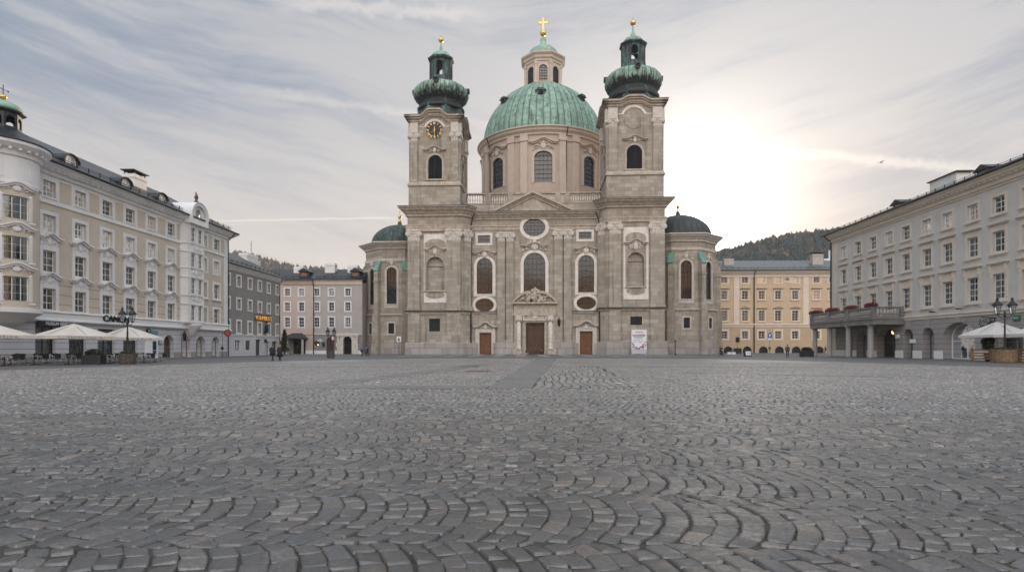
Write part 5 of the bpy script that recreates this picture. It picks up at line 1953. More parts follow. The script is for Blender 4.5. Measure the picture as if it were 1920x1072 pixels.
b.lathe([(TRr, 15.75), (TRr + .14, 15.8), (TRr + .14, 16.0), (TRr + .03, 16.05), (TRr + .03, 18.2), (TRr + .2, 18.3), (TRr + .25, 18.7), (TRr + .6, 18.9), (TRr + .9, 19.2), (TRr + .9, 19.45), (TRr - .2, 19.55)], 48, (tx, ty), smooth=False)
for i in range(28):
    a_ = 2 * PI * i / 28
    b.M = TR(tx, ty, 0, a_); b.box(-.1, -TRr - .62, 18.68, .1, -TRr, 18.88)
b.M = None
b.build('turret_cornice', M['white'], tur)
b = MB()
b.lathe([(TRr, 4.9), (TRr + .25, 4.85), (TRr + .25, 4.5), (TRr * .9, 4.2), (TRr * .55, 3.6), (.2, 3.1)], 48, (tx, ty), smooth=False)
b.build('turret_corbel', M['white'], tur)
zt = 19.5; zl = zt - 1.3
b = MB(); b.lathe([(TRr + 1.0, zt), (TRr + .9, zt + .1), (TRr + .35, zt + .35), (TRr * .95, zt + .7), (TRr * .82, zt + 1.05), (TRr * .62, zt + 1.35), (TRr * .5, zt + 1.5)], 64, (tx, ty), lambda a_, i, q: 1.015 if i % 8 == 0 else 1)
rf = b.build('turret_roof', M['slate'], tur)
b = MB(); rr = 1.22
for i in range(8):
    b.M = TR(tx, ty, 0, i * PI / 4 + PI / 8)
    sw = 2 * rr * math.tan(PI / 8)
    b.wall(-sw / 2, sw / 2, zl + 2.6, zl + 4.2, [Op(-sw * .34, sw * .34, zl + 3.0, zl + 3.95, 'a')], -rr, .15)
b.M = None
b.lathe([(rr * 1.05, zl + 4.18), (rr * 1.35, zl + 4.35), (rr * 1.35, zl + 4.45), (rr, zl + 4.52)], 8, (tx, ty))
ln_ = b.build('turret_lantern', M['slate'], tur)
b = MB(); b.lathe([(rr * 1.2, zl + 4.48), (rr * 1.15, zl + 4.75), (rr * .95, zl + 5.05), (rr * .6, zl + 5.3), (.25, zl + 5.45), (.12, zl + 5.6), (.08, zl + 5.75)], 48, (tx, ty), lambda a_, i, q: 1.02 if i % 6 == 0 else 1); b.build('lantern_cap', M['copper'], ln_)
b = MB(); b.ell((tx, ty, zl + 5.8), (.3, .3, .22), 12, 8); b.build('gilded_ball', M['gold'], ln_)
b = MB(); b.tube([(tx, ty, zl + 5.8), (tx, ty, zl + 6.9)], .04, 5); b.tube([(tx - .55, ty, zl + 6.5), (tx + .55, ty, zl + 6.5)], .03, 5)
for s in (-.5, .5): b.ell((tx + s, ty, zl + 6.5), (.09, .05, .09), 6, 4)
b.build('weather_cross', M['iron'], ln_)
# lettering on the fascia
x0, x1 = LA.lx(189), LA.lx(237)
t = text('CANON', 'shop_lettering', M['iron'], A, x0, -.24, LA.lz(605, 214) + .08, x1 - x0, .72, .06, bold=.02)
b = MB(); x0, x1 = LA.lx(66), LA.lx(108); b.box(x0, -.34, 3.42, x1, -.1, 4.0); sb = b.build('sign_board', M['iron'], A)
text('MUSEUM CAFE', 'lettering', M['sash'], sb, x0 + .8, -.36, 3.58, 2.6, .3, .01)
b = MB(); x0, x1 = LA.lx(274), LA.lx(294); b.box(x0, -.2, 3.05, x1, -.02, 3.5)
sb = b.build('sign_board', plain('teal sign', (.10, .25, .28), .5), A)
b = MB(); b.prism([(x0 + .1 + .42 * math.cos(2 * PI * i / 20), 3.45 + .3 * math.sin(2 * PI * i / 20)) for i in range(20)], -.3, -.21); b.build('oval_emblem', M['iron'], sb)
b = MB(); b.prism([(x0 + .1 - .2, 3.58), (x0 + .1 + .2, 3.58), (x0 + .1, 3.27)], -.33, -.301); b.build('emblem_mark', plain('pale teal', (.35, .5, .55), .5), sb)
x0, x1 = LA.lx(270), LA.lx(292)
b = MB(); b.box(x0, -.28, .05, x1, -.06, 2.75); kb = b.build('ticket_machine', M['sash'], A)
b = MB(); b.box(x0 + 1.2, -.31, 1.1, x0 + 1.9, -.281, 2.2); b.build('screen', M['gutter'], kb)
b = MB(); b.box(x0 + 1.2, -.31, .6, x0 + 1.9, -.281, 1.05); b.build('blue_panel', plain('blue panel', (.03, .07, .35), .4), kb)
b = MB(); b.box(x0 + 1.0, -.31, 2.4, x1 - .1, -.281, 2.65); b.build('green_panel', plain('green panel', (.06, .2, .06), .4), kb)
b = MB(); b.box(x0 + .15, -.31, 2.3, x0 + .8, -.281, 2.5); b.build('dark_label', M['iron'], kb)
x0 = LA.lx(296); b = MB(); b.box(x0, -.12, 1.75, LA.lx(302.5), -.02, 2.55); sb = b.build('house_number_sign', plain('blue enamel', (.05, .15, .38), .35), A)
text('60', 'lettering', M['sash'], sb, x0 + .15, -.13, 1.9, .5, .5, .005)
b = MB(); x0 = LA.lx(338.5); b.tube([(x0, -.05, 3.3), (x0, -.5, 3.35)], .04, 5); b.lathe([(.05, 3.6), (.22, 3.3), (.26, 3.1), (.18, 2.5), (.05, 2.35)], 6, (x0, -.55)); b.build('wall_lantern', M['iron'], A)

# --- B: grey house ---------------------------------------------------------
FB = LA
B_ = empty('town_house', (LA.X, LA.Y, 0), LA.a, 'dark grey town house with white ground floor and amber sign letters', 'house')
bx0, bx1, by = .02, 20.1, .6
cb = [FB.lx(p, by) for p in (428.5, 447.8, 468.7, 487, 503.7, 520)]
cb[0] = 1.0
w1 = Op(-.55, .55, 11.55, 13.15); w2 = Op(-.55, .55, 7.8, 9.4); w3 = Op(-.6, .6, 3.85, 5.75)
b = MB(); b.M = TR(0, by, 0)
b.wall(bx0, bx1, 3.4, 14.2, [w.at(x) for x in cb for w in (w1, w2, w3)], 0, .2); body(b, bx0, bx1, 11, 14.2)
b.build('wall', M['greyhouse'], B_)
for i, w in enumerate((w1, w2, w3)): hwindow(B_, w, cb, dict(sur=.3, bars=(1, 2), sill=i == 2), y=by, seed=30 + i)
dops = [Op(FB.lx(a, by), FB.lx(c, by), z0, z1) for a, c, z0, z1 in ((440, 450, 1.0, 2.6), (460, 469.5, 1.0, 2.6), (479, 488.5, .02, 2.85), (497.5, 504, .02, 2.5), (509.5, 518.5, 1.0, 2.6))]
b = MB(); b.M = TR(0, by, 0); b.wall(bx0, bx1, 0, 3.4, dops, -.06, .3); b.build('ground_floor_wall', M['whitebase'], B_)
for i, o in enumerate(dops): shop(B_, o, by - .06, 'darksash', name='shop_door' if o.z0 < .5 else 'shop_window', rail=False)
b = MB(); b.box(dops[2].x0 + .15, by + .45, 1.85, dops[2].x0 + .5, by + .5, 2.2); b.build('lit_sign', M['shopglow'], B_)
b = MB(); b.sweep([(bx0, by), (bx1, by), (bx1, by + 11)], [(0, 14.75), (.75, 14.7), (.75, 14.5), (.5, 14.3), (.3, 14.0), (.1, 13.85), (0, 13.8)])
b.build('cornice', M['white'], B_)
b = MB(); b.box(bx0, by - .14, 3.4, bx1, by, 3.55); b.build('belt_course', M['white'], B_)
b = MB(); b.tube([(bx0, by - .85, 14.75), (bx1 + .9, by - .85, 14.75)], .1, 6); b.build('gutter', M['gutter'], B_)
gable_roof(B_, bx0, bx1 + .7, by - .8, by + 11.7, 14.8, 3.6, 'slate', (False, True), seam=0)
pipe(B_, bx1 - .15, by, 0, 14.6, .85)
chimney(B_, FB.lx(466, 5), 5, 15, 18.8, 4.2, 1.6, 'white', False); chimney(B_, FB.lx(478, 5.5), 5.5, 15, 18.2, 1.5, 1.5, 'white', False)
b = MB(); xx = FB.lx(471, 5); b.tube([(xx, 5, 18.7), (xx, 5, 21.6)], .04, 4)
for z_ in (20.0, 20.6, 21.1): b.tube([(xx - .4, 5, z_), (xx + .4, 5, z_)], .025, 4)
b.build('aerial', M['gutter'], B_)
x0, x1 = FB.lx(477, by), FB.lx(507, by)
text("VOUMBLG'S", 'amber_lettering', glow('amber letters', (.75, .36, .07), .35), B_, x0, by - .2, FB.lz(599.5, 492), x1 - x0, .75, .05, bold=-.012)
b = MB(); b.box(x0 - .1, by - .12, FB.lz(600.5, 492), x1 + .1, by, FB.lz(600.5, 492) + 1.1); b.build('sign_board', M['darksash'], B_)
b = MB(); xs = FB.lx(495.5, by); b.tube([(xs, by, 4.1), (xs, by - .5, 4.15)], .12, 6)
b.tube([(xs, by - .45, 4.2), (xs, by - .45, 4.9), (xs, by - .45, 5.6)], [.32, .34, .24], 8); b.ell((xs, by - .45, 5.95), (.17, .17, .22), 8, 6); b.build('niche_figure', M['iron'], B_)
b = MB(); b.lathe([(.05, 3.0), (.2, 2.9), (.25, 2.5), (.15, 2.3)], 6, (FB.lx(494, by), by - .4)); b.box(FB.lx(494, by) - .03, by - .4, 2.95, FB.lx(494, by) + .03, by, 3.0); b.build('wall_lantern', M['gutter'], B_)

# --- C: pinkish and mauve houses closing the corner -------------------------
FC = Fr(-45, 112, R(-1.34))
cw = [Op(-.5, .5, 11.4, 12.8), Op(-.5, .5, 8.4, 10.1), Op(-.5, .5, 5.25, 7.15)]


def house_c(label, x0, x1, pxs, wm, bm, gops, zc_=14.0, d=11):
    h = empty('town_house', (FC.X * 1.125, FC.Y * 1.125, 0), FC.a, label, 'house'); h.scale = (1.125,) * 3
    xs = [FC.lx(p) for p in pxs]
    b = MB(); b.wall(x0, x1, 3.85, zc_, [w.at(x) for x in xs for w in cw], 0, .2); body(b, x0, x1, d, zc_); b.build('wall', M[wm], h)
    b = MB(); b.wall(x0, x1, 0, 3.85, gops, 0, .6); b.build('ground_floor_wall', M[bm], h)
    for i, w in enumerate(cw): hwindow(h, w, xs, dict(sur=.24, bars=(1, 2), sash='sash', curt=(3, 2, 3), bright=.35 if i == 0 else .05), seed=50 + i + int(x0))
    b = MB(); b.sweep([(x0, 0), (x1, 0)], [(0, 14.55), (.6, 14.5), (.6, 14.35), (.35, 14.2), (.15, 13.6), (0, 13.5)]); b.build('cornice', M['pink'] if wm == 'pink' else M['yellowtrim'], h)
    b = MB(); b.box(x0, -.12, 3.8, x1, 0, 3.95); b.build('belt_course', M['pink'] if wm == 'pink' else M['yellowtrim'], h)
    b = MB(); b.box(x0, -.06, 0, x1, 0, .7) if not gops else b.wall(x0, x1, 0, .7, [Op(o.x0, o.x1, 0, .7) for o in gops if o.z0 < .5], -.06, .06); b.build('plinth', M['white'], h)
    b = MB(); b.tube([(x0, -.7, 14.55), (x1, -.7, 14.55)], .1, 6); b.build('gutter', M['gutter'], h)
    gable_roof(h, x0, x1, -.65, d + .6, 14.6, 2.7, 'slate', seam=.9)
    return h


xs_ = FC.lx(587.5)
porch = Op(FC.lx(548), FC.lx(573), .02, 2.9)
C1 = house_c('pinkish town house in the corner with a small roofed porch', -8, xs_, (513, 539, 565.3), 'pink', 'pink', [porch])
shop(C1, porch, .3, 'darksash', name='porch_door')
b = MB()
pa, pb = FC.lx(537), FC.lx(578)
b.poly([(pa, -2.2, 3.1), (pb, -2.2, 3.1), (pb - 1.2, 0, 4.1), (pa + 1.2, 0, 4.1)]); b.poly([(pa, -2.2, 3.1), (pa, 0, 3.1), (pa + 1.2, 0, 4.1)]); b.poly([(pb, -2.2, 3.1), (pb, 0, 3.1), (pb - 1.2, 0, 4.1)])
b.slab([(pa, -2.2), (pb, -2.2), (pb, 0), (pa, 0)], 2.95, 3.097)
b.build('porch_roof', M['slate'], C1)
for x in (pa + .4, pb - .4):
    b = MB(); b.box(x - .18, -2.0, 0, x + .18, -1.65, 2.95); b.build('porch_pillar', M['mauve'], C1)
b = MB()
b.box(pa + .6, -1.9, 0, FC.lx(547), -.1, 2.9)
b.build('porch_wall', M['mauve'], C1)
arch = Op(FC.lx(644), FC.lx(660), .02, FC.lz(632, 652), 'a'); adr = Op(FC.lx(612), FC.lx(627), .02, FC.lz(633, 620), 'a', .9)
rnd_ = Op(FC.lx(589), FC.lx(600), FC.lz(651, 594), FC.lz(639, 594), 'o')
C2 = house_c('mauve grey town house with an arched stone gateway beside the church', xs_ + .003, 15.7, (593.8, 621.5, 652.3), 'mauve', 'mauvebase', [arch, adr, rnd_])
b = MB()
b.ring(arch.pts(), arch.grow(.75, 0).pts(), -.25, 0); x0, x1 = arch.x0 - 1.0, arch.x1 + 1.0
for x in (x0, x1): b.box(x - .22, -.3, 0, x + .22, 0, 3.5)
b.box(x0 - .4, -.4, 3.5, x1 + .4, 0, 3.75); b.box(arch.c - .35, -.45, arch.z1 + .1, arch.c + .35, 0, 3.497)
b.build('gateway_surround', M['carved'], C2)
b = MB(); b.box(arch.x0 - .5, .6, 0, arch.x1 + .5, 4, arch.z1 + .5); b.build('gateway_passage', M['void'], C2)
b = MB(); b.poly([(x, .3, z) for x, z in adr.pts()]); b.bars(adr, 1, 1, .2, .1, .08); b.build('arched_door', plain('red brown door', (.09, .035, .025), .6), C2)
b = MB(); b.ring(rnd_.pts(), rnd_.grow(.15).pts(), -.05, 0); rw = b.build('round_window', M['mauve'], C2)
b = MB(); b.poly([(x, .3, z) for x, z in rnd_.pts()]); b.build('pane', M['darksash'], rw)
b = MB(); b.ell((rnd_.c + .1, .25, rnd_.z0 + .35), (.14, .05, .12), 8, 6); b.build('lamp', M['lamp'], rw)
pipe(C2, xs_ + .1, 0, 0, 14.4, .7, .09)
b = MB(); xx = FC.lx(607.5); b.tube([(xx, 0, 3.0), (xx, -.9, 3.0)], .03, 5); b.prism([(xx - .5 + .5 * math.cos(PI * i / 8) * 1.0 + .0, 2.45 + .5 * math.sin(PI * i / 8)) for i in range(9)], -.9, -.84); b.build('hanging_sign', plain('pale blue sign', (.35, .5, .65), .5), C2)
b = MB(); xx = FC.lx(626.5); b.ring([(xx + .33 * math.cos(2 * PI * i / 20), 3.1 + .33 * math.sin(2 * PI * i / 20)) for i in range(20)], [(xx + .46 * math.cos(2 * PI * i / 20), 3.1 + .46 * math.sin(2 * PI * i / 20)) for i in range(20)], -.9, -.82); b.build('round_sign_rim', plain('red rim', (.30, .05, .04), .5), C2)
b = MB(); b.prism([(xx + .33 * math.cos(2 * PI * i / 20), 3.1 + .33 * math.sin(2 * PI * i / 20)) for i in range(20)], -.88, -.83); b.build('round_sign', M['sash'], C2)
b = MB(); b.box(FC.lx(605), -.1, 1.4, FC.lx(609), 0, 2.3); b.build('notice_case', M['iron'], C2)
b = MB(); b.box(FC.lx(667), -.12, 2.0, FC.lx(672), 0, 2.9); b.build('notice_case', M['iron'], C2)
b = MB(); b.box(FC.lx(630), -.1, 1.5, FC.lx(636), 0, 2.2); b.build('menu_board', M['sash'], C2)
for px, zt_ in ((562.6, 17.6), (620.7, 18.3), (663, 17.9)):
    hh = C1 if px < 590 else C2
    chimney(hh, FC.lx(px, 4), 4, 15.5, zt_, 2.0, 1.5, 'white', False)
for px in (572, 668):
    hh = C1 if px < 590 else C2
    x = FC.lx(px, 1.6)
    b = MB(); b.box(x - .9, 1.0, 15.0, x + .9, 4, 16.3); b.prism([(x - 1.2, 16.25), (x + 1.2, 16.25), (x, 17.0)], .6, 5); dm = b.build('dormer', M['slate'], hh)
    b = MB(); b.box(x - .6, .95, 15.2, x + .6, 1.05, 16.1); b.build('dormer_front', M['wood'], dm)
b = MB(); x = FC.lx(622, 1); b.poly([(x - .1, -.2, 14.8), (x + 1.4, 1.2, 15.2), (x + 1.4, 4, 16.6), (x - .1, 4, 16.6)]); b.build('roof_slope_patch', M['zinc'], C2)

# --- D: yellow palace --------------------------------------------------------
FD = Fr(54, 150, R(-1.5))
D = empty('town_house', (FD.X, FD.Y, 0), FD.a, 'warm yellow palace with green grey metal roof beyond the church', 'house')
pxD = (1358, 1397, 1428, 1459, 1491, 1531, 1560.6, 1590)
xs = [FD.lx(p) for p in pxD]
d1, d2, d3, d4 = Op(-.85, .85, 16.7, 18.3), Op(-.85, .85, 11.5, 13.8), Op(-.85, .85, 8.4, 11.2), Op(-.85, .85, 3.8, 5.9)
d2 = Op(-.85, .85, 13.95, 16.3); d2 = Op(-.8, .8, 14.0, 16.2)
d1 = Op(-.8, .8, 17.6, 19.2) if False else Op(-.8, .8, 16.75, 18.3)
d2 = Op(-.8, .8, 12.6, 14.9); d3 = Op(-.8, .8, 8.3, 10.9)
d1 = Op(-.8, .8, FD.lz(530, 1459), FD.lz(518.5, 1459)); d2 = Op(-.8, .8, FD.lz(561, 1459), FD.lz(545, 1459)); d3 = Op(-.8, .8, FD.lz(601.5, 1459), FD.lz(582, 1459)); d4 = Op(-.8, .8, FD.lz(635, 1459), FD.lz(620.5, 1459))
x0, x1, zD = -3.0, 40.0, 20.6
cell = [Op(FD.lx(p) - 1.15, FD.lx(p) + 1.15, .02, 1.75, 'a') for p in (1365, 1401, 1431.5, 1461.5, 1493, 1536)]
b = MB(); b.wall(x0, x1, 7.2, zD, [w.at(x) for x in xs for w in (d1, d2, d3)], 0, .22); body(b, x0, x1, 14, zD); b.build('wall', M['yellow'], D)
b = MB(); b.wall(x0, x1, 0, 7.2, [d4.at(x) for x in xs] + cell, 0, .5); b.build('ground_floor_wall', M['yellowrust'], D)
hwindow(D, d1, xs, dict(curt=(3, 2, 3, 3, 0), sur=.45, bars=(1, 2), mat='yellowtrim', bright=.3), seed=70)
hwindow(D, d2, xs, dict(curt=(3, 2, 3, 3, 0), sur=.3, bars=(1, 2), mat='yellowtrim', hood='flat', hz=.25, hoodmat='browntrim', bright=.25, sill=1), seed=71)
for i, x in enumerate(xs):
    hwindow(D, d3, [x], dict(curt=(3, 2, 3, 3, 0), sur=.3, bars=(1, 3), mat='yellowtrim', hood='ped' if i in (1, 3, 4) else 'flat', hz=.25, hoodmat='browntrim', sill=1), seed=72 + i)
hwindow(D, d4, xs, dict(curt=(3, 2, 3, 3, 0), sur=.45, bars=(1, 2), mat='yellowtrim'), seed=90)
for o in cell:
    b = MB(); b.poly([(x, .4, z) for x, z in o.pts()]); b.bars(o, 3, 1, .2, .06, .06, .08); b.build('cellar_opening', M['iron'], D)
for p in (1380.5, 1510.7):
    b = MB(); b.box(FD.lx(p) - .7, -.12, 7.6, FD.lx(p) + .7, 0, 19.9); b.build('pilaster_strip', M['yellowtrim'], D)
b = MB(); b.sweep([(x0, 0), (x1, 0)], [(0, 21.6), (1.0, 21.5), (1.0, 21.2), (.6, 20.8), (.25, 20.4), (.2, 19.9), (0, 19.8)])
b.build('cornice', M['yellowtrim'], D)
b = MB(); b.sweep([(x0, 0), (x1, 0)], [(0, 7.7), (.3, 7.6), (.3, 7.35), (.1, 7.2), (.1, 6.8), (0, 6.75)])
b.build('belt_course', M['yellowtrim'], D)
b = MB(); b.tube([(x0, -1.1, 21.55), (x1, -1.1, 21.55)], .16, 6); b.build('gutter', M['gutter'], D)
gable_roof(D, x0, x1, -1.05, 15, 21.65, 3.6, 'zincgreen', seam=1.4)
pipe(D, FD.lx(1413.7), 0, 0, 21.3, 1.1, .14)
chimney(D, FD.lx(1365, 4), 4, 22, 25.3, 2.6, 1.5, 'brick', False); chimney(D, FD.lx(1531, 4), 4, 22, 26.4, 2.8, 1.6, 'brick')
b = MB(); x = FD.lx(1476); b.box(x - .8, -.06, FD.lz(530, 1476), x + .8, 0, FD.lz(514.5, 1476)); pnl = b.build('mural_panel', M['yellowtrim'], D)
b = MB(); ornament(b, x, FD.lz(522.5, 1476), 1.1, 1.8, -.07, 8, .06); b.build('relief', M['browntrim'], pnl)
b = MB(); xx = FD.lx(1555.5, 16); b.box(xx - .28, 15.8, 20, xx + .28, 16.2, 29.5); b.box(xx - 1.6, 15.79, 26.3, xx + 1.6, 16.21, 27.1); b.build('roof_cross', M['sash'], D)

# --- E: blue grey house with balcony ------------------------------------------
FE = Fr(53.8, 96, R(-92.14))
E_ = empty('town_house', (FE.X, FE.Y, 0), FE.a, 'blue grey town house with cream window frames and a columned balcony', 'house')
pxE = (1582, 1609, 1637, 1667, 1699, 1738, 1777, 1824, 1873)
xs = [FE.lx(p) for p in pxE] + [38.2, 42.0, 45.8]
e1, e2, e3 = Op(-.8, .8, 15.95, 17.7), Op(-.8, .8, 11.75, 13.95), Op(-.8, .8, 6.65, 9.35)
x0, x1, dE = 0.0, 50.0, 14
b = MB(); b.wall(x0, x1, 5.1, 19.2, [w.at(x) for x in xs for w in (e1, e2, e3)], 0, .22); body(b, x0, x1, dE, 19.4); b.build('wall', M['blue'], E_)
hwindow(E_, e1, xs, dict(sur=.33, bars=(1, 2), mat='cream', sill=1, apron=1, bright=.7, curt=(2, 2, 0)), seed=100)
hwindow(E_, e2, xs, dict(sur=.36, bars=(1, 2), mat='cream', sill=1, apron=1, hood='flat', hz=.45), seed=101)
hwindow(E_, e3, xs, dict(sur=.40, bars=(1, 3), mat='cream', sill=1, apron=1, hood='flat', hz=.75, brackets=1, curt=(0, 1, 2)), seed=102)
b = MB()
PC = [(0, 20.25), (1.15, 20.2), (1.2, 20.0), (.95, 19.85), (.9, 19.7), (.6, 19.5), (.35, 19.35), (.3, 19.0), (.12, 18.95), (.12, 18.75), (0, 18.7)]
b.sweep([(x0, dE), (x0, 0), (x1, 0)], PC); bracket_row(b, x0, x1, .8, 0, 19.7, .3, .75, .25)
b.build('cornice', M['cream'], E_)
b = MB(); b.sweep([(x0, 0), (x1, 0)], [(0, 5.55), (.22, 5.5), (.22, 5.35), (.1, 5.28), (.1, 5.02), (0, 4.98)]); b.build('belt_course', M['cream'], E_)
b = MB(); b.box(.0, -.08, .9, 1.4, 0, 18.7); b.build('corner_strip', M['cream'], E_)
b = MB(); b.tube([(x0 - 1.2, -1.3, 20.25), (x1, -1.3, 20.25)], .13, 6); b.build('gutter', M['gutter'], E_)
gable_roof(E_, x0 - 1.15, x1, -1.2, dE + 1, 20.3, 3.4, 'slate', (True, False), seam=0)
pipe(E_, .12, -.08, 0, 20.1, 1.3, .11)
aE = [Op(FE.lx(a), FE.lx(c), .02, z, 'a', r) for a, c, z, r in ((1586.5, 1599, 3.5, None), (1606, 1626, 3.7, None), (1644, 1679, 4.15, 1.7), (1693.6, 1712, 3.85, None), (1728.6, 1751.6, 3.9, None), (1768, 1828, 4.35, 1.7))]
aE += [Op(34, 37.5, .5, 3.4), Op(40, 45, .02, 4.2, 'a', 1.7)]
b = MB(); b.wall(x0, x1, 0, 5.1, aE, 0, 1.1); b.build('arcade_wall', M['greyrust'], E_)
b = MB(); b.wall(x0, x1, 0, 1.0, [Op(o.x0, o.x1, 0, 1.0) for o in aE if o.z0 < .3] + [Op(o.x0, o.x1, .5, 1.0) for o in aE if o.z0 > .3], -.08, .08)
b.poly([(x0, -.08, 1), (x1, -.08, 1), (x1, 0, 1), (x0, 0, 1)]); b.build('plinth', M['white'], E_)
for o in aE:
    b = MB()
    if o.k == 'a': b.prism([(o.c - .32, o.z1 + .02), (o.c + .32, o.z1 + .02), (o.c + .5, 4.97), (o.c - .5, 4.97)], -.07, 0)
    if o.k == 'a': b.build('keystone', M['greytrim'], E_)
    for k in range(7):
        if o.k != 'a': break
        a_ = PI * (.1 + .8 * k / 6)
        if k == 3: continue
        q0 = (o.c + (o.h + .05) * math.cos(a_), o.z1 - o.r + (o.r + .05) * math.sin(a_)); q1 = (o.c + (o.h + .75) * math.cos(a_), min(4.9, o.z1 - o.r + (o.r + .75) * math.sin(a_)))
        b = MB(); b.tube([(q0[0], -.005, q0[1]), (q1[0], -.005, q1[1])], .025, 4)
        b.build('arch_joint', M['greytrim'], E_)
for i, o in enumerate(aE):
    w_ = shop(E_, o, .75, 'darksash' if i != 5 else 'sash', name='arched_shopfront', dark=3.0)
b = MB(); o = aE[5]; b.box(o.x1 - 1.6, 1.2, 1.6, o.x1 - .9, 1.25, 2.7); b.build('lit_poster', M['shopglow'], E_)
for (dx0, z_) in ((1.2, 3.3), (1.5, 2.9), (2.0, 2.75)):
    b = MB(); b.ell((o.x0 + dx0 + 1, 1.3, z_), (.13, .1, .12), 8, 6); b.build('pendant_light', M['lamp'], E_)
o = aE[2]
b = MB(); b.ell((o.c + 1.0, .4, 3.55), (.22, .22, .28), 8, 6); b.box(o.c + .97, .37, 3.8, o.c + 1.03, .43, 4.2); b.build('passage_lamp', M['lamp'], E_)
o = aE[3]; b = MB(); b.box(o.c - .1, 1.2, 1.5, o.c + .8, 1.25, 2.1); b.build('lit_display', M['shopglow'], E_)
b = MB(); xx = FE.lx(1716); b.box(xx - .9, -.15, 2.0, xx + .25, -.08, 2.5); b.build('notice_sign', M['sash'], E_)
b = MB(); xx = FE.lx(1860); b.tube([(xx + .6, 0, 4.6), (xx + .6, -1.6, 4.7)], .05, 5)
r_ = random.Random(4)
for k in range(16):
    cx_, cz = xx + .6, 4.0
    y_ = -1.0 + r_.uniform(-.7, .7); z_ = cz + r_.uniform(-.55, .55); rr = r_.uniform(.12, .3)
    b.tube([(cx_ + .0, y_ + rr * math.cos(t * .62), z_ + rr * math.sin(t * .62)) for t in range(10)], .035, 4)
b.tube([(xx + .6, -1.7, 4.5), (xx + .6, -1.8, 3.9), (xx + .6, -1.2, 3.3), (xx + .6, -.5, 3.4), (xx + .6, -.2, 4.0)], .05, 5)
b.build('wrought_iron_sign', M['iron'], E_)
b = MB(); x_a, x_b = FE.lx(1901), FE.lx(1914); b.box(x_a, -.12, 4.15, x_b, -.02, 4.75); sb = b.build('street_name_sign', plain('green enamel', (.02, .12, .10), .35), E_)
text('PLATZ', 'lettering', M['sash'], sb, x_a + .1, -.125, 4.35, x_b - x_a - .25, .22, .004)
for p, z_ in ((1755, 5.75), (1806, 5.85)):
    b = MB(); xx = FE.lx(p); b.tube([(xx, 0, z_ + .1), (xx, -.4, z_ + .1)], .04, 5); b.box(xx - .2, -.75, z_, xx + .2, -.35, z_ + .15); b.build('floodlight', M['iron'], E_)
b = MB(); xx = FE.lx(1685); b.prism([(xx + .3 * math.cos(2 * PI * i / 16), 2.9 + .3 * math.sin(2 * PI * i / 16)) for i in range(16)], -.3, -.02); b.build('wall_clock', M['sash'], E_)
for px, w in ((1683, 2.0), (1845, 2.0)):
    yy = .9
    x = FE.lx(px, yy)
    b = MB(); zz0, zz1 = 20.35, 21.55
    b.box(x - w / 2 + .15, yy, zz0, x + w / 2 - .15, yy + 3.5, zz1); b.prism([(x - w / 2 - .3, zz1 - .05), (x + w / 2 + .3, zz1 - .05), (x, zz1 + .6)], yy - .4, yy + 3.6)
    dm = b.build('dormer', M['slate'], E_)
    o = Op(x - .6, x + .6, zz0 + .2, zz1 - .2)
    b = MB(); b.ring(o.pts(), o.grow(.25).pts(), yy - .15, yy); b.build('dormer_frame', M['red'], dm)
    b = MB(); b.poly([(q[0], yy - .02, q[1]) for q in o.pts()]); b.build('pane', M['glassbright'], dm)
    b = MB(); b.bars(o, 1, 0, yy - .09, .07, .05); b.build('sash', M['sash'], dm)
yc = 4.5
xa, xb = FE.lx(1756, yc), FE.lx(1807, yc)
b = MB(); b.box(xa, yc - .9, 21.3, xb, yc + .9, 23.7); ck = b.build('chimney', M['white'], E_)
b = MB(); b.box(xa - .3, yc - 1.1, 23.7, xb + .3, yc + 1.1, 23.85); b.build('chimney_cap', M['gutter'], ck)
# balcony on columns
BX0, BX1 = FE.lx(1519, -4.1), FE.lx(1638, -4.1)
b = MB()
zs0, zs1, zr = 4.55, 5.35, 6.95
b.box(BX0, -4.1, zs0, BX1, -.003, zs1 - .1); b.box(BX0 - .12, -4.22, zs1 - .1, BX1 + .12, -.003, zs1 + .05)
bal = b.build('balcony', M['greystone'], E_)
b = MB()
b.box(BX0, -4.1, zr - .2, BX1, -3.7, zr); b.box(BX0, -3.697, zr - .2, BX0 + .4, -.1, zr); b.box(BX1 - .4, -3.697, zr - .2, BX1, -.1, zr)
b.box(BX0, -4.1, zs1 + .05, BX1, -3.7, zs1 + .25); b.box(BX1 - .4, -3.697, zs1 + .05, BX1, -.1, zs1 + .25)
pst = [BX0 + .3, FE.lx(1552, -4.1), FE.lx(1588, -4.1), BX1 - .3]
for x in pst: b.box(x - .35, -4.14, zs1 + .05, x + .35, -3.66, zr + .02)
b.box(BX1 - .38, -.5, zs1 + .05, BX1 + .04, -.1, zr + .02)
b.build('balcony_rail', M['greystone'], bal)
for a, c in zip(pst, pst[1:]): balusters(bal, M['granite'], a + .4, c - .4, int((c - a - .8) / .42), -3.9, zs1 + .25, zr - .2, .18)
bb = balusters(bal, M['granite'], 0, 1, 1, 0, zs1 + .25, zr - .2, .18)
bb[0].location = (BX1 - .2, -3.2, zs1 + .25)
for k in range(1, 6):
    o = bb[0].copy(); COL.objects.link(o); o.location = (BX1 - .2, -3.2 + k * .47, zs1 + .25)
for p in (1528, 1555.5, 1591, 1632.5):
    b = MB(); x = FE.lx(p, -3.6)
    b.lathe([(.42, .0), (.42, .12), (.36, .16), (.36, zs0 - .55), (.33, zs0 - .3), (.45, zs0 - .2), (.45, zs0 - .06)], 20, (x, -3.6)); b.box(x - .5, -4.08, zs0 - .06, x + .5, -3.1, zs0 - .003)
    b.build('column', M['granite'], bal)
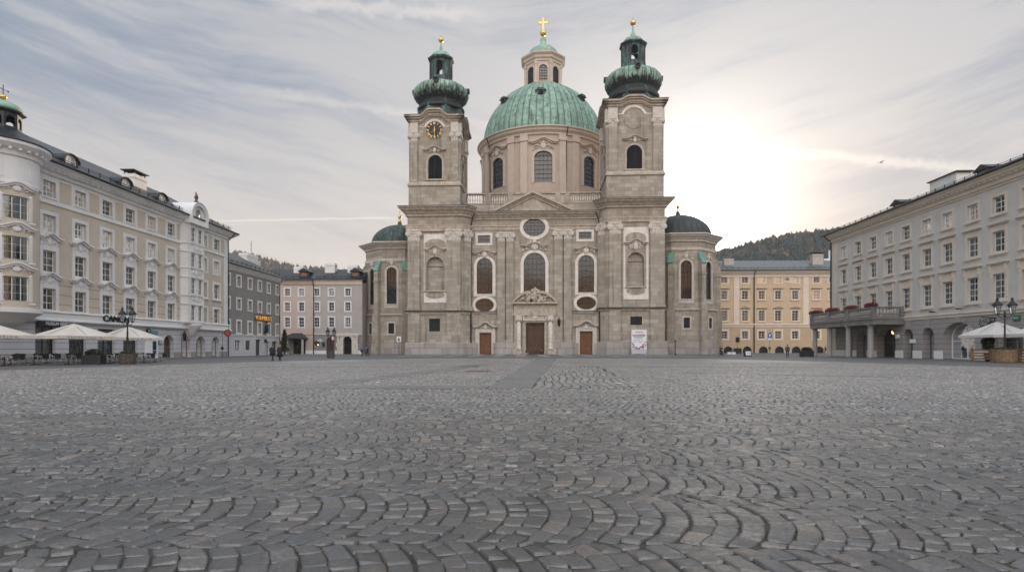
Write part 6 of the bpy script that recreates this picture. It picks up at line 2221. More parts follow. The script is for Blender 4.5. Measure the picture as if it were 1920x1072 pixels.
# ------------------------------------------------------------------ hills and forest
def ridge(name, pts, near, mat):
    """Hill: pts (px, py of the crest, distance)."""
    v, f = [], []
    for px, py, D_ in pts:
        a = math.atan2(px - CX, F)
        h = H + (HY - py) / F * D_ * math.cos(a)
        for t in (0, .3, .6, .85, 1, 1.5):
            d_ = near + (D_ - near) * t
            hh = h * (t ** 1.2 if t <= 1 else .9)
            w = Vector((d_ * math.sin(a), d_ * math.cos(a), 0))
            v.append((w.x, w.y, hh))
    for i in range(len(pts) - 1):
        for k in range(5):
            f.append((i * 6 + k, (i + 1) * 6 + k, (i + 1) * 6 + k + 1, i * 6 + k + 1))
    me = bpy.data.meshes.new(name); me.from_pydata(v, [], f); me.materials.append(mat); me.update()
    o = bpy.data.objects.new(name, me); COL.objects.link(o); o['kind'] = 'structure'
    return o, h


hm = plain('forest floor', (.05, .048, .032), .95, var=.4, scale=.02)
hm2 = plain('autumn hillside', (.62, .35, .11), .95, var=.45, scale=.03)
rp = [(200, 500, 800), (420, 485, 800), (485, 497, 800), (548, 514, 800), (650, 520, 800), (900, 520, 760), (1200, 505, 740), (1345, 489, 720), (1400, 476, 700), (1446, 464, 700), (1500, 455, 700), (1544, 451, 700), (1580, 447, 700), (1700, 440, 700), (1900, 440, 700), (2300, 450, 700)]
ridge('hills', rp, 330, hm)


def crest(px):
    for a, b_ in zip(rp, rp[1:]):
        if a[0] <= px <= b_[0]:
            t = (px - a[0]) / (b_[0] - a[0]); return a[1] + (b_[1] - a[1]) * t, a[2] + (b_[2] - a[2]) * t
    return rp[-1][1:]


# hills behind the viewer, lit by the low sun
v, f = [], []
nb = 40
rr0 = random.Random(12)
hb = [98 + 22 * math.sin(i * .55) + rr0.uniform(-9, 9) for i in range(nb + 1)]
for i in range(nb + 1):
    a = PI * (.56 + .88 * i / nb)
    for d_, t in ((300, 0), (340, .45), (380, .8), (430, 1), (600, .8)):
        v.append((d_ * math.sin(a), d_ * math.cos(a), hb[i] * t * (1 + rr0.uniform(-.08, .08))))
for i in range(nb):
    for k in range(4): f.append((i * 5 + k, (i + 1) * 5 + k, (i + 1) * 5 + k + 1, i * 5 + k + 1))
me = bpy.data.meshes.new('hills'); me.from_pydata(v, [], f); me.materials.append(hm2); me.update()
o = bpy.data.objects.new('hills', me); COL.objects.link(o); o['kind'] = 'structure'


def blobs(P, size, seed, name, mats, squash=1.0, tree=True, faces=(7, 5)):
    """Many uneven crowns in one mesh."""
    r = np.random.RandomState(seed)
    nu, nv = faces
    th = np.linspace(0, 2 * PI, nu, endpoint=False); ph = np.linspace(-PI / 2, PI / 2, nv)
    T, Pp = np.meshgrid(th, ph)
    base = np.stack([np.cos(T) * np.cos(Pp), np.sin(T) * np.cos(Pp), np.sin(Pp)], -1).reshape(-1, 3)
    n_ = len(P); m_ = len(base)
    s = size * r.uniform(.6, 1.35, (n_, 1, 1))
    jit = r.uniform(.6, 1.3, (n_, m_, 1))
    v = base[None] * jit * s * np.array([1, 1, squash])
    if tree:
        tap = 1 - .55 * np.clip(base[None, :, 2:], -.2, 1)
        v[:, :, :2] *= tap
    v = (v + P[:, None, :]).reshape(-1, 3)
    ix = np.arange(m_).reshape(nv, nu)
    q = np.stack([ix[:-1], np.roll(ix[:-1], -1, 1), np.roll(ix[1:], -1, 1), ix[1:]], -1).reshape(-1, 4)
    f = (np.arange(n_)[:, None, None] * m_ + q[None]).reshape(-1, 4)
    me = bpy.data.meshes.new(name); me.from_pydata(v.tolist(), [], f.tolist())
    for mm in mats: me.materials.append(mm)
    if len(mats) > 1:
        mi = np.repeat(r.choice(len(mats), n_, p=[.5, .3, .15, .05][:len(mats)] if len(mats) == 4 else None), len(q)); me.polygons.foreach_set('material_index', mi.astype(np.int32))
    me.update()
    o = bpy.data.objects.new(name, me); COL.objects.link(o)
    return o


fr = np.random.RandomState(2)
P = []
for a, b_, cnt in ((1325, 1620, 3800), (440, 560, 1100), (560, 700, 400), (1620, 2000, 900)):
    for k in range(cnt):
        px = fr.uniform(a, b_); py, D_ = crest(px)
        t = 1 - fr.uniform(0, 1) ** 1.6 * .75
        ang = math.atan2(px - CX, F)
        h = H + (HY - py) / F * D_ * math.cos(ang)
        d_ = 330 + (D_ - 330) * t
        P.append((d_ * math.sin(ang), d_ * math.cos(ang), h * t ** 1.2 + 2.5))
fo = blobs(np.array(P), 4.6, 5, 'forest', [plain('dark spruce', (.022, .030, .022), .9, scale=.05), plain('dull green wood', (.05, .055, .03), .9, scale=.05), plain('brown wood', (.10, .07, .04), .9, scale=.05), plain('ochre wood', (.18, .11, .05), .9, scale=.05)], 1.7)
fo['kind'] = 'stuff'

# ------------------------------------------------------------------ street lamps and planters
M['lampglass'] = glass('lamp glass', .25, .1)
M['opal'] = plain('frosted lantern', (.50, .46, .38), .4)
M['oldwood'] = plain('weathered planter wood', (.075, .06, .05), .8, var=.4, scale=6)
M['leaf'] = plain('leaf', (.045, .065, .025), .7, var=.4, scale=8)
M['leafdark'] = plain('dark leaf', (.022, .034, .016), .7, var=.4, scale=8)
M['redflower'] = plain('red petals', (.30, .022, .022), .7, var=.4, scale=9)
M['canvas'] = plain('cream canvas', (.52, .475, .42), .85, var=.06, scale=1.0, streak=.2, dirt=(.8, .8, .8))
M['canvaswhite'] = plain('pale grey canvas', (.53, .505, .475), .85, var=.06)
M['alu'] = plain('brushed aluminium', (.62, .62, .64), .3, metal=.8)
M['blackweave'] = plain('black weave', (.018, .018, .019), .6, bump=.3, bscale=60)
M['tabletop'] = plain('pale table top', (.40, .36, .30), .4)


def clump(b, c, r, n_, seed, leaf=.12, mats=(0,), flat=.8):
    rr = random.Random(seed)
    for i in range(n_):
        while True:
            q = Vector((rr.uniform(-1, 1), rr.uniform(-1, 1), rr.uniform(-1, 1)))
            if q.length < 1: break
        p = Vector(c) + Vector((q.x * r[0], q.y * r[1], q.z * r[2]))
        u = Vector((rr.gauss(0, 1), rr.gauss(0, 1), rr.gauss(0, flat))).normalized(); w = u.cross(Vector((rr.gauss(0, 1), rr.gauss(0, 1), rr.gauss(0, 1)))).normalized()
        s = leaf * rr.uniform(.6, 1.3)
        b.m = rr.choice(mats)
        b.poly([p + u * s, p + w * s * .5, p - u * s, p - w * s * .5])
    b.m = 0


def street_lamp(x, y, hh, sp, z0, label, k=1.0):
    t = empty('street_lamp', (x, y, 0), 0, label, 'street lamp', 'two armed lantern posts of the square')
    b = MB()
    top = hh - 1.25 * k
    b.lathe([(.16, z0), (.16, z0 + .25), (.11, z0 + .35), (.13, z0 + .5), (.075, z0 + .7), (.065, top * .75), (.09, top * .76), (.06, top * .78), (.055, top - .2), (.11, top - .1), (.07, top), (.09, top + .18), (.02, top + .35)], 12)
    b.build('post', M['iron'], t)
    for s in (-1, 1):
        b = MB()
        b.tube([(0, 0, top - .15), (s * sp * .35, 0, top - .28), (s * sp * .8, 0, top - .18), (s * sp, 0, top + .02)], .028 * k, 6)
        b.tube([(s * (sp * .5 + .12 * math.cos(a * .7)), 0, top - .33 + .11 * math.sin(a * .7)) for a in range(9)], .014, 5)
        am = b.build('arm', M['iron'], t)
        b = MB()
        c = (s * sp, 0)
        za = top + .05
        wt, wb, hl = .25 * k, .13 * k, .62 * k
        for i in range(6):
            a0 = 2 * PI * i / 6; a1 = 2 * PI * (i + 1) / 6
            P0 = [(c[0] + wb * math.cos(a0), c[1] + wb * math.sin(a0), za), (c[0] + wt * math.cos(a0), c[1] + wt * math.sin(a0), za + hl)]
            b.tube(P0, .014 * k, 4)
        b.lathe([(.03, za - .06), (wb * 1.15, za - .02), (wb * 1.15, za + .03)], 6, c)
        b.lathe([(wt * 1.28, za + hl - .02), (wt * 1.3, za + hl + .03), (wt * .75, za + hl + .2 * k), (.09 * k, za + hl + .34 * k), (.07 * k, za + hl + .42 * k), (.10 * k, za + hl + .45 * k), (.02, za + hl + .62 * k)], 12, c)
        ln = b.build('lantern', M['iron'], t)
        b = MB(); b.lathe([(wb * .95, za + .02), (wt * .95, za + hl - .02)], 6, c, smooth=False); b.build('lantern_glass', M['lampglass'], ln)
        b = MB(); b.lathe([(.035, za + .03), (.06, za + .15), (.06, za + .38), (.02, za + .45)], 8, c); b.build('frosted_bulb', M['opal'], ln)
    return t


def barrel(x, y, r, h, mat, label, round_=True, plants=True):
    t = empty('wooden_planter', (x, y, 0), 0, label, 'planter')
    b = MB()
    n_ = 26
    b.lathe([(r * .93, 0), (r * .93, .1)], 24)
    for i in range(n_):
        b.M = TR(0, 0, 0, 2 * PI * i / n_)
        w = PI * r / n_ * .9
        b.box(-w, -r, .08, w, -r + .05, h)
    b.M = None
    b.lathe([(r - .06, .1), (r - .06, h - .06)], 24)
    for z in (.2, h - .12): b.lathe([(r + .008, z), (r + .012, z + .05)], 26)
    b.build('slatted_tub', mat, t)
    if plants:
        b = MB(); clump(b, (0, 0, h + .05), (r * .9, r * .9, .18), 420, int(abs(x * 7)), .09, (0, 1)); b.build('plants', [M['leafdark'], M['leaf']], t)
    return t


lx, ly = (239 - CX) / F * 48, 48.0
street_lamp(lx, ly, 4.75, .43, .7, 'black two lantern street lamp rising from the dark round tub by the cafe')
barrel(lx, ly, .64, .88, M['oldwood'], 'dark weathered round wooden tub around the cafe side lamp post')
lx, ly = (1884 - CX) / F * 52, 52.0
street_lamp(lx, ly, 5.95, .68, .8, 'tall black two lantern street lamp in a slatted tub by the blue grey house', 1.25)
barrel(lx, ly, .9, 1.2, M['wood'], 'warm brown slatted wooden tub around the tall lamp by the blue grey house')
lx, ly = (620.5 - CX) / F * 76, 76.0
street_lamp(lx, ly, 4.1, .42, .9, 'small distant street lamp standing before the mauve grey house')
barrel(lx, ly, .48, 1.0, M['oldwood'], 'narrow dark tub around the distant lamp before the mauve grey house', plants=False)


# ------------------------------------------------------------------ parasols
def parasol(x, y, s, z0, z1, rot, mat, label, word=None, group='square cafe parasols'):
    t = empty('cafe_parasol', (x, y, 0), rot, label, 'parasol', group)
    b = MB()
    c = [(-s, -s), (s, -s), (s, s), (-s, s)]
    n_ = 6
    for i in range(4):
        p, q = c[i], c[(i + 1) % 4]
        for k in range(n_):
            a0, a1 = k / n_, (k + 1) / n_
            P0 = [p[0] + (q[0] - p[0]) * a0, p[1] + (q[1] - p[1]) * a0]; P1 = [p[0] + (q[0] - p[0]) * a1, p[1] + (q[1] - p[1]) * a1]
            for j in range(5):
                u0, u1 = j / 5, (j + 1) / 5

                def pt(P_, u, a):
                    sag = -.10 * math.sin(PI * u) * math.sin(PI * a)
                    return (P_[0] * (1 - u) + 0 * u, P_[1] * (1 - u), z0 + (z1 - z0) * u + sag)
                b.poly([pt(P0, u0, a0), pt(P1, u0, a1), pt(P1, u1, a1), pt(P0, u1, a0)], True)
    cn = b.build('canopy', mat, t)
    b = MB()
    for i in range(4):
        p, q = c[i], c[(i + 1) % 4]
        for k in range(12):
            a0, a1 = k / 12, (k + 1) / 12
            g = lambda a, o: (p[0] + (q[0] - p[0]) * a, p[1] + (q[1] - p[1]) * a, z0 - .27 + .025 * abs(math.sin(a * 6 * PI)) if o else z0)
            b.poly([g(a0, 0), g(a1, 0), g(a1, 1), g(a0, 1)])
    vl = b.build('valance', mat, t)
    if word:
        T = text(word, 'lettering', M['iron'], vl, 0, 0, z0 - .2, s * 1.1, .13, .003, spacing=1.3)
        T.location = (s + .012, -s * .65, 0); T.rotation_euler = (0, 0, PI / 2)
    b = MB(); b.lathe([(.04, 0), (.035, z1 - .05), (.06, z1), (.02, z1 + .12)], 8); b.build('pole', M['wood'], t)
    b = MB(); b.box(-.4, -.4, 0, .4, .4, .1); b.build('base', M['granite'], t)
    for i in range(4):
        for f_ in (1, 0):
            p = c[i]; q = c[(i + 1) % 4]
            e = Vector((p[0], p[1], 0)) if f_ else Vector(((p[0] + q[0]) / 2, (p[1] + q[1]) / 2, 0))
            b = MB(); b.tube([(e.x * .98, e.y * .98, z0 - .03), (e.x * .04, e.y * .04, z1 - .1)], .018, 4); b.build('rib', M['wood'], t)
    return t


ra = math.atan2(3.84, 2.0) - PI / 2
parasol(-39.6, 43.1, 2.16, 2.32, 3.3, ra, M['canvas'], 'cream parasol nearest the corner turret, cut by the edge of the picture', 'A T N I M I P I D A')
parasol(-36.0, 46.9, 2.16, 2.32, 3.35, ra, M['canvas'], 'middle cream parasol over the cafe terrace, between two others', 'K R O N N  M U S E I D')
parasol(-36.7, 54.6, 2.10, 2.32, 3.4, ra, M['canvas'], 'cream parasol behind the cafe lamp post, nearest the church', 'M U S E I D')
parasol(48.1, 56.6, 2.15, 2.62, 3.95, 0, M['canvaswhite'], 'pale grey parasol behind the wooden fence at the blue grey house', group='pale parasols at the blue grey house')
parasol(47.4, 50.4, 2.15, 2.62, 3.7, 0, M['canvaswhite'], 'pale grey parasol right of the tall lamp, cut by the picture edge', group='pale parasols at the blue grey house')


# ------------------------------------------------------------------ cafe furniture
def make_chair():
    t = empty('cafe_chair', (0, 0, 0), 0, 'black woven cafe chair with bright metal legs', 'chair', 'black chairs of the cafe terrace')
    b = MB(); b.box(-.23, -.23, .43, .23, .23, .47); b.build('seat', M['blackweave'], t)
    b = MB(); b.strip([(-.24 + .48 * i / 6, .86 + .03 * math.sin(PI * i / 6)) for i in range(7)], [(-.24 + .48 * i / 6, .50) for i in range(7)], .20, .24); b.build('backrest', M['blackweave'], t)
    for sx in (-1, 1):
        for sy in (-1, 1):
            b = MB(); b.tube([(sx * .21, sy * .2, .62 if sy < 0 else .84), (sx * .22, sy * .21, .43), (sx * .25, sy * .27, 0)], .017, 5); b.build('leg', M['alu'], t)
        b = MB(); b.tube([(sx * .24, -.22, .63), (sx * .25, .0, .65), (sx * .23, .22, .66)], .02, 5); b.build('armrest', M['alu'], t)
    b = MB(); b.tube([(-.22, -.24, .25), (.22, -.24, .25)], .014, 5); b.tube([(-.22, .25, .3), (.22, .25, .3)], .014, 5); b.build('stretcher', M['alu'], t)
    return t


def make_table():
    t = empty('cafe_table', (0, 0, 0), 0, 'small square cafe table', 'table', 'cafe terrace tables')
    b = MB(); b.box(-.38, -.38, .71, .38, .38, .745); b.build('table_top', M['tabletop'], t)
    b = MB(); b.lathe([(.035, .05), (.035, .71)], 8); b.build('column', M['iron'], t)
    b = MB(); b.box(-.3, -.04, 0, .3, .04, .05); b.box(-.04, -.3, .002, .04, .3, .052); b.build('foot', M['iron'], t)
    return t


chair, table = make_chair(), make_table()
tree = {}
for c in COL.objects:
    if c.parent: tree.setdefault(c.parent.name, []).append(c)
# px of table, distance, number of chairs, what singles it out
sets = [(8, 42.5, 3, 'at the edge of the picture'), (20, 46.5, 3, 'behind the foremost table'), (48, 50, 3, 'beside the first shop window'), (64, 45.2, 3, 'under the near parasol'), (88, 49.5, 4, 'before the teal poster'),
        (128, 46.4, 4, 'under the middle parasol'), (146, 51, 3, 'behind the black planter box'), (206, 48.5, 3, 'between planter box and lamp tub'), (216, 53, 2, 'behind the lamp tub'), (270, 51, 3, 'right of the lamp tub'), (290, 53.5, 3, 'at the church end of the terrace')]
first = True; cr = random.Random(9); fc = True
ORD = ['nearest', 'second', 'third', 'fourth']
for px, Y, k, where in sets:
    x = (px - CX) / F * Y
    tb = table if first else copy_tree(table, None, tree=tree)
    first = False
    tb.location = (x, Y, 0); tb.rotation_euler = (0, 0, cr.uniform(-.2, .2))
    tb['label'] = 'small square cafe table ' + where
    angs = sorted(cr.sample([0, PI / 2, PI, -PI / 2], k))
    for i, a in enumerate(angs):
        ch = chair if fc else copy_tree(chair, None, tree=tree)
        fc = False
        a2 = a + cr.uniform(-.25, .25); d_ = cr.uniform(.62, .8)
        ch.location = (x + d_ * math.sin(a2), Y - d_ * math.cos(a2), 0); ch.rotation_euler = (0, 0, a2 + PI)
        side = {0: 'on the camera side', PI / 2: 'on the plaza side', PI: 'on the church side', -PI / 2: 'on the house side'}[a]
        ch['label'] = 'black cafe chair %s, table %s' % (side, where)


def planter_box(x, y, w, d, h, label, rz=0, mat='gutter', lush=.3, seed=1):
    t = empty('planter_box', (x, y, 0), rz, label, 'planter')
    b = MB(); b.box(-w / 2, -d / 2, .06, w / 2, d / 2, h)
    for k in range(1, 4): b.box(-w / 2 - .012, -d / 2 - .012, .06 + (h - .06) * k / 4 - .012, w / 2 + .012, d / 2 + .012, .06 + (h - .06) * k / 4 + .012)
    for sx in (-1, 1):
        for sy in (-1, 1): b.box(sx * w * .42 - .05, sy * d * .35 - .05, 0, sx * w * .42 + .05, sy * d * .35 + .05, .06)
    b.build('box', M[mat], t)
    b = MB(); clump(b, (0, 0, h + lush * .5), (w * .47, d * .42, lush), 900, seed, .11, (0, 0, 1)); b.build('plants', [M['leafdark'], M['leaf']], t)
    return t


x, y = (176 - CX) / F * 46.5, 46.5
planter_box(x, y, 1.55, .7, .78, 'black planter box with bushy greenery on the cafe terrace', mat='gutter')
x, y = (1512.5 - CX) / F * 84, 84.0
planter_box(x, y, 1.7, .9, .95, 'dark metal planter box with green shrubs beside the balcony columns', mat='gutter', lush=.35, seed=3)


def fence(x, y, w, label, rz=0):
    t = empty('wooden_fence', (x, y, 0), rz, label, 'fence')
    for s in (-1, 1):
        b = MB(); b.box(s * w / 2 - .1, -.1, 0, s * w / 2 + .1, .1, 1.3); b.build('post', M['wood'], t)
    for k in range(4):
        b = MB(); z = .22 + k * .27; b.box(-w / 2 + .1, -.04, z, w / 2 - .1, .04, z + .17); b.build('rail', M['wood'], t)
    return t


fence((1841 - CX) / F * 56, 56, 1.9, 'rustic brown board fence left of the tall lamp tub')
fence((1926 - CX) / F * 52.5, 52.5, 1.3, 'rustic board fence right of the lamp tub, cut by the picture edge')
t = empty('potted_bush', ((1854 - CX) / F * 57.5, 57.5, 0), 0, 'dark leafy bush in a pot behind the rustic board fence', 'bush')
b = MB(); b.lathe([(.3, 0), (.42, .7), (.45, .75)], 14); b.build('pot', M['gutter'], t)
b = MB(); b.tube([(0, 0, .7), (.05, 0, 1.3), (0, .05, 2.0)], .04, 5); b.build('stem', M['oldwood'], t)
b = MB()
for c_, r_ in (((0, 0, 1.5), (.55, .55, .5)), ((.2, 0, 2.1), (.4, .4, .35)), ((-.25, .1, 2.0), (.35, .4, .4)), ((.05, 0, 2.5), (.25, .25, .25))): clump(b, c_, r_, 420, int(c_[2] * 10), .11, (0, 0, 1))
b.build('crown', [M['leafdark'], M['leaf']], t)
t = empty('conifer', ((533 - CX) / F * 107.5, 107.5, 0), 0, 'slim dark conifer in the corner between the grey and the pinkish house', 'tree')
b = MB(); b.lathe([(.14, 0), (.1, 2.5), (.02, 4.6)], 8); b.build('trunk', M['oldwood'], t)
b = MB()
for i in range(12):
    z = .8 + i * .34; clump(b, (rnd.uniform(-.1, .1), rnd.uniform(-.1, .1), z), (1.0 * (1 - i / 14), 1.0 * (1 - i / 14), .3), 130, i, .16, (0,), .4)
b.build('crown', [M['leafdark']], t)
# red geraniums on the balcony rail
for i, (a, c) in enumerate(((1516, 1541), (1546, 1571), (1583, 1604), (1620, 1643))):
    xa, xb = FE.lx(a, -4.1), FE.lx(c, -4.1)
    p = FE.world((xa + xb) / 2, -3.95, zr + .02)
    t = empty('flower_box', p, FE.a, ['red geranium box at the church end of the balcony rail', 'red geranium box over the second balcony column', 'red geranium box over the third balcony column', 'large red geranium box at the near corner of the balcony rail'][i], 'flower box', 'geranium boxes on the balcony rail')
    w = abs(xb - xa)
    b = MB(); b.box(-w / 2, -.14, 0, w / 2, .14, .18); b.build('trough', M['gutter'], t)
    b = MB(); clump(b, (0, -.05, .3), (w / 2 + .15, .34, .28), 700, i + 3, .09, (0, 0, 0, 1)); b.build('flowers', [M['redflower'], M['leafdark']], t)

# ------------------------------------------------------------------ signs and small furniture
M['signwhite'] = plain('white enamel', (.65, .66, .68), .4)
M['signblue'] = plain('blue enamel sign', (.03, .10, .34), .4)
M['signred'] = plain('red enamel sign', (.22, .03, .035), .4)


def post(name, px, Y, h, label, cat='sign', r=.035):
    t = empty(name, ((px - CX) / F * Y, Y, 0), 0, label, cat)
    b = MB(); b.lathe([(r * 1.8, 0), (r * 1.8, .05), (r, .06), (r, h)], 8); b.build('pole', M['iron'], t)
    return t


def disc(r, n_=24, cx=0, cz=0): return [(cx + r * math.cos(2 * PI * i / n_), cz + r * math.sin(2 * PI * i / n_)) for i in range(n_)]


t = post('round_sign', 417, 80, 3.4, 'red round sign on a tall pole at the corner of the beige house')
b = MB(); b.tube([(0, 0, 3.35), (.9, 0, 3.35)], .03, 5); b.tube([(-.3, 0, 2.6), (.35, 0, 2.6)], .02, 5); b.build('bracket', M['iron'], t)
b = MB(); b.prism(disc(.5, 28, .75, 3.45), -.06, .0); sg = b.build('sign_disc', M['signred'], t)
b = MB()
for z in (3.25, 3.42, 3.6): b.box(.5, -.075, z, 1.0, -.061, z + .06)
b.build('pale_bars', M['browntrim'], sg)
b = MB(); b.box(-.14, -.12, 1.1, .14, .1, 1.5); b.build('control_box', M['iron'], t)
t = post('pedestrian_sign', 748, 104, 3.5, 'white sign with black figure on a pole before the left chapel')
b = MB(); b.box(-.4, -.06, 2.45, .4, -.03, 3.45); sg = b.build('sign_plate', M['signwhite'], t)
b = MB(); b.prism(disc(.1, 12, 0, 3.15), -.075, -.061); b.prism([(-.12, 3.03), (.12, 3.03), (.2, 2.7), (.1, 2.55), (0, 2.75), (-.1, 2.55), (-.2, 2.7)], -.075, -.061); b.build('pictogram', M['iron'], sg)
t = post('parking_post', 1383, 108, 3.6, 'black box sign on a thin pole before the yellow palace', 'sign')
b = MB(); b.box(-.32, -.12, 2.4, .32, .12, 3.35); b.lathe([(.02, 3.35), (.015, 3.8)], 6); b.build('sign_box', M['iron'], t)
t = post('blue_sign', 1443.5, 125, 4.4, 'blue and white sign on a pole before the yellow palace')
b = MB(); b.prism([(-.45, 3.5), (.45, 3.5), (.45, 4.2), (.2, 4.75), (-.15, 4.75), (-.45, 4.2)], -.06, -.02); sg = b.build('sign_plate', M['signblue'], t)
b = MB(); b.box(-.45, -.06, 3.12, .45, -.02, 3.46); b.build('white_plate', M['signwhite'], t)
b = MB(); b.prism([(-.2, 3.75), (0, 3.75), (.1, 4.1), (.25, 4.1), (0, 4.5), (-.25, 4.1), (-.1, 4.1)], -.075, -.061); b.build('arrow', M['signwhite'], sg)
t = post('bollard_post', 1266.5, 106, 2.6, 'thin black post in front of the right chapel wall', 'post', .07)
b = MB(); b.lathe([(.22, 0), (.22, .15), (.1, .3)], 10); b.tube([(-.35, 0, 2.5), (.3, 0, 2.65)], .06, 6); b.lathe([(.12, 2.5), (.14, 2.7), (.04, 2.85)], 8); b.build('cap', M['iron'], t)
t = empty('advertising_board', ((1402 - CX) / F * 90, 90, 0), 0, 'dark pavement advertising board with white scribbled panel', 'board')
b = MB()
for s in (-1, 1): b.poly([(-.5, s * .35, 0), (.5, s * .35, 0), (.5, s * .04, 1.0), (-.5, s * .04, 1.0)]); b.poly([(-.5, s * .31, 0), (.5, s * .31, 0), (.5, s * .0, 1.0), (-.5, s * .0, 1.0)])
b.box(-.5, -.38, 0, .5, -.30, .12); b.box(-.52, -.05, .95, .52, .05, 1.05); b.build('frame', M['iron'], t)
b = MB(); b.M = TR(0, -.36, 0, rx=-.302)
b.poly([(-.4, -.005, .2), (.4, -.005, .2), (.4, -.005, .85), (-.4, -.005, .85)]); b.build('panel', M['signwhite'], t)
b = MB(); b.M = TR(0, -.36, 0, rx=-.302)
b.tube([(-.35, -.02, .7), (-.1, -.02, .6), (.05, -.02, .66), (.3, -.02, .58)], .035, 4); b.tube([(.0, -.02, .5), (.2, -.02, .45), (.15, -.02, .35), (.3, -.02, .3)], .03, 4); b.tube([(-.3, -.02, .4), (-.1, -.02, .3)], .02, 4); b.build('scribble', M['iron'], t)
t = empty('waste_container', ((1383 - CX) / F * 128, 128, 0), 0, 'dark waste container in front of the yellow palace', 'bin')
b = MB(); b.box(-.75, -.4, .1, .75, .4, 1.1); b.build('bin', M['gutter'], t)
b = MB(); b.prism([(-.78, 1.1), (.78, 1.1), (.7, 1.3), (-.7, 1.3)], -.42, .42); b.build('lid', M['iron'], t)
# poster stand before the right tower
PY = 114.5
t = empty('poster_stand', ((1198 - CX) / F * PY, PY, 0), R(-3), 'tall white poster stand with red pattern leaning before the right tower', 'poster stand')
k = PY / F; pw = 14.0 * k; pz0, pz1 = 1.0, 5.0
b = MB(); b.box(-pw, -.15, pz0, pw, .15, pz1); fr_ = b.build('poster', M['signwhite'], t)
b = MB(); b.box(-pw, -.25, .15, pw, .25, .95); 
for s in (-.85, .85): b.box(s * pw - .06, -.3, 0, s * pw + .06, .3, .15)
b.build('foot', plain('pale steel', (.42, .45, .5), .4), t)
b = MB()
b.box(-pw * .5, -.16, 4.45, pw * .55, -.151, 4.53); b.build('headline', M['iron'], fr_)
b = MB(); b.box(-pw * .85, -.16, 3.72, pw * .8, -.151, 3.98); b.build('red_band', M['signred'], fr_)
text('KONZERTFEST', 'lettering', M['signwhite'], fr_, -pw * .78, -.162, 3.78, pw * 1.45, .14, .002)
text('IM DOM', 'lettering', M['iron'], fr_, pw * .05, -.155, 4.08, pw * .4, .12, .002)
for z, a, c in ((3.5, -.75, .6), (3.3, -.6, .5), (2.95, -.7, .1), (2.6, -.8, -.3), (2.6, -.2, .4)):
    b = MB(); b.box(pw * a, -.16, z, pw * c, -.151, z + .06); b.build('text_line', M['gutter'], fr_)
r_ = random.Random(6)
mats_ = [M['signred'], M['redflower'], M['darksash'], plain('salmon', (.55, .25, .18), .5)]
b = MB()
for i in range(85):
    x_ = r_.uniform(-.92, .92); z_ = 1.1 + (.15 + 1.5 * max(0, abs(x_ - (-.1))) ** 1.2) * r_.random()
    b.m = r_.randrange(4); s_ = r_.uniform(.05, .15)
    b.prism([(x_ * pw + s_ * r_.uniform(.6, 1.2) * math.cos(a), min(2.8, max(1.05 + .01, z_ + s_ * math.sin(a)))) for a in (0, 1.2, 2.4, 3.7, 5)], -.16 - .0005 * i % .01, -.151)
b.build('flower_pattern', mats_, fr_)


# ------------------------------------------------------------------ people
def skin(verts, edges, rad, mats, name, parent, root=0, sub=1):
    me = bpy.data.meshes.new(name); me.from_pydata([tuple(v) for v in verts], edges, [])
    o = bpy.data.objects.new(name, me); COL.objects.link(o)
    sm = o.modifiers.new('s', 'SKIN'); sm.use_smooth_shade = True
    for i, v in enumerate(me.skin_vertices[0].data):
        v.radius = (rad[i], rad[i]) if not isinstance(rad[i], tuple) else rad[i]
        v.use_root = i == root
    ss = o.modifiers.new('u', 'SUBSURF'); ss.levels = sub
    bpy.context.view_layer.update()
    m2 = bpy.data.meshes.new_from_object(o.evaluated_get(bpy.context.evaluated_depsgraph_get()))
    bpy.data.objects.remove(o)
    for q in (mats if isinstance(mats, list) else [mats]): m2.materials.append(q)
    for p_ in m2.polygons: p_.use_smooth = True
    o = bpy.data.objects.new(name, m2); COL.objects.link(o); o.parent = parent
    return o


M['skin'] = plain('skin', (.42, .26, .19), .6)


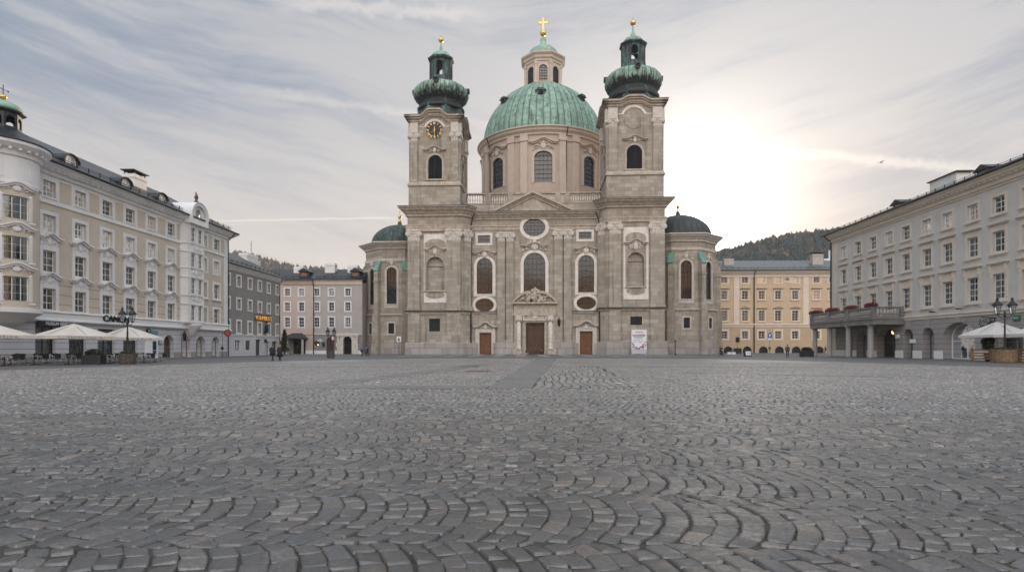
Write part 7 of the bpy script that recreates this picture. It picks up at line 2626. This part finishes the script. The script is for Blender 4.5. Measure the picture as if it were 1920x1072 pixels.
def person(px, Y, hgt, face, label, top, legs, hair, pose='walk', coat=0.0, hat=None, extra=None, group=None, stride=.22):
    t = empty('person', ((px - CX) / F * Y, Y, 0), face, label, 'person')
    k = hgt / 1.75
    s = stride if pose == 'walk' else .04
    V = lambda x, y, z: Vector((x, y, z)) * k
    dz = 0
    if pose in ('sit', 'ride'): dz = -.42 if pose == 'sit' else .0
    J = dict(pel=V(0, 0, .95 + dz), spi=V(0, -.02, 1.18 + dz), che=V(0, -.02, 1.36 + dz), neck=V(0, -.03, 1.49 + dz), jaw=V(0, -.05, 1.56 + dz), head=V(0, -.05, 1.65 + dz), crown=V(0, -.04, 1.735 + dz))
    for q, a in (('l', 1), ('r', -1)):
        f_ = s * a
        J['sh' + q] = V(a * .19, -.01, 1.42 + dz)
        J['el' + q] = V(a * .25, .06 * 1 + f_ * .35, 1.15 + dz); J['wr' + q] = V(a * .24, -.06 + f_ * .7, .93 + dz); J['ha' + q] = V(a * .235, -.09 + f_ * .8, .85 + dz)
        J['hip' + q] = V(a * .10, 0, .92 + dz)
        if pose == 'walk':
            J['kn' + q] = V(a * .105, -f_ * .55 - .05, .50); J['an' + q] = V(a * .10, -f_ * 1.15 + .02, .09); J['toe' + q] = V(a * .12, -f_ * 1.15 - .16, .035)
        elif pose == 'sit':
            J['kn' + q] = V(a * .14, -.42, .52); J['an' + q] = V(a * .13, -.46, .09); J['toe' + q] = V(a * .14, -.64, .035); J['wr' + q] = V(a * .16, -.28, .68); J['ha' + q] = V(a * .13, -.38, .64); J['el' + q] = V(a * .25, .0, .76)
        else:
            J['kn' + q] = V(a * .12, -.34, .78 - a * .1); J['an' + q] = V(a * .11, -.16, .35 - a * .14); J['toe' + q] = V(a * .12, -.34, .31 - a * .14); J['wr' + q] = V(a * .24, -.52, 1.12); J['ha' + q] = V(a * .25, -.6, 1.10); J['el' + q] = V(a * .27, -.24, 1.2)
    rad = dict(pel=.125, spi=.115, che=.135, neck=.055, jaw=.07, head=.088, crown=.06, sh=.06, el=.042, wr=.03, ha=.038, hip=.085, kn=.055, an=.038, toe=.035)
    names = list(J)
    ED = [('pel', 'spi'), ('spi', 'che'), ('che', 'neck'), ('neck', 'jaw'), ('jaw', 'head'), ('head', 'crown')]
    for q in 'lr': ED += [('che', 'sh' + q), ('sh' + q, 'el' + q), ('el' + q, 'wr' + q), ('wr' + q, 'ha' + q), ('pel', 'hip' + q), ('hip' + q, 'kn' + q), ('kn' + q, 'an' + q), ('an' + q, 'toe' + q)]
    getr = lambda n_: rad.get(n_, rad.get(n_[:-1])) * k
    vs = [J[n_] for n_ in names]; rs_ = [getr(n_) for n_ in names]
    es = [(names.index(a), names.index(b_)) for a, b_ in ED]
    for q, a in (('l', 1), ('r', -1)):      # fingers and thumb
        hi = names.index('ha' + q); d_ = (J['ha' + q] - J['wr' + q]).normalized()
        for i, ln in enumerate((.07, .08, .075, .06)):
            b0 = J['ha' + q] + d_ * .03 * k + Vector((0, (i - 1.5) * .021 * k, 0)); e0 = b0 + d_ * ln * .55 * k; e1 = e0 + (d_ + Vector((-a * .5, -.1, 0))).normalized() * ln * .45 * k
            n0 = len(vs); vs += [b0, e0, e1]; rs_ += [.010 * k, .0095 * k, .008 * k]; es += [(hi, n0), (n0, n0 + 1), (n0 + 1, n0 + 2)]
        b0 = J['ha' + q] + Vector((-a * .02, -.035, 0)) * k; n0 = len(vs); vs += [b0, b0 + (d_ * .04 + Vector((0, -.015, 0))) * k]; rs_ += [.012 * k, .009 * k]; es += [(hi, n0), (n0, n0 + 1)]
    n0 = len(vs); vs.append(J['head'] + V(0, -.10, -.03)); rs_.append(.018 * k); es.append((names.index('head'), n0))   # nose
    body = skin(vs, es, rs_, M['skin'], 'body', t, names.index('pel'))

    def wear(nm, nn, grow, mat):
        idx = [names.index(q) for q in nn]
        ee = [(nn.index(a), nn.index(b_)) for a, b_ in ED if a in nn and b_ in nn]
        return skin([vs[i] for i in idx], ee, [rs_[i] * grow + .008 * k for i in idx], mat, nm, t, 0)
    wear('jacket', ['pel', 'spi', 'che', 'shl', 'ell', 'wrl', 'shr', 'elr', 'wrr'], 1.18, top)
    wear('trousers', ['pel', 'hipl', 'knl', 'anl', 'hipr', 'knr', 'anr'], 1.16, legs)
    for q in 'lr':
        b = MB(); p = J['an' + q]; e = J['toe' + q]; b.tube([p + V(0, .05, -.045), p + V(0, -.03, -.045), e + V(0, 0, .01), e + V(0, -.05, .0)], [.045 * k, .05 * k, .045 * k, .03 * k], 8); b.build('shoe', M['iron'], t)
    b = MB(); c = J['head'] + V(0, .018, .025); b.ell(c, (.092 * k, .098 * k, .10 * k), 10, 7)
    b.ell(c + V(0, .05, -.06), (.08 * k, .06 * k, .09 * k), 8, 5); b.build('hair', hair, t)
    for q in (-1, 1):
        b = MB(); b.ell(J['head'] + V(q * .032, -.082, .0), (.011 * k, .008 * k, .008 * k), 6, 4); b.build('eye', M['iron'], body)
    b = MB(); b.ell(J['jaw'] + V(0, -.066, .012), (.022 * k, .008 * k, .006 * k), 6, 4); b.build('mouth', M['signred'], body)
    if coat:
        b = MB(); z1_ = J['che'].z; b.lathe([(.19 * k + .02, z1_), (.21 * k, J['pel'].z), (.27 * k + coat * .08, J['pel'].z - coat * .45 * k), (.25 * k, J['pel'].z - coat * .45 * k - .01)], 14, (0, 0), lambda a_, i, z: 1 + .05 * math.sin(a_ * 5)); b.build('coat', top, t)
    if hat:
        b = MB(); c = J['crown']; b.lathe([(.15 * k, c.z - .05), (.15 * k, c.z - .03), (.10 * k, c.z - .02), (.10 * k, c.z + .07), (.05 * k, c.z + .10)], 14, (c.x, c.y)); b.build('hat', hat, t)
    if extra == 'bag':
        b = MB(); b.ell(J['che'] + V(0, .2, -.1), (.16 * k, .12 * k, .24 * k), 10, 7); b.build('backpack', M['iron'], t)
    if extra == 'scarf':
        b = MB(); b.lathe([(.085 * k, J['neck'].z - .06), (.12 * k, J['neck'].z - .03), (.11 * k, J['neck'].z + .03), (.08 * k, J['neck'].z + .05)], 12, (0, -.03 * k)); b.build('scarf', plain('orange scarf', (.45, .08, .03), .8), t)
    return t


black = plain('black cloth', (.014, .014, .016), .85); navy = plain('navy cloth', (.02, .03, .075), .8); blu = plain('blue cloth', (.04, .08, .28), .8); paleblue = plain('pale blue cloth', (.13, .17, .29), .8)
dark = plain('dark trousers', (.02, .02, .022), .85); brown = plain('brown hair', (.05, .03, .018), .7); blond = plain('blond hair', (.32, .22, .08), .7); greenhat = plain('olive hat', (.09, .10, .03), .8)
denim = plain('denim', (.04, .06, .11), .8); beigec = plain('beige cloth', (.40, .34, .27), .8); greyc = plain('light grey cloth', (.42, .43, .45), .8)
person(511, 60.5, 1.74, PI * .95, 'person in a wide black coat and olive hat walking past the grey house', black, dark, brown, coat=.9, hat=greenhat)
person(525, 60.5, 1.70, PI * 1.05, 'person in a long black coat with orange scarf and blond hair', black, dark, blond, coat=1.1, extra='scarf', stride=.16)
person(678.5, 92, 1.62, PI * .9, 'person in a bright blue hooded jacket beside the left chapel wall', blu, dark, blu)
person(688.5, 92, 1.70, -PI * .8, 'person in a pale blue jacket with a shoulder bag beside the left chapel', paleblue, dark, brown, extra='bag')
person(1476.5, 79, 1.80, PI * .85, 'person in a navy jacket striding across the square before the yellow palace', navy, navy, brown, stride=.3)
person(1443, 138, 1.75, PI * .7, 'person in black top and beige trousers near the blue sign', black, beigec, brown)
person(1548, 128, 1.75, PI, 'person in black standing behind the balcony columns', black, dark, brown, pose='stand')
person(1374, 118, 1.75, -PI * .4, 'person in a pale blue top sitting by the chapel corner', paleblue, dark, brown, pose='sit')
person(986.5, 113.5, 1.6, PI * .4, 'person in dark clothes crouching by the main church door', black, dark, brown, pose='sit')
person(1015.5, 97, 1.18, PI, 'small child in blue standing before the main church door', navy, navy, brown, pose='stand')
t = empty('seat_block', ((1369 - CX) / F * 118, 118, 0), 0, 'light grey stone seat block by the chapel corner', 'seat')
b = MB(); b.prism([(-.55, 0), (1.0, 0), (1.0, .46), (.9, .5), (-.45, .5), (-.55, .46)], .0 - .3, .3); b.build('block', M['white'], t)
t2 = empty('step_block', ((986.5 - CX) / F * 113.5, 113.5, 0), 0, 'low stone step under the crouching person at the church door', 'step')
b = MB(); b.prism([(-.5, 0), (.5, 0), (.5, .40), (.45, .44), (-.45, .44), (-.5, .40)], -.2, .25); b.build('block', M['granite'], t2)
# cyclist
cx_, cy_ = 1351.5, 92
person(cx_, cy_, 1.75, 0.15, 'person in black riding a bicycle past the right chapel', black, dark, brown, pose='ride')
t = empty('bicycle', ((cx_ - CX) / F * cy_, cy_, 0), 0.15, 'black bicycle ridden past the right chapel', 'bicycle')
for yy in (-.55, .5):
    b = MB(); b.M = TR(0, yy, .34, PI / 2)
    b.ring(disc(.30, 24), disc(.34, 24), -.018, .018); wl = b.build('wheel', M['iron'], t)
    b = MB(); b.M = TR(0, yy, .34, PI / 2)
    for i in range(9): b.tube([(0, 0, 0), (.3 * math.cos(2 * PI * i / 9), 0, .3 * math.sin(2 * PI * i / 9))], .003, 3)
    b.build('spokes', M['alu'], wl)
b = MB()
for a, c in (((0, .5, .34), (0, .08, .30)), ((0, .08, .30), (0, .18, .85)), ((0, .5, .34), (0, .16, .78)), ((0, .16, .78), (0, -.42, .85)), ((0, .08, .3), (0, -.44, .78)), ((0, -.40, .98), (0, -.55, .34))): b.tube([a, c], .02, 6)
b.build('frame', M['iron'], t)
b = MB(); b.tube([(-.28, -.52, 1.06), (-.15, -.42, 1.02), (.15, -.42, 1.02), (.28, -.52, 1.06)], .015, 6); b.build('handlebar', M['alu'], t)
b = MB(); b.ell((0, .18, .88), (.08, .14, .04), 8, 5); b.build('saddle', M['iron'], t)
b = MB(); b.tube([(-.14, .08, .20), (-.05, .08, .2), (-.05, .08, .4), (.05, .08, .2), (.14, .08, .40)], .012, 5); b.build('pedals', M['iron'], t)
# bird
t = empty('bird', ((1652 - CX) / F * 70, 70, H + (HY - 305) / F * 70), .4, 'small dark bird gliding high above the blue grey house', 'bird')
b = MB(); b.tube([(-.28, 0, 0), (-.15, 0, .02), (.05, 0, .03), (.16, 0, .05), (.24, 0, .04)], [.02, .06, .08, .05, .01], 8)
for s in (-1, 1):
    b.poly([(.08, s * .05, .04), (-.08, s * .05, .04), (-.12, s * .3, .14), (-.06, s * .52, .10), (.02, s * .34, .16)])
b.build('body', M['gutter'], t)

# ------------------------------------------------------------------ evening air
HAZE = .00026
b = MB(); b.box(-1900, -1000, -1.0, 1900, 1700, 190)
hz = b.build('haze', [])
hz['kind'] = 'stuff'
m = bpy.data.materials.new('evening air'); m.use_nodes = True
n = N(m.node_tree); n.n.remove(n.n['Principled BSDF'])
pv = n.new('ShaderNodeVolumePrincipled', {'Color': (.86, .89, .95, 1), 'Density': HAZE, 'Anisotropy': .2})
n.l.new(pv.outputs[0], n.n['Material Output'].inputs['Volume'])
hz.data.materials.append(m)

# ------------------------------------------------------------------ round iron covers let into the paving
M['rust'] = plain('rusty iron', (.13, .075, .055), .55, metal=.3, var=.35, scale=6)
for px, py, r_, lab in ((895, 697.5, 1.0, 'large rusty round cover in the paving left of the slab path'), (990, 674, .9, 'small far rusty round cover on the axis of the church door')):
    gx0, gy0 = gp(px, py)
    t = empty('drain_cover', (gx0, gy0, .036), 0, lab, 'drain cover')
    b = MB(); b.lathe([(r_ * .82, 0), (r_ * .82, .012), (r_ * .3, .016), (.02, .016)], 40, smooth=False)
    for i in range(8):
        b.M = TR(0, 0, 0, i * PI / 4); b.box(-.03, -r_ * .8, .012, .03, -r_ * .2, .022)
    b.M = None
    b.build('lid', M['rust'], t)
    b = MB(); b.lathe([(r_, -.03), (r_, .006), (r_ * .86, .01), (r_ * .86, -.03)], 40, smooth=False); b.build('rim', M['granite'], t)
